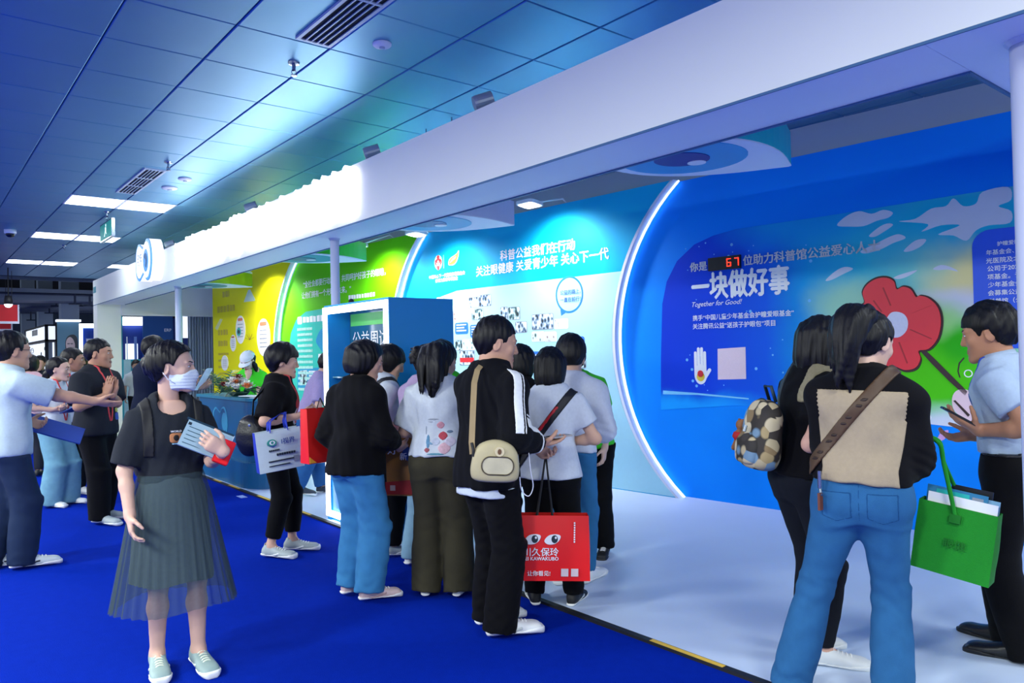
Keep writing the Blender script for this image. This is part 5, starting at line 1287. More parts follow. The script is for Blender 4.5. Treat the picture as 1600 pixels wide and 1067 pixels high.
    def collar(s, mat, stand=.03, r=.062, open_=.02, name='collar'):
        """folded polo collar"""
        g = s.s; b = MB(); n = 28; c0 = s.neck + s.Rc @ np.array([0, .004, -.005 * g]); R = s.Rc; rows = []
        for (rr, z, sp) in ((r * .98, -.012, 0), (r * .98, stand, .0), (r * 1.08, stand + .006, 0), (r * 1.28, .004, 0), (r * 1.42, -.03, 0)):
            row = []
            for i in range(n + 1):
                a = math.radians(90 + 12) + (math.radians(360 - 24)) * i / n
                dz = -.012 * math.cos(a - math.pi / 2) - (.03 if z < .01 else .008) * max(0, math.sin(a)) ** 3
                x = rr * math.cos(a) * 1.08 * g; y = rr * math.sin(a) * g
                row.append(c0 + R @ np.array([x, y, (z + dz) * g]))
            rows.append(row)
        v = [p for r_ in rows for p in r_]; m = n + 1
        f = [(j * m + i, j * m + i + 1, (j + 1) * m + i + 1, (j + 1) * m + i) for j in range(len(rows) - 1) for i in range(n)]
        b.add(v, f); return s.mesh(name, b, mat, True)
    def pants(s, name, mat, cuff=.09, ease=.014, thigh=0.0, knee=0.0, ankle=0.0, waist=.10, wr=.006, label=None):
        wr *= .7
        g = s.s; b = s.bw; S = Shape(); e = ease / g
        rows = np.array([(-.115, .13, .085), (-.05, .156, .106), (0, .158, .106), (.06, .146, .098), (waist, .136, .094)]); rows[:, 1:] = rows[:, 1:] * b + e
        S.add(Loft(s.hip, rotz(0) if True else s.Rc.T, rows * g, 2.3, .012), .04)
        for k in (-1, 1):
            h, kn, an, fd, pt = s.leg[k]
            S.add(Cone(h + np.array([-k * .006, -.02, .01]), kn, (.083 * (.5 + .5 * b) + thigh) * g + ease, .053 * g + ease + knee), .05)
            d2 = nrm(an - kn); L2 = np.linalg.norm(an - kn); R2 = axes(d2, np.cross(fd, d2)); q = L2 + (an[2] - cuff) if cuff < an[2] else L2 - (cuff - an[2])
            S.add(Loft(kn, R2, [(-.02, .051 * g + ease + knee, .053 * g + ease + knee), (q * .4, .052 * g + ease + (knee + ankle) * .5, .055 * g + ease + (knee + ankle) * .5), (q, .038 * g + ease + ankle, .041 * g + ease + ankle * 1.1)], 2, .004), .04)
        if wr:
            S.bump(wrinkle(wr * .45, 20, s.seed + 3, (1, 1, .5))); S.bump(wrinkle(wr * .25, 48, s.seed + 5, (.8, .8, 1.0)))
            for k in (-1, 1):
                h, kn, an, fd, pt = s.leg[k]
                S.bump(lambda P, kn=kn, k=k: wr * .55 * np.exp(-(((P - kn) / np.array([.09, .12, .10])) ** 2).sum(1)) * np.sin((P - kn) @ np.array([34., 25, 80]) + 2 * np.sin(P[:, 0] * 30 + P[:, 1] * 22)))
                S.bump(lambda P, an=an, k=k: wr * .6 * np.exp(-(((P - an) / np.array([.1, .12, .09])) ** 2).sum(1)) * np.sin((P - an) @ np.array([25., -20, 95]) + k + 2 * np.sin(P[:, 0] * 28 + P[:, 1] * 35)))
        if s.TOP is not None:
            T = s.TOP; hz = s.hem + .006
            S.clip(lambda P: np.where(((P - s.hip) @ s.Rc)[:, 2] > hz, T.raw(P) + .009, -1.0))
        s.PANTS = S
        return s.shell(name, S, mat, label=label)
    def shoes(s, upper, sole, accent=None, L_=.262, laces='#f2f2f2', hi=0.0, chunk=1.0, label=None):
        for k in (-1, 1):
            h, kn, an, fd, pt = s.leg[k]; g = s.s * (1.0 if s.sex == 'f' else 1.06); x = np.cross(fd, [0, 0, 1.])
            Rp = np.eye(3)
            gz = an[2] - .082 * s.s
            o = np.array([an[0], an[1], max(0, gz * 0)]) - fd * .062 * g
            ax_ = nrm(fd * math.cos(pt) - np.array([0, 0, math.sin(pt)])); up = np.cross(x, ax_); up = up if up[2] > 0 else -up
            toe = an + np.array([0, 0, -.082 * s.s]) - fd * .062 * g
            if pt: 
                # toe stays on the floor, heel lifted
                tip = np.array([an[0], an[1], 0]) + fd * .19 * g; o = tip - ax_ * .25 * g; o[2] = max(o[2], 0) if True else o[2]
                o = tip - ax_ * .25 * g + np.array([0, 0, .012])
            R = np.stack([x, up, ax_]); LL = L_ / .255
            rows = np.array([(-.005, .024, .030, 0, .044), (.02, .032, .040, 0, .052), (.06, .034, .044, 0, .056), (.10, .037, .040, 0, .050), (.145, .042, .032, 0, .040), (.19, .0445, .027, 0, .034), (.225, .042, .025, 0, .031), (.245, .036, .020, 0, .027), (.258, .022, .012, 0, .022)]) * np.array([LL, chunk, 1, 1, 1]) * g
            S = Shape(); S.add(Loft(o, R, rows, 2.3, .014), .01)
            S.add(Cone(o + ax_ * .055 * g + up * .06 * g, o + ax_ * .052 * g + up * (.10 + hi) * g, .036 * g, .037 * g), .02)
            S.sub(Cone(o + ax_ * .055 * g + up * (.098 + hi) * g, o + ax_ * .05 * g + up * .2 * g, .031 * g, .031 * g), .004)
            fl = lambda P, o=o, up=up: .016 * g - (P - o) @ up
            S.clip(fl)
            sh = s.shell('shoe', S, upper, s.hf * 1.3 + .0015, label=label)
            Q = Shape(); r2 = rows.copy(); r2[:, 1] += .006 * g; r2[:, 2] = np.maximum(r2[:, 2], .03 * g); r2[0, 0] -= .006 * g; r2[-1, 0] += .006 * g; Q.add(Loft(o, R, r2, 2.5, .01), .01)
            th = .027 * chunk
            Q.clip(lambda P, o=o, up=up: -((P - o) @ up)); Q.clip(lambda P, o=o, up=up, ax_=ax_: (P - o) @ up - (th + .006 * np.cos((P - o) @ ax_ * 24)) * g)
            s.shell('sole', Q, sole, s.hf * 1.3 + .0015, parent=sh)
            if accent:
                D_ = Derived(S, .0022, [lambda P, o=o, ax_=ax_, up=up: np.abs((P - o) @ up - .02 - .28 * ((P - o) @ ax_ - .07)) - .008 * g, lambda P, o=o, ax_=ax_: np.abs((P - o) @ ax_ - .11 * g) - .05 * g])
                s.shell('side_stripe', D_, accent, s.hf + .0015, parent=sh)
            if laces and s.dist < 7.5:
                lb = MB()
                for i in range(5):
                    t_ = (.105 + .018 * i) * g * LL; hgt = np.interp(t_, rows[:, 0], rows[:, 4] + rows[:, 2] * .93); c = o + ax_ * t_ + up * (hgt + .003); wq = .022 * g
                    lb.tube([c - x * wq - up * .009 * g, c - x * wq * .5, c + up * .002, c + x * wq * .5, c + x * wq - up * .009 * g], .0036 * g, 6)
                s.mesh('laces', lb, M('lace_' + laces, laces, .7), True, parent=sh)
    # ---- hair
    def hd(s, P): return (P - s.hc) @ s.Rh / s.hs
    def A(s, p): return s.hc + s.Rh @ (np.array(p, float) * s.hs)
    def hair_short(s, mat, thick=.014, top=.012, line=None, fade=.7, wr=.003, seed=0):
        """close-cut hair following the skull"""
        k = s.hs; R = s.Rh.T; S = Shape()
        S.add(Ell(s.A((0, -.014, .034 + top * .4)), np.array((.074 + thick, .094 + thick, .081 + thick * .7 + top)) * k, R), .02)
        S.add(Cone(s.A((0, -.05, .0)), s.A((0, -.036, -.055)), (.058 + thick * .5) * k, (.046 + thick * .3) * k), .03)
        ys, zs = line or ([-.12, -.06, -.035, -.022, -.012, .012, .024, .032, .045, .07, .09, .12], [-.062, -.058, -.045, -.012, .026, .026, -.012, -.008, .040, .058, .062, .064])
        S.clip(lambda P: (np.interp(s.hd(P)[:, 1], ys, zs) - s.hd(P)[:, 2]) * k * .8)
        if fade: S.bump(lambda P: np.clip(.03 - s.hd(P)[:, 2], 0, .1) * thick * fade * 8)
        S.bump(wrinkle(wr, 120, s.seed + seed, (1, 1, .35)))
        s.HAIR = S; return s.shell('hair', S, mat, s.hf * 1.1)
    def hair_bob(s, mat, length=-.10, thick=.02, fringe=True, flick=.0, back=.0, wr=.003, open_=.052, part='hair'):
        k = s.hs; R = s.Rh.T; S = Shape()
        S.add(Ell(s.A((0, -.014, .036)), np.array((.074 + thick, .094 + thick, .082 + thick)) * k, R), .02)
        S.add(Loft(s.A((0, -.022, 0)), R, np.array([(length, .064 + thick * .6 + flick, .056 + thick * .4 + flick + back, 0, -.012), (length * .5, .073 + thick, .074 + thick, 0, -.010), (0, .075 + thick, .086 + thick, 0, -.002), (.05, .072 + thick, .088 + thick, 0, .004)]) * k, 2.1, .02), .03)
        # face opening
        S.sub(Ell(s.A((0, .115, -.045)), np.array((open_, .085, .085 if fringe else .125)) * k, R), .012)
        S.sub(Ell(s.A((0, .13, -.16)), np.array((.08, .12, .13)) * k, R), .02)
        S.bump(wrinkle(wr, 130, s.seed + 2, (1, 1, .12))); S.bump(wrinkle(wr * .8, 50, s.seed + 4, (1, 1, .1)))
        s.HAIR = S; return s.shell(part, S, mat, s.hf * 1.2)
    def hair_tied(s, mat, thick=.011, wr=.0025, name='hair'):
        """pulled back"""
        return s.hair_short(mat, thick, .008, ([-.12, -.06, -.04, -.02, -.008, .012, .026, .036, .05, .07, .09, .12], [-.066, -.062, -.05, -.03, .024, .026, .010, .034, .062, .080, .086, .088]), 0, wr, 5)
    def strands(s, mat, root, path, n=9, r=.016, spread=.03, taper=.2, seed=0, name='ponytail', wav=.01, kk=.022):
        """a tail of tapering locks. path: local offsets (head frame) from the root"""
        rs = np.random.RandomState(seed + s.seed); S = Shape(); P0 = s.A(root); pts = [np.array(p) for p in path]
        C_ = np.array([p for p in smooth_poly(pts, 5, False)])
        for i in range(n):
            o = rs.normal(size=3) * spread * np.array([1, .7, .3]); ph = rs.uniform(0, 6); le = rs.uniform(.82, 1.0); q = None; m = int(len(C_) * le)
            for j in range(m):
                t = j / (m - 1); p = P0 + s.Rh @ (C_[j] * 1.0) + (s.Rh @ o) * (.25 + .75 * math.sin(math.pi * min(t * .75 + .05, 1))) + s.Rh @ np.array([wav * math.sin(ph + 5 * t), 0, 0]) * t
                rr = r * (1 - (1 - taper) * t ** 1.5)
                if q is not None: S.add(Cone(q[0], p, q[1], rr), kk)
                q = (p, rr)
        S.bump(wrinkle(.0028, 140, s.seed + 6, (1, 1, .10))); return s.shell(name, S, mat, s.hf * 1.15)
    # ---- extras hugging the clothes
    def band(s, name, mat, n, c, w, off=.006, base=None, clips=(), h=None, box=None):
        """strap: slab |n.p - c| < w/2 wrapped on the clothes; n in local coords"""
        n = nrm(n); base = base or s.TOP
        D_ = Derived(base, off, [lambda P: np.abs(P @ n - c) - w / 2] + list(clips), box); return s.shell(name, D_, mat, h or max(s.hf * 1.4, .005))
    def lanyard(s, mat, z1=.20, w=.016, half=.055, off=.005):
        """V of ribbon on the chest"""
        g = s.s
        for k in (-1, 1):
            def reg(P, k=k):
                q = (P - s.hip) @ s.Rc; zt = .47 * g; zb = z1 * g; t = (q[:, 2] - zb) / (zt - zb); xc = k * (.006 + half * np.clip(t, 0, 1) ** .8) * g
                return np.maximum(np.maximum(np.abs(q[:, 0] - xc) - w / 2, zb - q[:, 2]), np.maximum(.0 - q[:, 1], q[:, 2] - .52 * g))
            s.shell('lanyard', Derived(s.TOP, off, [reg]), mat, .0055)
        c = s.hip + s.Rc @ np.array([0, .0, z1 * g])
        return c
    def surf(s, x, z, base=None, dirn=1):
        """front (+1) or back (-1) surface point of the clothes at chest coords x,z"""
        ys = np.linspace(.30, .0, 121) * dirn; P = s.hip + np.stack([np.full(121, x), ys, np.full(121, z)], 1) @ s.Rc.T
        d = (base or s.TOP)(P); i = np.argmax(d < 0); return P[i]
    def patch(s, name, mat, centre, rad, off=.002, base=None, normal=None, power=2, h=.005):
        """print on the clothes around a local point"""
        c = np.array(centre); n = s.Rc @ np.array([0, 1., 0]) if normal is None else nrm(normal); xx = nrm(np.cross(n, [0, 0, 1.])); zz = np.cross(xx, n)
        def reg(P):
            q = P - c; a = np.abs(q @ xx) / rad[0]; b = np.abs(q @ zz) / rad[1]; return np.maximum(((a ** power + b ** power) ** (1 / power) - 1) * min(rad), -(q @ n + .12))
        D_ = Derived(base or s.TOP, off, [reg], (c - .3, c + .3)); return s.shell(name, D_, mat, h)
H0 = hairm(); H1 = hairm('#15110f')
SNK_W = M('sneaker_white', '#e2e5e4', .6, .06, 30); SOLE_W = M('sole_white', '#e9ebea', .6); SNK_G = M('sneaker_grey', '#a9b4b4', .6, .1, 30); SNK_B = M('sneaker_black', '#14161a', .6, .1, 30); SNK_D = M('sneaker_slate', '#2c3644', .6)
LAN = M('lanyard_red', '#c23038', .6, .08, 60)
DEN = lambda c: M('denim_' + c, c, .85, .16, 18, .35, 500, spec=.2)
PPL = {}
# ---- young man in a black jacket with white sleeve stripes
def p_jacket():
    p = Person('man in a black jacket with white sleeve stripes, tan shoulder bag and white sneakers', (768, 985), 50, 1.70, 'm', 1.04, lean=4, head=(30, 8, 0), seed=3, skin_c='#cf9f84')
    p.set_leg(1, (.10, -.02), 25); p.set_leg(-1, (-.08, .05), 8)
    p.set_arm(1, p.px(838, 694, -.02), (.4, -.9, -.3), palm=(0, .1, 1), point=p.px(880, 688, .08) - p.px(838, 694, -.02), curl=.25, thumb=.7)
    p.set_arm(-1, p.px(838, 700, .22), (-.6, -.6, -.3), palm=(.8, 0, .3), curl=.9, point=p.px(855, 712, .2) - p.px(838, 700, .22))
    p.make(); p.hair_short(H0, .011, .016, fade=.9)
    p.top('white_shirt', cloth('#c8d2dc'), sleeve=0, hem=-.175, ease=.016, wr=.004)
    p.top('jacket', cloth('#0c0d12'), sleeve=1.84, hem=-.13, ease=.037, sl_ease=.032, neck=.054, wr=.012, neckz=.028)
    # two white stripes down the outer right sleeve
    a, e, w = p.arm[1]; J = p.TOP
    out = nrm(p.Rc @ np.array([.75, -.25, .45])); d1 = nrm(e - a); d2 = nrm(w - e); o1 = nrm(out - d1 * (out @ d1)); o2 = nrm(np.array([.6, -.2, .75]) - d2 * (np.array([.6, -.2, .75]) @ d2)); sd1 = np.cross(d1, o1); sd2 = np.cross(d2, o2)
    st = cloth('#e8ebea')
    nk = p.neck + p.Rc @ np.array([.05, 0, 0])
    def reg(P, o, hw):
        t1 = (P - a) @ d1; L1 = np.linalg.norm(e - a); L2 = np.linalg.norm(w - e); t2 = (P - e) @ d2
        up = np.maximum(np.maximum(np.abs((P - a) @ sd1 - o) - hw, -((P - a) @ o1)), np.maximum(-.10 - t1, t1 - L1 * 1.03))
        dn = np.maximum(np.maximum(np.abs((P - e) @ sd2 - o) - hw, -((P - e) @ o2)), np.maximum(.0 - t2, t2 - L2 * .72))
        return np.minimum(up, dn)
    for o, hw in ((-.031, .004), (.004, .024)): p.shell('sleeve_stripe', Derived(J, .0025, [lambda P, o=o, hw=hw: reg(P, o, hw)], (np.minimum(a, np.minimum(e, w)) - .16, np.maximum(a, np.maximum(e, w)) + .16)), st, .005)
    p.shell('cuff_stripe', Derived(J, .0025, [lambda P: np.abs((P - e) @ d2 - np.linalg.norm(w - e) * .78) - .008, lambda P: ((P - e) ** 2).sum(1) - .09], (np.minimum(e, w) - .1, np.maximum(e, w) + .1)), st, .005)
    p.pants('trousers', cloth('#08080c'), cuff=.03, ease=.019, knee=.014, ankle=.026, wr=.010)
    p.shoes(SNK_W, SOLE_W, chunk=1.14, L_=.27, accent=M('sneaker_line', '#c6ccc8', .6)); PPL['jacket'] = p
# ---- woman in white tee seen from behind, black sling strap
def p_whitetee():
    p = Person('woman seen from behind in a white T-shirt with a red-black sling strap, black trousers', (866, 945), 6, 1.53, 'f', 1.05, lean=4, head=(-4, 16, 0), seed=5)
    p.stand(.115, .0, 14)
    p.set_arm(1, p.px(885, 690, .12), (1, -.5, -.3), palm=(-.3, 0, 1), curl=.5)
    p.set_arm(-1, p.px(835, 680, .14), (-1, -.5, -.3), palm=(.3, 0, 1), curl=.5)
    p.make(); p.hair_bob(H0, -.115, .016, flick=.004)
    p.top('t_shirt', cloth('#cdd5e0'), sleeve=.62, hem=-.075, ease=.026, wr=.009, flare=.008)
    p.band('sling_strap', M('strap_black', '#131318', .6), p.Rc @ np.array([.72, .05, .62]), (p.sh[1] + p.Rc @ np.array([-.055, 0, .05])) @ nrm(p.Rc @ np.array([.72, .05, .62])) * 0 + (p.neck + p.Rc @ np.array([.075, 0, -.03])) @ nrm(p.Rc @ np.array([.72, .05, .62])) - .09, .045, .006) if False else None
    n = nrm(p.Rc @ np.array([-.60, .0, .80])); c = (p.sh[1] + p.Rc @ np.array([-.03, -.05, .03])) @ n
    n = nrm(p.Rc @ np.array([-.78, .0, .62])); c = (p.sh[1] + p.Rc @ np.array([-.035, -.05, .03])) @ n
    p.band('sling_strap', M('strap_black', '#131318', .6), n, c, .048, .007)
    p.band('red_trim', M('strap_red', '#c01c26', .5), n, c + .012, .020, .009, clips=[lambda P: np.abs((P - p.hip)[:, 2] - .24) - .12, lambda P: P[:, 1] - p.hip[1]])
    p.pants('trousers', cloth('#090a0e'), cuff=.07, ease=.016, knee=.004, ankle=.006, wr=.006)
    p.shoes(SNK_B, SOLE_W, accent=M('sneaker_line', '#c6ccc8', .6), laces='#d8dcdc'); PPL['whitetee'] = p
def p_whiteshirt():
    p = Person('person with short black hair in a loose white shirt and blue jeans', (897, 912), 16, 1.60, 'm', .92, lean=5, head=(-16, 14, 0), seed=7)
    p.stand(.085, .04, 10)
    p.set_arm(1, p.px(922, 690, .15), (.8, -.6, -.3), curl=.5, palm=(-.3, 0, 1)); p.set_arm(-1, p.px(880, 690, .2), (-.8, -.6, -.3), curl=.5, palm=(.3, 0, 1))
    p.make(brows=False); p.hair_short(H0, .017, .018, fade=.2)
    p.top('shirt', cloth('#c9d0de'), sleeve=1.3, hem=-.02, ease=.030, sl_ease=.03, wr=.010)
    p.pants('jeans', DEN('#2f6fa0'), cuff=.08, ease=.010, wr=.006); p.shoes(SNK_W, SOLE_W, chunk=1.15, L_=.28)
def staff(label, feet, face, H, dist=None, cap=True, side=0, lean=5, head=(0, 20, 0), seed=11, long_hair=True, arms=None, hipoff=(0, 0), legs=True):
    p = Person(label, feet, face, H, 'f', 1.0, lean=lean, side=side, head=head, seed=seed, dist=dist, skin_c='#dcb6a2', group='booth staff in green', hipoff=hipoff)
    p.stand(.09, .02, 10)
    if arms: arms(p)
    else: p.rest_arm(1); p.rest_arm(-1)
    p.make(); 
    if long_hair:
        p.hair_tied(H0, .012)
        for k in (-1, 1): p.strands(H0, (k * .062, .005, -.02), [(0, 0, 0), (k * .012, .012, -.08), (k * .006, .035, -.17), (k * -.002, .045, -.26)], 5, .016, .010, .3, k + 4, 'hair_lock')
    else: p.hair_short(H0, .013, .012)
    g = M('shirt_green', '#33cf12', .8, .06, 20, .2, 300, sheen=.1)
    p.top('polo_shirt', g, sleeve=.7, hem=-.07, ease=.022, wr=.006); p.collar(g)
    p.pants('trousers', cloth('#090a0e'), cuff=.06, ease=.02, knee=.01, ankle=.015); p.shoes(SNK_B, SNK_B)
    if cap: make_cap(p)
    return p
def make_cap(p):
    m = M('cap_white', '#e3e6ee', .75, .05, 40, .2, 300); R = p.Rh.T; k = p.hs; S = Shape()
    S.add(Ell(p.A((0, -.012, .045)), np.array((.090, .110, .092)) * k, R), .01); S.clip(lambda P: (.040 - .10 * p.hd(P)[:, 1] - p.hd(P)[:, 2]) * k)
    c = p.shell('cap', S, m, p.hf * 1.2)
    b = MB(); rows = []
    for j in range(5):
        t = j / 4; row = []
        for i in range(13):
            a = math.radians(-62 + 124 * i / 12); r0 = .098; x = .088 * math.sin(a); y = -.012 + .108 * math.cos(a) + t * .075 * math.cos(a * .9) ** .6; z = .040 - .10 * y - .012 * (x / .088) ** 2 - t * .012
            row.append(p.A((x, y, z)))
        rows.append(row)
    v = [q for r in rows for q in r]; v2 = [q - p.Rh @ np.array([0, 0, .004]) for q in v]; n = 13
    f = [(j * n + i, j * n + i + 1, (j + 1) * n + i + 1, (j + 1) * n + i) for j in range(4) for i in range(n - 1)]; N0 = len(v)
    b.add(v + v2, f + [tuple(x + N0 for x in q[::-1]) for q in f] + [(4 * n + i, 4 * n + i + 1, N0 + 4 * n + i + 1, N0 + 4 * n + i) for i in range(n - 1)])
    p.mesh('brim', b, m, True, parent=c)
    bt = MB(); bt.lathe([(.001, 0), (.008, .001), (.006, .006), (.001, .007)], seg=10, f=lambda q: tuple(p.A((q[0], -.012 + q[1], .136 + q[2])))); p.mesh('button', bt, m, True, parent=c)
def p_hidden_black():
    p = Person('person in a black top standing just beyond the man with striped sleeves', (817, 886), 20, 1.56, 'f', 1.0, head=(-10, 12, 0), seed=15)
    p.stand(); p.rest_arm(1); p.rest_arm(-1); p.make(brows=False); p.hair_bob(H0, -.10, .018); p.top('black_top', cloth('#0f1013'), sleeve=.8, ease=.02); p.pants('trousers', cloth('#0a0b10')); p.shoes(SNK_W, SOLE_W)
# ---- woman with long black ponytail, floral white tee, olive trousers
def p_floral():
    p = Person('woman with a long black ponytail in a white flower-print T-shirt and olive trousers', (692, 930), 12, 1.60, 'f', 1.05, lean=4, head=(12, 20, 0), seed=21)
    p.stand(.105, .0, 8)
    p.set_arm(-1, p.sh[-1] + np.array([.02, .24, -.27]), (-.7, -.6, -.6), palm=(.3, 0, 1), curl=.5); p.set_arm(1, p.sh[1] + np.array([-.02, .24, -.27]), (.5, -.6, -.6), palm=(-.3, 0, 1), curl=.5)
    p.make(brows=False); p.hair_tied(H0, .013)
    p.strands(H0, (0, -.088, .03), [(0, -.0, .02), (0, -.03, 0), (.004, -.045, -.10), (.008, -.035, -.20), (.016, -.02, -.32)], 22, .026, .036, .10, 2, wav=.014)
    p.top('t_shirt', cloth('#cbd3d8'), sleeve=.86, hem=.012, ease=.034, sl_ease=.034, wr=.012)
    # printed flowers on the back
    bk = p.Rc @ np.array([0, -1., 0])
    rs = np.random.RandomState(4)
    for x, z, r, c in ((.03, .20, .026, '#c98f98'), (.045, .135, .030, '#b3424e'), (.055, .06, .040, '#d6aeb6'), (-.05, .05, .018, '#a2565c'), (.0, .10, .03, '#bcc4d2'), (.09, .10, .035, '#cfc6d4')):
        p.patch('flower_print', M('floral_' + c, c, .85, .3, 90), p.hip + p.Rc @ np.array([x, -.15, z]), (r, r * .9), .002, normal=bk, power=1.6)
    for x, z, w_, h_, c in ((-.045, .10, .012, .045, '#5f8fae'), (-.03, .09, .020, .010, '#7aa6bf'), (-.06, .17, .006, .03, '#9aa4ae'), (-.02, .235, .045, .006, '#9aa2aa'), (-.025, .22, .035, .005, '#a2a9b0'), (.0, .025, .06, .008, '#5d93a4'), (.085, .16, .02, .01, '#6a7f92')):
        p.patch('leaf_print', M('floral_' + c, c, .85, .3, 90), p.hip + p.Rc @ np.array([x, -.15, z]), (w_, h_), .002, normal=bk)
    p.pants('trousers', cloth('#3b382a'), cuff=.03, ease=.020, knee=.018, ankle=.034, waist=.11, wr=.008); p.shoes(SNK_W, SOLE_W); PPL['floral'] = p
def p_lilac():
    p = Person('woman in a lilac hoodie with her black hair held up by a claw clip', (661, 883), 48, 1.58, 'f', 1.0, lean=6, head=(22, 14, 0), seed=25, skin_c='#d9b09a')
    p.stand(.08, .03, 8); p.set_arm(1, p.px(690, 680, .05), (.5, -.8, -.2), curl=.5, palm=(-.4, 0, 1)); p.set_arm(-1, p.px(690, 670, .2), (-.5, -.8, -.2), curl=.5, palm=(.3, 0, 1))
    p.make(); p.hair_tied(H0, .013)
    S = Shape(); S.add(Ell(p.A((0, -.105, .055)), np.array((.042, .036, .05)) * p.hs, p.Rh.T), .02); S.add(Ell(p.A((0, -.112, .015)), np.array((.03, .03, .045)) * p.hs, p.Rh.T), .02); S.bump(wrinkle(.006, 90, 3)); p.shell('hair_bun', S, H0, p.hf * 1.2)
    cl = MB()
    for s_ in (-1, 1):
        for j in range(4): cl.tube([p.A((s_ * .008, -.135, .08 - j * .02)), p.A((s_ * .03, -.145, .075 - j * .02)), p.A((s_ * .042, -.125, .068 - j * .02))], .004, 6)
    p.mesh('claw_clip', cl, M('clip_brown', '#241a18', .3), True)
    p.top('hoodie', cloth('#b9a3c4'), sleeve=1.8, hem=-.06, ease=.03, sl_ease=.028, wr=.012)
    S = Shape(); S.add(Ell(p.neck + p.Rc @ np.array([0, -.062, -.035]), (.095, .055, .06), p.Rc.T), .03); S.add(Cone(p.neck + p.Rc @ np.array([-.07, .0, -.005]), p.neck + p.Rc @ np.array([.07, .0, -.005]), .028, .028), .03); S.sub(Cone(p.neck, p.hc, .05, .05), .01); S.bump(wrinkle(.005, 45, 4)); p.shell('hood', S, cloth('#b9a3c4'))
    p.pants('jeans', DEN('#7fa6bd'), cuff=.04, ease=.016, knee=.012, ankle=.022); p.shoes(SNK_W, SOLE_W)
# ---- black sweater, blue jeans
def p_sweater():
    p = Person('woman with bobbed black hair in a black sweater, blue jeans and pale pink sneakers', (561, 934), 46, 1.61, 'f', 1.05, lean=4, head=(44, 16, 0), seed=31, skin_c='#cfa38e')
    p.set_leg(1, (.095, .0), 30); p.set_leg(-1, (-.10, .03), 14)
    p.set_arm(1, p.sh[1] + np.array([-.02, .22, -.33]), (.5, -.8, -.4), palm=(-.5, 0, .6), curl=.5); p.set_arm(-1, p.sh[-1] + np.array([-.05, .12, -.40]), (-.5, -.8, -.4), palm=(.6, 0, .3), curl=.9)
    p.make(); p.hair_bob(H0, -.085, .017, fringe=False, open_=.115)
    p.top('sweater', cloth('#0b0b0e'), sleeve=1.75, hem=-.095, ease=.028, sl_ease=.024, wr=.010, neck=.056, flare=.008)
    p.pants('jeans', DEN('#3f86b8'), cuff=.055, ease=.018, knee=.022, ankle=.030, wr=.010); p.shoes(M('sneaker_pink', '#d5bcba', .6, .08, 30), SOLE_W, accent=M('sneaker_rose', '#b08e8e', .6)); PPL['sweater'] = p
def p_whitevest():
    p = Person('woman in a white blouse with a dark strap, black trousers and grey sneakers', (593, 869), 62, 1.60, 'f', 1.0, lean=7, head=(24, 22, 0), seed=35)
    p.stand(.075, .06, 14); p.set_arm(1, p.px(622, 668, -.05), (.2, -1, -.1), palm=(-.3, 0, 1), curl=.7); p.set_arm(-1, p.px(635, 662, .12), (-.5, -.9, -.2), palm=(.3, 0, 1), curl=.7)
    p.make(); p.hair_bob(H0, -.07, .018, fringe=True, open_=.11)
    p.top('blouse', cloth('#c6ced4'), sleeve=.6, hem=-.02, ease=.026, wr=.010)
    n = nrm(p.Rc @ np.array([-.75, .1, .62])); p.band('bag_strap', M('strap_dark', '#1c1d22', .6), n, (p.sh[1] + p.Rc @ np.array([-.05, 0, .03])) @ n, .04, .007)
    p.pants('trousers', cloth('#090a0f'), cuff=.09, ease=.020, knee=.010, ankle=.008); p.shoes(SNK_G, SOLE_W, chunk=1.12, accent=M('sneaker_white2', '#e6eae8', .6)); PPL['vest'] = p
# ---- black tee with red lanyard
def p_lanyard():
    p = Person('woman with short black hair in a black T-shirt with a red lanyard, carrying a tote', (436, 866), 98, 1.61, 'f', 1.14, lean=3, head=(-6, 4, 0), seed=41, skin_c='#cda48f')
    p.set_leg(1, (.08, -.05), 22); p.set_leg(-1, (-.08, .09), 4)
    p.set_arm(1, p.px(462, 651, -.21), (.35, -1, .1), palm=(-.4, .2, .8), curl=.9); p.set_arm(-1, p.px(472, 648, .06), (-.3, -1, -.1), palm=(.4, .2, .8), curl=.9)
    p.make(); p.hair_short(H0, .024, .014, ([-.12, -.06, -.035, -.022, -.012, .012, .024, .036, .05, .07, .09, .12], [-.078, -.075, -.055, -.03, .0, .0, -.02, .0, .03, .036, .036, .036]), .15, .004)
    p.top('t_shirt', cloth('#0b0b0f'), sleeve=.90, hem=-.06, ease=.030, sl_ease=.028, wr=.010)
    p.patch('shirt_print', M('print_script', '#b8b4bc', .8, .9, 60), p.hip + p.Rc @ np.array([.02, .16, .20]), (.055, .075), .0022, h=.005)
    p.patch('shirt_print', M('print_crimson', '#a01c26', .8, .5, 60), p.hip + p.Rc @ np.array([.05, .16, .29]), (.04, .04), .0026, h=.005)
    p.lanyard(LAN, .14, .016, .06)
    p.pants('trousers', cloth('#08090c'), cuff=.15, ease=.012, knee=.004, ankle=.006); p.shoes(SNK_G, SOLE_W, chunk=1.15, accent=M('sneaker_white2', '#e6eae8', .6), L_=.27); PPL['lanyard'] = p
def p_behindcase():
    p = Person('person in a lilac shirt and blue jeans walking behind the blue showcase', (479, 775), 84, 1.60, 'm', .95, lean=24, head=(0, 24, 0), seed=45)
    p.set_leg(1, (.08, -.12), 8, 12); p.set_leg(-1, (-.08, .18), 5); p.rest_arm(1); p.rest_arm(-1); p.make(brows=False); p.hair_short(H0)
    p.top('lilac_shirt', cloth('#a898c0'), sleeve=.8, ease=.022); p.pants('jeans', DEN('#2a5f98'), ease=.02, knee=.02, ankle=.02); p.shoes(SNK_D, SOLE_W)
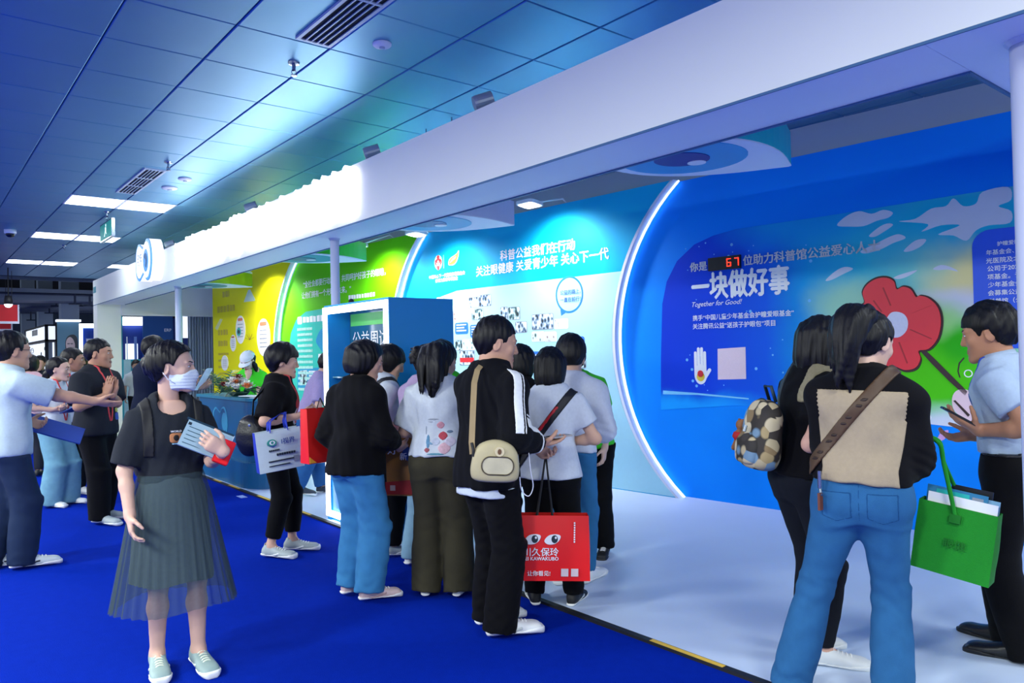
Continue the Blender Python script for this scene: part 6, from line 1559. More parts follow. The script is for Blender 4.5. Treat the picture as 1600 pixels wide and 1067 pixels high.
# ---- reception staff
def p_reception():
    def arms(p):
        p.set_arm(1, p.px(388, 590, -.12), (.6, -.5, -.6), palm=(0, -1, .3), curl=.6); p.set_arm(-1, p.px(402, 588, -.12), (-.6, -.5, -.6), palm=(0, -1, .3), curl=.6)
    staff('receptionist in a white cap and green polo with long dark hair behind the counter', (396, 700), 200, 1.62, dist=10.75, arms=arms, head=(14, 30, 0), seed=51)
# ---- walking woman with a face mask and tulle skirt
def p_mask():
    p = Person('walking woman in a face mask, dark T-shirt and grey tulle skirt, holding a booklet', (272, 1040), 168, 1.565, 'f', .95, lean=0, head=(-62, 0, 0), seed=61, skin_c='#d3ab97', headoff=(0, 0, .034), headscale=.97)
    p.set_leg(1, (.075, .0), 6); p.set_leg(-1, (-.095, .08), -4)
    p.set_arm(1, p.px(203, 806, -.15), (.6, -.9, 0), palm=(-1, .2, 0), curl=.5)
    p.set_arm(-1, p.px(350, 706, -.27), (-.1, -.5, -1), palm=p.view, point=p.px(326, 690, -.29) - p.px(350, 706, -.27), curl=.6, spread=.05, thumb=.3)
    p.lt = 1.0; p.make(); p.hair_tied(H0, .018)
    S = Shape(); S.add(Ell(p.A((0, -.10, .02)), np.array((.045, .04, .05)) * p.hs, p.Rh.T), .02); S.bump(wrinkle(.005, 90, 3)); p.shell('hair_bun', S, H0, p.hf * 1.2)
    # mask
    hd = p.hd; HF = p.HF
    def reg(P):
        q = hd(P); x, y, z = q[:, 0], q[:, 1], q[:, 2]; top = -.010 - 1.2 * np.abs(x) ** 1.5; bot = -.112 + .35 * np.abs(x)
        return np.maximum(np.maximum(z - top - .004, bot - z), np.maximum(np.abs(x) - .062, .0 - y)) * p.hs
    S = Shape(); k = p.hs
    S.add(Loft(p.A((0, 0, 0)), p.Rh.T, np.array([(-.125, .036, .045, 0, .046), (-.10, .046, .058, 0, .044), (-.06, .062, .072, 0, .034), (-.02, .070, .078, 0, .026), (.0, .071, .076, 0, .022)]) * k, 2.2, .01), .02)
    S.add(Cone(p.A((0, .088, .0)), p.A((0, .102, -.035)), .010 * k, .014 * k), .03); S.bump(lambda P: .0012 * np.sin(hd(P)[:, 2] * 420) * k)
    mk = p.shell('face_mask', Derived(S, .001, [reg]), M('mask_white', '#dbe6ee', .75, .03, 60, .1), p.hf)
    lp = MB()
    for s_ in (-1, 1): lp.tube([p.A((s_ * .060, .035, -.018)), p.A((s_ * .074, .0, .006)), p.A((s_ * .079, -.02, .0))], .0022, 6); lp.tube([p.A((s_ * .056, .03, -.075)), p.A((s_ * .070, -.002, -.05)), p.A((s_ * .079, -.022, -.015))], .0022, 6)
    p.mesh('ear_loops', lp, M('mask_white'), True, parent=mk)
    p.top('t_shirt', cloth('#23272e'), sleeve=.90, hem=.075, ease=.020, sl_ease=.024, wr=.008, neck=.072, scoop=.035)
    cpt = p.hip + p.Rc @ np.array([.0, .15, .285])
    p.patch('badge_print', M('print_camel', '#b5764c', .8, .1), cpt, (.030, .024), .0022, power=4, h=.004); p.patch('badge_print', M('print_darkdot', '#1a1715', .8), cpt, (.014, .016), .0034, h=.004); p.patch('badge_print', M('print_pale', '#d8cfc4', .8), cpt + (0, 0, -.028), (.022, .004), .0024, h=.004)
    for tx, zz, wd_ in (('WORLD', .312, .05),):
        sf = p.surf(0, zz); wtx = lambda u, v, d: tuple(p.W(p.surf(-u, zz) + p.Rc @ np.array([0, .004 + d, v])))
        text('lettering', tx, wtx, -wd_ / 2, 0, width=wd_, mat=P_white, parent=p.body, off=.001, bold=.02)
    # backpack straps
    BP = M('strap_pack', '#0c0d10', .7)
    for s_ in (-1, 1): p.shell('pack_strap', Derived(p.TOP, .008, [lambda P, s_=s_: np.abs(((P - p.hip) @ p.Rc)[:, 0] - s_ * (.118 + .02 * (((P - p.hip) @ p.Rc)[:, 2] - .4))) - .022, lambda P: .20 - ((P - p.hip) @ p.Rc)[:, 2]]), BP, .006)
    S = Shape(); S.add(Loft(p.hip + p.Rc @ np.array([0, -.18, .06]), p.Rc.T, [(0, .12, .06), (.05, .135, .075), (.25, .13, .07), (.36, .10, .05)], 3, .03), .02); p.shell('backpack', S, BP)
    # skirt: lining and sheer outer layer, pleated
    def skirt(name, z1, r1, mat, npl, amp, ph, top=.115, off=0.0):
        b = MB(); n = 180; m = 14; g = p.s
        for j in range(m + 1):
            t = j / m; z = (p.hip[2] + top * g) + (z1 - p.hip[2] - top * g) * t
            hw = np.interp(t, [0, .2, 1], [.134, .170, r1]) * g + off; hd_ = np.interp(t, [0, .2, 1], [.106, .142, r1 * .82]) * g + off
            for i in range(n):
                a = 2 * math.pi * i / n; w_ = 1 + amp * t * (.6 + .4 * math.sin(3 * a + ph)) * math.sin(npl * a + .6 * math.sin(2 * a + ph) + .35 * t * math.sin(5 * a)) / max(hw, .1) * .1 / .1 + .05 * t * math.sin(3 * a + ph * 2)
                b.v.append(tuple(np.array([p.hip[0] * (1 - t) + hw * w_ * math.cos(a), p.hip[1] * (1 - t) + .04 * t + hd_ * w_ * math.sin(a), z + .008 * t * math.sin(4 * a + ph)])))
        for j in range(m):
            for i in range(n):
                b.f.append((j * n + i, (j + 1) * n + i, (j + 1) * n + (i + 1) % n, j * n + (i + 1) % n)); b.m.append(0)
        return p.mesh(name, b, mat, True)
    skirt('skirt_lining', .44, .198, M('skirt_grey', '#4a5a60', .8, .08, 40), 44, .006, 1.0)
    tm = bpy.data.materials.new('tulle_sheer'); tm.use_nodes = True; nt = tm.node_tree; bs = nt.nodes['Principled BSDF']; bs.inputs['Base Color'].default_value = s2l('#3c4f56') + (1,); bs.inputs['Roughness'].default_value = .9
    tc = nt.nodes.new('ShaderNodeTexCoord'); no = nt.nodes.new('ShaderNodeTexNoise'); no.inputs['Scale'].default_value = 60; mr = nt.nodes.new('ShaderNodeMapRange'); mr.inputs[3].default_value = .42; mr.inputs[4].default_value = .58
    nt.links.new(tc.outputs['Object'], no.inputs[0]); nt.links.new(no.outputs[0], mr.inputs[0]); nt.links.new(mr.outputs[0], bs.inputs['Alpha'])
    skirt('skirt_tulle', .325, .266, tm, 36, .014, .3, off=.022)
    # waistband
    p.shell('waistband', Derived(Shape().add(Loft(p.hip, p.Rc.T, [(.06, .142, .105), (.125, .134, .100)], 2.2, 0), .01), .001, []), M('band_dark', '#2a3034', .8), .007)
    p.shoes(M('sneaker_mint', '#8fa6a4', .6, .1, 30), SOLE_W, chunk=1.1, L_=.27, accent=M('sneaker_pale', '#d3dcd8', .6), laces='#e6ecd8'); PPL['mask'] = p
# ---- left group
def p_polo_left():
    p = Person('man in a white polo shirt and dark jeans stretching out his right arm', (14, 888), 76, 1.74, 'm', 1.08, lean=2, head=(-4, 0, 0), seed=71, skin_c='#c79a80')
    p.set_leg(1, (.09, .06), 12); p.set_leg(-1, (-.09, -.10), 5)
    p.set_arm(1, p.px(148, 627, -.12), (.3, -.2, -1), palm=(-.5, .1, .9), curl=.12, spread=.12, thumb=.2); p.set_arm(-1, p.px(40, 660, .22), (-.5, -.7, -.2), palm=(.5, 0, .5), curl=.8)
    p.make(); p.hair_short(H0, .013, .014)
    g = cloth('#b4c6d0'); p.top('polo_shirt', g, sleeve=.86, hem=-.10, ease=.028, sl_ease=.03, wr=.008); p.collar(g)
    gl = MB()
    for s_ in (-1, 1): gl.tube([p.A((s_ * .079, -.005, .012)), p.A((s_ * .074, .07, .012)), p.A((s_ * .06, .098, .010))], .0022, 6); gl.tube([p.A((s_ * .031 + .022 * math.cos(a), .103, .006 + .017 * math.sin(a))) for a in np.linspace(0, 6.283, 14)], .002, 6)
    p.mesh('glasses', gl, M('glasses_dark', '#20242a', .3), True)
    p.pants('jeans', DEN('#1c2c48'), cuff=.03, ease=.02, knee=.02, ankle=.028, wr=.008); p.shoes(M('sneaker_bluegrey', '#c3ced0', .6), SOLE_W, accent=M('sneaker_swoop', '#1c2430', .5), L_=.28); PPL['polo'] = p
def p_lan_woman():
    p = Person('woman in a white T-shirt with a red lanyard and light jeans behind the blue folder', (88, 790), 128, 1.56, 'f', 1.0, lean=3, head=(-14, 2, 0), seed=75, skin_c='#d6ad98')
    p.set_leg(1, (.08, .0), 8); p.set_leg(-1, (-.10, .06), -12)
    p.set_arm(1, p.px(80, 640, -.15), (.7, -.6, -.3), palm=(-.4, 0, .9), curl=.6); p.set_arm(-1, p.px(98, 640, -.15), (-.7, -.6, -.3), palm=(.4, 0, .9), curl=.6)
    p.make(); p.hair_tied(H0, .013); p.strands(H0, (0, -.09, -.01), [(0, 0, 0), (0, -.04, -.05), (.02, -.03, -.16)], 8, .016, .018, .25, 1)
    p.top('t_shirt', cloth('#c3ccd6'), sleeve=.7, hem=-.01, ease=.022); p.lanyard(LAN, .06, .016, .06)
    p.pants('jeans', DEN('#6fa0b4'), cuff=.03, ease=.022, knee=.026, ankle=.05, wr=.009); p.shoes(SNK_W, SOLE_W, chunk=1.12); PPL['lanw'] = p
def p_lan_man():
    p = Person('tanned man in a white crew-neck with a red lanyard behind the ponytailed woman', (112, 775), 150, 1.66, 'm', 1.0, head=(-46, 0, 0), seed=79, skin_c='#a87a62')
    p.stand(); p.rest_arm(1); p.rest_arm(-1); p.make(mouth='#8a5048'); p.hair_short(H0, .012, .010); p.top('t_shirt', cloth('#c3ccd8'), sleeve=.7, ease=.022); p.lanyard(LAN, .10, .018, .06); p.pants('trousers', cloth('#12151c')); p.shoes(SNK_W, SOLE_W)
def p_darkpolo():
    p = Person('man in a charcoal polo with a red lanyard pressing his palms together', (152, 815), 128, 1.72, 'm', 1.16, lean=2, head=(-18, 0, 0), seed=83, skin_c='#b3846a')
    p.set_leg(1, (.10, .10), 10); p.set_leg(-1, (-.10, -.02), -12)
    p.set_arm(1, p.px(166, 618, -.22), (.8, -.4, -.5), palm=(-1, 0, 0), point=(-.05, .25, 1), curl=.08); p.set_arm(-1, p.px(176, 618, -.20), (-.8, -.4, -.5), palm=(1, 0, 0), point=(.05, .25, 1), curl=.12)
    p.make(mouth='#8a5048'); p.hair_short(H0, .010, .010, fade=.8)
    g = cloth('#22252c'); p.top('polo_shirt', g, sleeve=.9, hem=-.10, ease=.03, sl_ease=.028); p.collar(g); p.lanyard(LAN, .02, .018, .065)
    p.patch('badge', M('badge_yellow', '#b8b84a', .5), p.hip + p.Rc @ np.array([-.10, .16, .12]), (.03, .02), .006, power=4); p.patch('badge', M('badge_blue', '#1c3c9a', .5), p.hip + p.Rc @ np.array([-.10, .16, .06]), (.04, .035), .006, power=4)
    p.pants('trousers', cloth('#0a0b0f'), cuff=.04, ease=.022, knee=.02, ankle=.026); p.shoes(SNK_G, SOLE_W, L_=.28); PPL['darkpolo'] = p
def p_navy():
    p = Person('man in a navy shirt reading a sheet at the counter behind the masked woman', (234, 790), 60, 1.77, 'm', 1.05, lean=4, head=(5, 8, 0), seed=87, dist=8.9, skin_c='#b88d76')
    p.stand(); p.set_arm(1, p.px(313, 605, -.05), (.5, -.8, -.4), palm=(-.5, -.3, .8), curl=.6); p.set_arm(-1, p.px(318, 600, .15), (-.5, -.8, -.4), palm=(.5, -.3, .8), curl=.6)
    p.make(brows=False); p.hair_short(H0, .014, .014); p.top('shirt', cloth('#0e1830'), sleeve=.8, ease=.03); p.pants('trousers', cloth('#0c0e14')); p.shoes(SNK_B, SNK_B); PPL['navy'] = p
def p_pink():
    p = Person('person in a pale pink top with a dark bag strap walking away along the aisle', (47, 745), 20, 1.62, 'f', 1.05, head=(-10, 4, 0), seed=91)
    p.stand(); p.rest_arm(1); p.rest_arm(-1); p.make(brows=False); p.hair_bob(H0, -.08, .018); p.top('pink_top', cloth('#c09aa0'), sleeve=.9, ease=.03)
    n = nrm(p.Rc @ np.array([.7, 0, .7])); p.band('bag_strap', M('strap_dark', '#1c1d22', .6), n, (p.sh[-1] + np.array([.04, 0, .03])) @ n, .035, .008); p.pants('trousers', cloth('#20242e')); p.shoes(SNK_B, SNK_B)
def p_far(px, py, dist, face, col, label, H=1.64, hair='short', sex='m'):
    p = Person(label, (px, py), face, H, sex, 1.0, seed=int(px), dist=dist, skin_c='#b98f7a', group='distant visitors')
    p.stand(); p.rest_arm(1); p.rest_arm(-1); p.make(brows=False)
    p.hair_short(H0) if hair == 'short' else p.hair_bob(H0, -.09)
    p.top('top', cloth(col), sleeve=.8); p.pants('trousers', cloth('#14171f')); p.shoes(SNK_B, SNK_B)
# ---- right group
def p_backpack():
    p = Person('woman with bobbed black hair in a black T-shirt wearing a bear-patterned backpack', (1262, 1030), 60, 1.66, 'f', 1.04, lean=10, head=(-26, 10, 0), seed=101, skin_c='#d8a893')
    p.set_leg(1, (.09, .02), 25); p.set_leg(-1, (-.09, .03), 0)
    p.set_arm(1, p.sh[1] + np.array([-.03, .12, -.22]), (.15, -1, -.2), palm=(-.4, 0, 1), curl=.6); p.set_arm(-1, p.px(1320, 690, .25), (-.5, -.8, -.3), palm=(.4, 0, 1), curl=.6)
    p.make(brows=False); p.hair_bob(hairm('#0e0d10'), -.13, .022, flick=.006)
    p.top('t_shirt', cloth('#0c0c10'), sleeve=.58, hem=-.02, ease=.026, sl_ease=.026, wr=.008); 
    p.pants('jeans', DEN('#10141e'), cuff=.10, ease=.010, wr=.006, label='black skinny jeans'); p.shoes(SNK_W, SOLE_W, chunk=1.14, L_=.27); PPL['backpack'] = p
def p_tan():
    p = Person('woman with a high ponytail in a black and tan sweater and blue jeans', (1318, 1098), 8, 1.66, 'f', 1.08, lean=5, side=2, head=(24, 14, 0), seed=105, skin_c='#dcb7a4', hipoff=(.095, 0))
    p.set_leg(1, (.185, .02), 8); p.set_leg(-1, (-.20, -.02), -8)
    p.set_arm(1, p.sh[1] + np.array([.02, .27, -.23]), (.12, -.55, -1), palm=(-.4, .0, .9), curl=.7); p.set_arm(-1, p.sh[-1] + np.array([.11, .25, -.18]), (-.1, -.3, -1), palm=(.4, 0, .9), curl=.6)
    p.make(brows=False); p.hair_tied(H0, .013)
    p.strands(H0, (.0, -.085, .075), [(0, 0, 0), (0, -.055, .005), (-.008, -.085, -.08), (-.015, -.075, -.20), (-.03, -.055, -.33)], 22, .030, .036, .10, 3, wav=.02)
    p.top('sweater', cloth('#0d0d11'), sleeve=1.8, hem=.045, ease=.034, sl_ease=.030, wr=.009, neck=.056, boxy=.5)
    L_ = lambda P: (P - p.hip) @ p.Rc
    def back(P):
        q = L_(P); w_ = np.interp(q[:, 2], [.0, .1, .2, .40], [.150, .140, .155, .175]); sc = .008 * np.abs(np.sin(q[:, 2] * 190)) * (q[:, 2] > .30)
        return np.maximum(np.maximum(np.abs(q[:, 0] + .0) - w_ + sc, q[:, 1] + .0), q[:, 2] - .415 - .15 * np.abs(q[:, 0]) * 0)
    p.shell('tan_back', Derived(p.TOP, .003, [back]), cloth('#a9997f'), .0055, label='tan knit back panel with scalloped edges')
    n = nrm(p.Rc @ np.array([-.80, .0, .60])); c = (p.neck + p.Rc @ np.array([.075, -.03, -.045])) @ n
    p.band('bag_strap', M('strap_brown', '#4a331c', .55, .2, 50), n, c, .048, .010, h=.005)
    for i in range(4):
        z = .14 + .075 * i; tdir = nrm(p.Rc @ np.array([.60, 0, .80])); q = L_; 
        p.shell('strap_mark', Derived(p.TOP, .0125, [lambda P, z=z: np.abs(L_(P)[:, 2] - z) - .02, lambda P: np.abs(P @ n - c) - .010, lambda P: L_(P)[:, 1], lambda P, z=z: .006 - np.abs(L_(P)[:, 2] - z)]), M('strap_dkbrown', '#2c1c10', .6), .005)
    p.pants('jeans', DEN('#2a6292'), cuff=.03, ease=.010, thigh=.008, knee=.004, ankle=.034, waist=.085, wr=.008)
    # pockets
    for s_ in (-1, 1):
        def pk(P, s_=s_):
            q = P - p.hip; x = q[:, 0] - s_ * .085; z = q[:, 2] + .045; inside = np.maximum(np.maximum(np.abs(x) - .058, np.abs(z) - .062), -.062 - z + np.abs(x) * .35)
            return np.maximum(np.abs(inside + .003) - .0028, q[:, 1])
        p.shell('pocket_seam', Derived(p.PANTS, .0022, [pk], (p.hip - .25, p.hip + .25)), DEN('#1c4f80'), .0045)
    p.shell('centre_seam', Derived(p.PANTS, .0018, [lambda P: np.abs((P - p.hip)[:, 0]) - .0022, lambda P: (P - p.hip)[:, 1], lambda P: -.10 - (P - p.hip)[:, 2]]), DEN('#1c4f80'), .0045)
    p.shell('belt_seam', Derived(p.PANTS, .0018, [lambda P: np.abs((P - p.hip)[:, 2] - .052 * p.s) - .0025]), DEN('#1c4f80'), .0055)
    p.shoes(SNK_W, SOLE_W); PPL['tan'] = p
def p_volunteer():
    p = Person('young man in a pale blue polo and black trousers looking down at a phone', (1588, 1024), -78, 1.69, 'm', .96, lean=4, head=(-6, 8, 0), seed=111, skin_c='#b98465')
    p.set_leg(1, (.09, .05), 18); p.set_leg(-1, (-.09, -.05), -4)
    p.set_arm(-1, p.px(1530, 672, -.14), (-.3, -.9, -.4), palm=(.2, -.1, 1), point=p.px(1495, 655, -.16) - p.px(1530, 672, -.14), curl=.35, thumb=.9); p.set_arm(1, p.px(1525, 680, .2), (.4, -.9, -.4), palm=(-.3, 0, 1), curl=.5)
    p.make(mouth='#a8605a'); p.hair_short(H0, .017, .016, ([-.12, -.06, -.035, -.022, -.012, .012, .024, .036, .05, .07, .09, .12], [-.060, -.056, -.045, -.012, .022, .020, -.006, .0, .034, .040, .044, .046]), .5, .004)
    g = cloth('#b2c6dc'); p.top('polo_shirt', g, sleeve=.58, hem=.06, ease=.024, sl_ease=.020, wr=.010); p.collar(g)
    p.lanyard(M('lanyard_blue', '#1f46b0', .6), .16, .010, .05)
    cpt = p.hip + p.Rc @ np.array([-.085, .15, .325])
    for r, c in ((.030, '#1f4fa0'), (.024, '#b2c6dc'), (.019, '#1f4fa0'), (.012, '#9ab8e0')): p.patch('chest_logo', M('logo_' + c, c, .8), cpt, (r, r), .0022 + (.03 - r) * .06, h=.0038)
    p.pants('trousers', cloth('#0a0a0e'), cuff=.03, ease=.018, knee=.012, ankle=.018, waist=.09, wr=.006)
    p.shell('belt', Derived(p.PANTS, .004, [lambda P: np.abs((P - p.hip)[:, 2] - .070 * p.s) - .016]), M('belt_black', '#0c0c0e', .35), .006)
    p.patch('belt_buckle', m_chrome, p.hip + np.array([-.0, .14, .070]), (.028, .018), .009, base=p.PANTS, power=5, normal=(0, 1, 0), h=.0045)
    p.shoes(M('shoe_black', '#0c0d10', .35), SNK_B, L_=.28, laces=None); PPL['volunteer'] = p
for fn in PEOPLE_LIST if 'PEOPLE_LIST' in globals() else (p_jacket, p_whitetee, p_whiteshirt, p_hidden_black, p_floral, p_lilac, p_sweater, p_whitevest, p_lanyard, p_behindcase, p_reception, p_mask, p_polo_left, p_lan_woman, p_lan_man, p_darkpolo, p_navy, p_pink, p_backpack, p_tan, p_volunteer): fn()
staff('staff member in a white cap and green shirt behind the ponytailed woman', (703, 848), 185, 1.60, seed=121, head=(0, 24, 0), long_hair=False)
staff('staff member in a green shirt and black trousers beyond the white-shirted visitors', (926, 866), 200, 1.58, seed=125, side=10, head=(0, 14, 0), long_hair=False)
p_far(66, 690, 15.5, 200, '#20242c', 'distant visitor in dark clothes near the white lit kiosk', 1.62)
p_far(127, 690, 13.5, 20, '#1a1c22', 'distant visitor in black near the picture board', 1.58, 'bob', 'f')
p_far(96, 690, 17.5, 180, '#2a2f38', 'distant visitor standing by the portrait board', 1.6)
p_far(214, 680, 17.6, 170, '#d0d4da', 'distant visitor in white at the teal counter', 1.5)
p_far(8, 700, 12.5, 10, '#3a4050', 'distant visitor beyond the man in the white polo', 1.66)
# ================================================================== bags, papers and phones
def bframe(px, py, dist, yaw=0.0, pitch=0.0, roll=0.0):
    """frame at a photo point at a given distance. yaw 0 faces the camera"""
    c = ondist(px, py, dist); v = nrm([c[0], c[1], 0]); n = rotz(math.radians(yaw)) @ -v; r = np.cross([0, 0, 1.], n); r = nrm(r)   # r: to the viewer's right
    up = np.array([0, 0, 1.])
    if pitch: a = math.radians(pitch); n, up = n * math.cos(a) + up * math.sin(a), up * math.cos(a) - n * math.sin(a)
    if roll: a = math.radians(roll); r, up = r * math.cos(a) + up * math.sin(a), up * math.cos(a) - r * math.sin(a)
    return c, (lambda u, v_, d: tuple(c + r * u + up * v_ + n * d))
def tote(name, label, px, py, dist, yaw, w, h, dep, mats, cat='bag', taper=.9, handles=None, hmat=None, roll=0, base_fold=.0, rim=None, hr=.006, pitch=0):
    """paper or cloth carrier: px,py = centre of the front"""
    c, f = bframe(px, py, dist, yaw, pitch, roll)
    t = thing(name, label, cat, f(0, -h / 2, -dep / 2))
    wt, wb = w / 2, w / 2 * taper; front, side, back = mats
    z1, z0 = h / 2, -h / 2; dt = dep * .75
    n = 8
    def shell_face(nm, pts, mat):
        b = MB(); m = 6
        # bilinear patch with slight bulge, given thickness
        P = []
        for j in range(m + 1):
            for i in range(m + 1):
                u, v = i / m, j / m; q = (1 - u) * (1 - v) * np.array(pts[0]) + u * (1 - v) * np.array(pts[1]) + u * v * np.array(pts[2]) + (1 - u) * v * np.array(pts[3])
                P.append(q)
        nn = nrm(np.cross(np.array(pts[1]) - pts[0], np.array(pts[3]) - pts[0])); bul = [.010 * math.sin(math.pi * (k % (m + 1)) / m) * math.sin(math.pi * (k // (m + 1)) / m) for k in range(len(P))]
        A_ = [tuple(f(*(q + nn * bb))) for q, bb in zip(P, bul)]; B_ = [tuple(f(*(q + nn * (bb - .003)))) for q, bb in zip(P, bul)]
        fs = [(j * (m + 1) + i, j * (m + 1) + i + 1, (j + 1) * (m + 1) + i + 1, (j + 1) * (m + 1) + i) for j in range(m) for i in range(m)]; N0 = len(P)
        b.add(A_ + B_, fs + [tuple(x + N0 for x in q[::-1]) for q in fs]); return b.build(nm, mat, t, True)
    F4 = [(-wb, z0, 0), (wb, z0, 0), (wt, z1, -(dep - dt) / 2), (-wt, z1, -(dep - dt) / 2)]
    K4 = [(wb, z0, -dep), (-wb, z0, -dep), (-wt, z1, -dep + (dep - dt) / 2), (wt, z1, -dep + (dep - dt) / 2)]
    fr = shell_face('front_panel', F4, front); shell_face('back_panel', K4, back)
    shell_face('side_panel', [F4[1], K4[0], K4[3], F4[2]], side); shell_face('side_panel', [K4[1], F4[0], F4[3], K4[2]], side)
    shell_face('bottom_panel', [K4[1], K4[0], F4[1], F4[0]], side)
    if handles:
        for d_ in (-(dep - dt) / 2, -dep + (dep - dt) / 2):
            pts = [f(u, v, d_ if i in (0, len(handles) - 1) else -dep / 2 + (d_ + dep / 2) * .4) for i, (u, v) in enumerate(handles)]
            MB().tube([tuple(q) for q in smooth_poly(pts, 5, False)], hr, 8, flat=.6).build('handle', hmat, t, True)
    return t, f, fr
def ftext(s, f, u, v, width, mat, parent, off=.012, bold=.02, **k): return text('lettering', s, f, u, v, width=width, mat=mat, parent=parent, off=off, bold=bold, **k)
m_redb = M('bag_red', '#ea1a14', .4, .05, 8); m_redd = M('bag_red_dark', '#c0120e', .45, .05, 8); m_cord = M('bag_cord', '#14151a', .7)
# red carrier with cartoon eyes, held by the man in the jacket
q = PPL['jacket']; hw = q.W(q.hand[-1][0] + q.hand[-1][1] * .09)
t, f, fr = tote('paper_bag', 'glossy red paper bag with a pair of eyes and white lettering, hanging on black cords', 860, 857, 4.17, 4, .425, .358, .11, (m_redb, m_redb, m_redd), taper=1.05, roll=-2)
hl = np.array(f(0, 0, 0)); 
for d_ in (-.02, -.09):
    for s_ in (-1, 1):
        a = np.array(f(s_ * .045 - .03, .16, d_)); MB().tube([tuple(a), tuple(hw * .5 + a * .5 + np.array([0, 0, -.01])), tuple(hw)], .005, 6).build('cord', m_cord, t)
m_pw = P_white
for cu, sgn in ((-.10, 1), (.010, 1)):
    fr2 = lambda u, v, d: f(u, v, d)
    e = smooth_poly([(cu - .045, .045), (cu - .02, .075), (cu + .02, .082), (cu + .045, .072), (cu + .035, .045), (cu + .01, .028), (cu - .025, .026)], 4)
    MB().prism(e, f, .010, .0125).build('eye_print', m_pw, t); MB().prism(ellipse(cu + .012, .055, .018, .022, 18), f, .0125, .0135).build('eye_print', P_ink, t); MB().prism(ellipse(cu + .018, .063, .006, .007, 10), f, .0135, .0142).build('eye_print', m_pw, t)
ftext('川久保玲', f, -.155, -.035, .20, m_pw, t); ftext('REI KAWAKUBO', f, -.155, -.062, .20, m_pw, t, bold=.03); ftext('，让你看见!', f, -.155, -.145, .155, m_pw, t)
for u in (.06, .115): MB().prism([(u, -.15), (u + .04, -.15), (u + .04, -.108), (u, -.108)], f, .008, .0125).build('blank_label', M('label_pale', '#d9c9cc', .5, .1), t)
b = MB()
for k in range(9): b.prism([(.128, .14 - .013 * k), (.136, .14 - .013 * k), (.136, .148 - .013 * k), (.128, .148 - .013 * k)], f, .006, .0105)
b.build('text_lines', m_pw, t)
# red bag on the left arm of the woman in the black sweater
p = PPL['sweater']
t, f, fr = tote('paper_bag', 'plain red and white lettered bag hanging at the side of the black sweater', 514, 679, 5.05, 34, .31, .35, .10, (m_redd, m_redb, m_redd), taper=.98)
for s_ in (-1, 1): MB().tube([f(s_ * .06, .16, -.05), f(s_ * .03, .24, -.05), tuple(p.W(p.arm[-1][2]))], .005, 6).build('cord', m_cord, t)
ftext('川久保玲', f, .0, .0, .09, m_pw, t)
MB().prism([(-.15, -.17), (-.10, -.17), (-.15, -.13)], f, .002, .006).build('corner_flash', M('flash_orange', '#e0962a', .5), t)
# brown and red bag held by the woman in the white blouse
p = PPL['vest']
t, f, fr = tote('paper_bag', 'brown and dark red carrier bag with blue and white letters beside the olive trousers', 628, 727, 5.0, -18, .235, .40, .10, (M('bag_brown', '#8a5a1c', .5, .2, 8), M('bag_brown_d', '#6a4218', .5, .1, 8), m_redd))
MB().prism([(-.112, -.19), (.112, -.19), (.114, -.09), (-.113, -.11)], f, .004, .009).build('red_band', M('bag_maroon', '#8e1216', .5, .08), t)
ftext('好', f, -.095, .08, .07, m_pw, t); ftext('新', f, -.01, .04, .05, m_pw, t); MB().prism([(.0, .07), (.055, .02), (.07, .10), (.03, .14)], f, .004, .009).build('blue_print', M('print_steel', '#2a4f96', .5), t)
MB().prism([(-.08, -.165), (-.045, -.165), (-.045, -.13), (-.08, -.13)], f, .006, .011).build('blank_label', M('label_grey', '#a58f90', .5), t)
MB().box((0, 0, 0), (0, 0, 0)) if False else None
for d_ in (-.012, -.088):
    h_ = p.W(p.hand[1][0] + p.hand[1][1] * .07)
    for s_ in (-1, 1): MB().tube([f(s_ * .05, .195, d_), tuple(h_)], .005, 6).build('cord', M('cord_red', '#c01a20', .6), t)
# white and blue tote of the woman with lanyard
p = PPL['lanyard']
m_tw = M('tote_white', '#c7d9df', .7, .06, 30, .1); m_tb = M('tote_blue', '#1a35b0', .7, .06, 30)
t, f, fr = tote('tote_bag', 'white tote with blue sides, eye logo and blue strap on a forearm', 438, 703, 5.55, 14, .315, .285, .10, (m_tw, m_tb, m_tw), roll=6, taper=1.0)
e, w = p.W(p.arm[1][1]), p.W(p.arm[1][2]); mid = e * .48 + w * .52 + np.array([0, 0, .036])
for d_ in (-.012, -.088): MB().ribbon([f(-.055, .13, d_), f(-.045, .20, d_ * .8 - .01), tuple(mid + np.array(f(-.03, 0, -.05 + (d_ + .05) * .5)) - np.array(f(0, 0, -.05))), tuple(mid + np.array([0, 0, .004]) + np.array(f(.0, 0, d_ * .3)) - np.array(f(0, 0, 0))), tuple(mid + np.array(f(.03, 0, -.05 + (d_ + .05) * .5)) - np.array(f(0, 0, -.05))), f(.065, .20, d_ * .8 - .01), f(.07, .13, d_)], np.array(f(0, 0, 1)) - np.array(f(0, 0, 0)), .028, .004).build('handle', m_tb, t)
MB().prism(ellipse(-.055, .06, .033, .026, 24), f, .009, .012).build('logo', M('logo_green', '#2f9a8c', .5), t); MB().prism(ellipse(-.052, .062, .020, .015, 20), f, .012, .0126).build('logo', P_white, t); MB().prism(ellipse(-.051, .062, .010, .010, 16), f, .0126, .0132).build('logo', M('logo_green', '#2f9a8c', .5), t)
MB().prism([(-.09, .05), (-.05, .028), (-.018, .045), (-.05, .038)], f, .0112, .0135).build('logo', M('logo_navy', '#1c3f9a', .5), t)
ftext('I视界', f, .012, .045, .095, M('logo_navy', '#1c3f9a', .5), t, bold=.02)
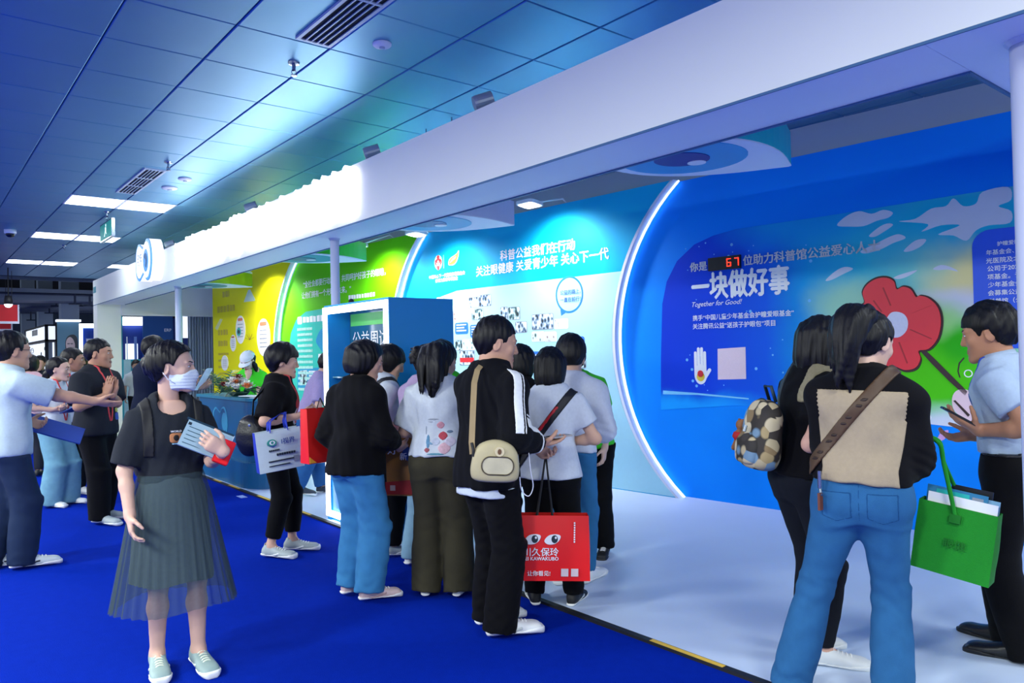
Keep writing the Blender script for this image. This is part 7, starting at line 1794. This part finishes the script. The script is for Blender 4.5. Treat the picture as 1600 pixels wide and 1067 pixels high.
for k, (u0, v0, u1, hh) in enumerate(((-.08, .0, -.01, .012), (-.03, -.035, .10, .016), (-.09, -.075, .08, .010), (-.09, -.105, .05, .007))):
    b = MB(); u = u0
    while u < u1: b.prism([(u, v0 + .1 * (u - u0) * 0), (u + hh * .8, v0), (u + hh * .8, v0 + hh), (u, v0 + hh)], f, .006, .0125); u += hh * 1.05
    b.build('text_lines', P_ink, t)
MB().prism([(.085, -.095), (.125, -.095), (.125, -.055), (.085, -.055)], f, .004, .010).build('blank_label', P_grey, t)
# black shoulder bag at her back
c, f = bframe(391, 680, 5.78, -30)
t = thing('shoulder_bag', 'slouchy black leather shoulder bag behind the lanyard woman', 'bag', f(0, -.15, 0))
S = Shape(); S.add(Ell((0, 0, -.02), (.11, .07, .135)), .03); S.add(Ell((.0, .0, .06), (.085, .05, .09)), .04); S.bump(wrinkle(.003, 30, 5)); V, F_ = mesh_field(S, .009)
obj('body', [f(v[0], v[2], v[1]) for v in V], F_, M('leather_black', '#0d0e11', .4, .1, 20, .2), t, True)
sh = p.W(p.sh[1] + np.array([-.02, -.03, .07])); MB().ribbon([f(.02, .13, 0), tuple(np.array(f(.03, .25, .0))), tuple(sh)], np.array(f(0, 0, 1)) - np.array(f(0, 0, 0)), .022, .004).build('strap', M('leather_black', '#0d0e11'), t)
MB().lathe([(.001, 0), (.010, .0), (.010, .004), (.001, .005)], seg=12, f=lambda q: f(q[0] + .03, q[1] + .08, .06 + q[2])).build('ring', m_chrome, t)
# tan camera bag of the jacket man
p = PPL['jacket']
c, f = bframe(775, 722, 3.71, 4, 0, -4)
m_tan = M('bag_tan', '#b9ad85', .6, .08, 20, .1); t = thing('shoulder_bag', 'tan half-round shoulder bag with a clear oval pocket', 'bag', f(0, -.12, -.05))
S = Shape(); S.add(Loft((0, 0, 0), np.array([[1, 0, 0], [0, 0, 1.], [0, -1, 0]]) if False else np.eye(3), [(-.105, .108, .045), (-.08, .118, .05), (.0, .118, .052), (.05, .105, .048), (.085, .075, .04), (.105, .04, .03)], 3.0, .025), .02); V, F_ = mesh_field(S, .007)
obj('body', [f(v[0], v[2], -.05 + v[1]) for v in V], F_, m_tan, t, True)
b = MB(); pts = rrect(-.07, -.062, .088, .026, .042, 8); b.tube([f(u, v, .004) for u, v in pts + [pts[0]]], .0035, 6); b.build('pocket_piping', M('piping_brown', '#4a3f2a', .5), t, True)
MB().prism(pts, f, -.002, .003).build('clear_pocket', M('pocket_clear', '#c9c09c', .12, .25, 14, spec=.8), t)
MB().prism(ellipse(.015, .052, .024, .024, 20), f, -.004, .006).build('round_badge', M('badge_cream', '#d8c9a0', .5), t); MB().prism(ellipse(.015, .052, .010, .014, 14), f, .006, .008).build('badge_figure', M('badge_brown', '#6a4a2c', .5), t)
sh = p.W(p.sh[1] + p.Rc @ np.array([-.10, -.035, .095])); bkp = p.W(p.hip + p.Rc @ np.array([.06, -.165, .25])); bk2 = p.W(p.hip + p.Rc @ np.array([.01, -.15, .36]))
q0 = ondist(737, 692, 3.75); q1 = ondist(739, 640, 3.79); q2 = ondist(741, 598, 3.87); q3 = ondist(746, 578, 3.94); q4 = ondist(756, 566, 4.05)
MB().ribbon([f(-.115, .03, -.04), tuple(q0), tuple(q1), tuple(q2), tuple(q3), tuple(q4)], np.array(f(1, 0, 0)) - np.array(f(0, 0, 0)), .030, .004).build('strap', M('strap_tan', '#a68f66', .7), t)
MB().tube([tuple(q0), f(-.112, .05, -.03), f(-.112, .02, -.03)], .008, 8).build('buckle', m_black, t)
# phone in his right hand
w, d, n, *_ = p.hand[1]; P0 = p.W(w + nrm(d) * .125 + np.array([0, 0, .026])); c0, f = bframe(0, 0, 1); R_ = p.Rw
def slab(name, label, centre, xa, ya, za, w_, h_, t_, mat_body, mat_screen, cat, parent=None):
    xa, ya, za = nrm(xa), nrm(ya), nrm(za); g = lambda u, v, dd: tuple(np.array(centre) + xa * u + ya * v + za * dd)
    t = thing(name, label, cat, tuple(centre)); bevel(MB().prism(rrect(-w_ / 2, -h_ / 2, w_ / 2, h_ / 2, min(w_, h_) * .12, 4), g, -t_ / 2, t_ / 2).build('body', mat_body, t), .001, 1)
    MB().prism(rrect(-w_ / 2 + .004, -h_ / 2 + .004, w_ / 2 - .004, h_ / 2 - .004, min(w_, h_) * .1, 4), g, t_ / 2, t_ / 2 + .0006).build('screen', mat_screen, t); return t, g
m_scr = M('phone_screen', '#0a0d14', .1); m_ph = M('phone_black', '#15171c', .3)
dW = nrm(p.Rw @ d); slab('phone', 'pale slim phone held flat by the man with striped sleeves', P0 + dW * .02, np.cross(dW, [0, 0, 1.]), dW, (0, 0, 1), .072, .15, .009, M('phone_silver', '#b9b4b0', .3), m_scr, 'phone')
p = PPL['volunteer']; w, d, n, *_ = p.hand[-1]; P0 = p.W(w + nrm(d) * .085) + np.array([0, 0, .03]); dW = nrm(p.Rw @ d)
ydir = nrm(ondist(1478, 640, p.dist - .18) - ondist(1515, 660, p.dist - .16)); zdir = nrm(np.array([0, 0, 1.]) - .2 * dW)
slab('phone', 'black phone in the hands of the man in the pale polo', ondist(1497, 650, p.dist - .17), np.cross(ydir, zdir), ydir, np.cross(np.cross(ydir, zdir), ydir), .076, .158, .010, m_ph, m_scr, 'phone')
# white charging lead below his sleeve
# masked woman's booklet and phone
p = PPL['mask']
w, d, n, *_ = p.hand[-1]; hp = p.W(w + d * .09)
c = ondist(321, 686, p.dist - .20); vv = nrm([c[0], c[1], 0]); rt = nrm(np.cross(vv, [0, 0, 1.]))
xa = nrm(rt * .86 - np.array([0, 0, .42])); za = nrm(-vv * .75 + np.array([0, 0, .55])); za = nrm(za - xa * (za @ xa)); ya = np.cross(za, xa)
g = lambda u, v_, dd: tuple(c + xa * u + ya * v_ + za * dd)
t = thing('booklet', 'pale blue booklet with a dark spine held by the masked woman', 'booklet', tuple(c))
MB().prism([(-.105, -.075), (.115, -.075), (.115, .075), (-.105, .075)], g, -.008, 0).build('cover', M('booklet_pale', '#9fbccb', .4, .08, 8), t)
MB().prism([(-.115, .066), (.115, .066), (.115, .0765), (-.115, .0765)], g, -.009, .001).build('spine', M('booklet_dark', '#1c3a4c', .4), t)
MB().prism([(.1152, -.072), (.118, -.072), (.118, .072), (.1152, .072)], g, -.007, -.001).build('page_edge', P_white, t)
b = MB(); random.seed(2)
for k in range(5): b.prism([(-.09, .03 - .022 * k), (-.09 + random.uniform(.04, .1), .03 - .022 * k), (-.03, .034 - .022 * k), (-.09, .034 - .022 * k)], g, .0002, .0008)
b.build('text_lines', M('ink_blue', '#33566a', .5), t)
MB().prism([(-.10, .04), (-.085, .04), (-.085, .055), (-.10, .055)], g, .0002, .0008).build('blank_label', P_ink, t)
c2 = ondist(350, 706, p.dist - .21)
slab('phone', 'phone in a shiny red case held with the booklet', c2, xa, ya, za, .075, .13, .011, M('case_red', '#d8141e', .15, coat=.5), M('case_red2', '#e82a2e', .12), 'phone')
# white man's blue folder, woman's sheet, reader's sheet
c = ondist(80, 672, 6.84); t = thing('folder', 'royal blue folder held at the waist by the man in the white polo', 'folder', tuple(c))
vv = nrm([c[0], c[1], 0]); rt = nrm(np.cross(vv, [0, 0, 1.])); xa = nrm(rt * .93 - np.array([0, 0, .38])); ya = nrm(np.array([0, 0, .7]) + vv * .75); ya = nrm(ya - xa * (ya @ xa)); za = np.cross(xa, ya)
g = lambda u, v_, dd: tuple(c + xa * u + ya * v_ + za * (dd + .10 * (u * u)))
pl = [(-.22 + .44 * i / 12, -.07) for i in range(13)] + [(.22 - .44 * i / 12, .10) for i in range(13)]
MB().prism(pl, g, 0, .012).build('cover', M('folder_blue', '#1c3f9c', .45, .05), t); MB().prism([(u, v_ * .96 + .002) for u, v_ in pl], g, -.004, 0).build('sheets', P_white, t)
p = PPL['lanw']; h_ = p.W(p.hand[1][0] + p.hand[1][1] * .09)
slab('booklet', 'blue brochure in the hands of the woman with the red lanyard', h_ + np.array([.05, 0, .0]) + p.Rw @ np.array([0, .06, 0]), p.Rw @ np.array([1., 0, 0]), p.Rw @ np.array([0, 1., .4]), p.Rw @ np.array([0, -.4, 1.]), .21, .15, .008, M('brochure_blue', '#2a4a8c', .4), M('brochure_blue2', '#27508f', .4), 'booklet')
p = PPL['navy']; c = ondist(318, 592, p.dist - .1)
vv = nrm([c[0], c[1], 0]); rt = nrm(np.cross(vv, [0, 0, 1.]))
slab('clipboard', 'white sheet on a dark board held up beside the face mask', c, rt * .35 + vv * .9, np.array([0, 0, .85]) + rt * .45, np.cross(rt * .35 + vv * .9, np.array([0, 0, .85]) + rt * .45), .20, .27, .008, M('board_dark', '#2a3440', .4), P_white, 'clipboard')
# ---- backpack with bear print on the woman in black
p = PPL['backpack']
bp = thing('backpack', 'small backpack printed with cream and blue bears, worn by the bobbed woman', 'backpack', tuple(p.W(p.hip + p.Rc @ np.array([0, -.22, 0]))))
def bear_mat():
    m = bpy.data.materials.new('bear_print'); m.use_nodes = True; N = m.node_tree.nodes; L = m.node_tree.links; b = N['Principled BSDF']; b.inputs['Roughness'].default_value = .7
    tc = N.new('ShaderNodeTexCoord'); vo = N.new('ShaderNodeTexVoronoi'); vo.inputs['Scale'].default_value = 17; L.new(tc.outputs['Object'], vo.inputs[0])
    r = N.new('ShaderNodeValToRGB'); e = r.color_ramp.elements; r.color_ramp.interpolation = 'CONSTANT'
    cols = ['#b9aa86', '#2a2622', '#c8ba98', '#6f8ea4', '#a89468', '#3a3430', '#d2c6a6', '#8a7450']
    while len(e) < len(cols): e.new(.5)
    for i, c in enumerate(cols): e[i].position = i / len(cols); e[i].color = s2l(c) + (1,)
    sp = N.new('ShaderNodeSeparateColor'); L.new(vo.outputs['Color'], sp.inputs[0]); L.new(sp.outputs[0], r.inputs[0])
    mx = N.new('ShaderNodeMix'); mx.data_type = 'RGBA'; mr = N.new('ShaderNodeMapRange'); mr.inputs[1].default_value = .62; mr.inputs[2].default_value = .74; L.new(vo.outputs['Distance'], mr.inputs[0]); L.new(mr.outputs[0], mx.inputs[0]); L.new(r.outputs[0], mx.inputs[6]); mx.inputs[7].default_value = s2l('#2c2620') + (1,); L.new(mx.outputs[2], b.inputs['Base Color']); return m
R = p.Rc; o0 = p.hip + R @ np.array([-.02, -.225, -.015])
S = Shape(); S.add(Loft(o0, R.T, [(0, .095, .055), (.03, .115, .068), (.18, .122, .072), (.28, .105, .062), (.335, .06, .04)], 2.6, .03), .02)
V, F_ = mesh_field(S, .0075); bo = obj('body', p.W(V), F_, bear_mat(), bp, True)
S2 = Shape(); S2.add(Loft(o0 + R @ np.array([0, -.055, .02]), R.T, [(0, .075, .035), (.03, .088, .04), (.12, .085, .038), (.15, .06, .025)], 2.8, .02), .02); V, F_ = mesh_field(S2, .0075); pkt = obj('front_pocket', p.W(V), F_, bo.data.materials[0], bp, True)
m_trim = M('pack_trim', '#1c3440', .6)
def WL(pts, r, nm, mt): MB().tube([tuple(p.W(o0 + R @ np.array(q))) for q in pts], r, 8).build(nm, mt, bp, True)
WL([(.11 * math.cos(a), -.02, .19 + .145 * math.sin(a)) for a in np.linspace(-.3, math.pi + .3, 18)], .006, 'zip_piping', m_trim)
WL([(-.03, .035, .33), (-.03, -.0, .40), (.03, .0, .40), (.03, .035, .33)], .008, 'top_handle', m_trim)
MB().tube([tuple(p.W(o0 + R @ np.array(q))) for q in ((.03, -.10, .20), (.032, -.105, .17))], .008, 8).build('zip_pull', m_chrome, bp)
for s_ in (-1, 1):
    def rg(P, s_=s_): q = (P - p.hip) @ p.Rc; return np.maximum(np.abs(q[:, 0] - s_ * .105) - .022, (.33 if s_ > 0 else .15) - q[:, 2])
    V, F_ = mesh_field(Derived(p.TOP, .009, [rg]), .008); obj('shoulder_strap', p.W(V), F_, M('strap_cream', '#8f8666', .7, .3, 60) if s_ > 0 else m_trim, bp, True)
# plush charm
cb = np.array(o0 + R @ np.array([-.115, -.055, .14])); S = Shape()
for (x, z, r) in ((0, .055, .026), (0, .0, .030)): S.add(Ell(cb + R @ np.array([0, 0, z]), (r, r * .85, r * 1.05)), .008)
for s_ in (-1, 1): S.add(Ell(cb + R @ np.array([s_ * .018, 0, .078]), (.010, .007, .010)), .004); S.add(Cone(cb + R @ np.array([s_ * .02, 0, .015]), cb + R @ np.array([s_ * .042, -.005, -.005]), .011, .010), .006); S.add(Cone(cb + R @ np.array([s_ * .014, 0, -.02]), cb + R @ np.array([s_ * .022, -.008, -.062]), .013, .013), .006)
V, F_ = mesh_field(S, .005); ch = thing('plush_charm', 'small brown plush bear charm hanging on the backpack', 'plush toy', tuple(p.W(cb))); obj('body', p.W(V), F_, M('plush_brown', '#8a5f40', .9, .15, 40, .4), ch, True)
S = Shape(); S.add(Ell(cb + np.array([0, 0, .002]), (.034, .029, .030)), .01); S.clip(lambda P: np.abs((P - cb)[:, 2]) - .022); V, F_ = mesh_field(S, .005); obj('red_vest', p.W(V), F_, M('plush_red', '#a81c22', .8), ch, True)
# ---- small crossbody bag end at the hip of the tan woman
p = PPL['tan']; c = ondist(1281, 770, p.dist - .13); t = thing('key_charm', 'silver clips and brown leather tag hanging from the brown strap', 'bag charm', tuple(c))
MB().tube([tuple(c + (0, 0, .09)), tuple(c + (.0, .0, .02))], .008, 8).build('clip', m_chrome, t); MB().tube([tuple(c + (.012, .01, .05)), tuple(c + (.006, 0, .0)), tuple(c + (.0, -.008, -.01))], .006, 8).build('clip', m_chrome, t); MB().box(c + (-.012, -.006, -.07), c + (.012, .004, .0)).build('leather_tag', M('tag_brown', '#6a3a26', .5), t)
# ---- green felt bag with papers
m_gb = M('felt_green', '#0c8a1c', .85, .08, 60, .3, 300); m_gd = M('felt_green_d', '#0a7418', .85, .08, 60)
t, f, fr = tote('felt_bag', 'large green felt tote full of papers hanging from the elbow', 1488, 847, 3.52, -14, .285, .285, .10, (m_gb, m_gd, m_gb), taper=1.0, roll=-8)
e, w = p.W(p.arm[1][1]), p.W(p.arm[1][2]); d2 = nrm(w - e); cA = e * .8 + w * .2; sdv = nrm(np.cross(d2, [0, 0, 1.])); upv = nrm(np.cross(sdv, d2))
topp = cA + upv * .094
for nm_, base, mid_, sg_ in (('handle', f(0, .10, .004), f(-.02, .17, .004), 1), ('handle', f(0, .10, -.104), f(-.02, .17, -.10), -1)):
    MB().tube([tuple(q) for q in smooth_poly([base, mid_, tuple(cA + d2 * (.02 - .02 * sg_) + sdv * .095 - upv * .03), tuple(cA + d2 * (.02 - .02 * sg_) + sdv * .078 + upv * .062), tuple(topp)], 6, False)], .009, 8, flat=.6).build(nm_, m_gb, t, True)
b = MB(); b.prism([(-.02, .08), (.02, .08), (.02, .115), (-.02, .115)], f, .004, .010); b.build('stitch_patch', m_gd, t)
ftext('眼健', f, -.03, -.02, .08, m_gd, t, off=.0125)
bb_ = MB(); 
def insert(name, label, u, v, w_, h_, d_, mat, extra=None):
    k = thing(name, label, 'paper', f(u, v - h_ / 2, d_)); MB().prism([(u - w_ / 2, v - h_ / 2), (u + w_ / 2, v - h_ / 2), (u + w_ / 2, v + h_ / 2), (u - w_ / 2, v + h_ / 2)], f, d_ - .004, d_).build('sheet', mat, k)
    if extra: extra(k)
def deco(k):
    MB().prism([(-.09, .155), (.03, .155), (.03, .195), (-.09, .195)], f, -.0445, -.0435).build('print_block', P_teal, k); MB().prism([(.04, .16), (.08, .16), (.08, .19), (.04, .19)], f, -.0445, -.0435).build('print_block', P_grey, k)
insert('brochure', 'white sheet standing at the front of the green felt bag', .01, .09, .25, .18, -.03, P_white)
insert('brochure', 'blue folder with teal print sticking out of the green felt bag', -.015, .105, .22, .20, -.045, M('folder_steel', '#2f7fa8', .4, .08), deco)
insert('brochure', 'pale blue card behind the blue folder in the felt bag', .05, .10, .17, .18, -.06, M('card_sky', '#7fb0d0', .5))
insert('brochure', 'black plastic sleeve at the back of the green felt bag', .03, .115, .15, .21, -.075, M('sleeve_black', '#10141a', .4))
# earphone lead
c = [ondist(826, 706, 3.9), ondist(829, 735, 3.9), ondist(833, 760, 3.92), ondist(826, 775, 3.92), ondist(815, 766, 3.92), ondist(812, 745, 3.92)]
o = MB().tube([tuple(q) for q in smooth_poly(c, 6, False)], .0028, 6).build('charging_cable', P_white, None, True, origin=c[0]); tag(o, 'thin white cable looping below the black jacket sleeve', 'cable')
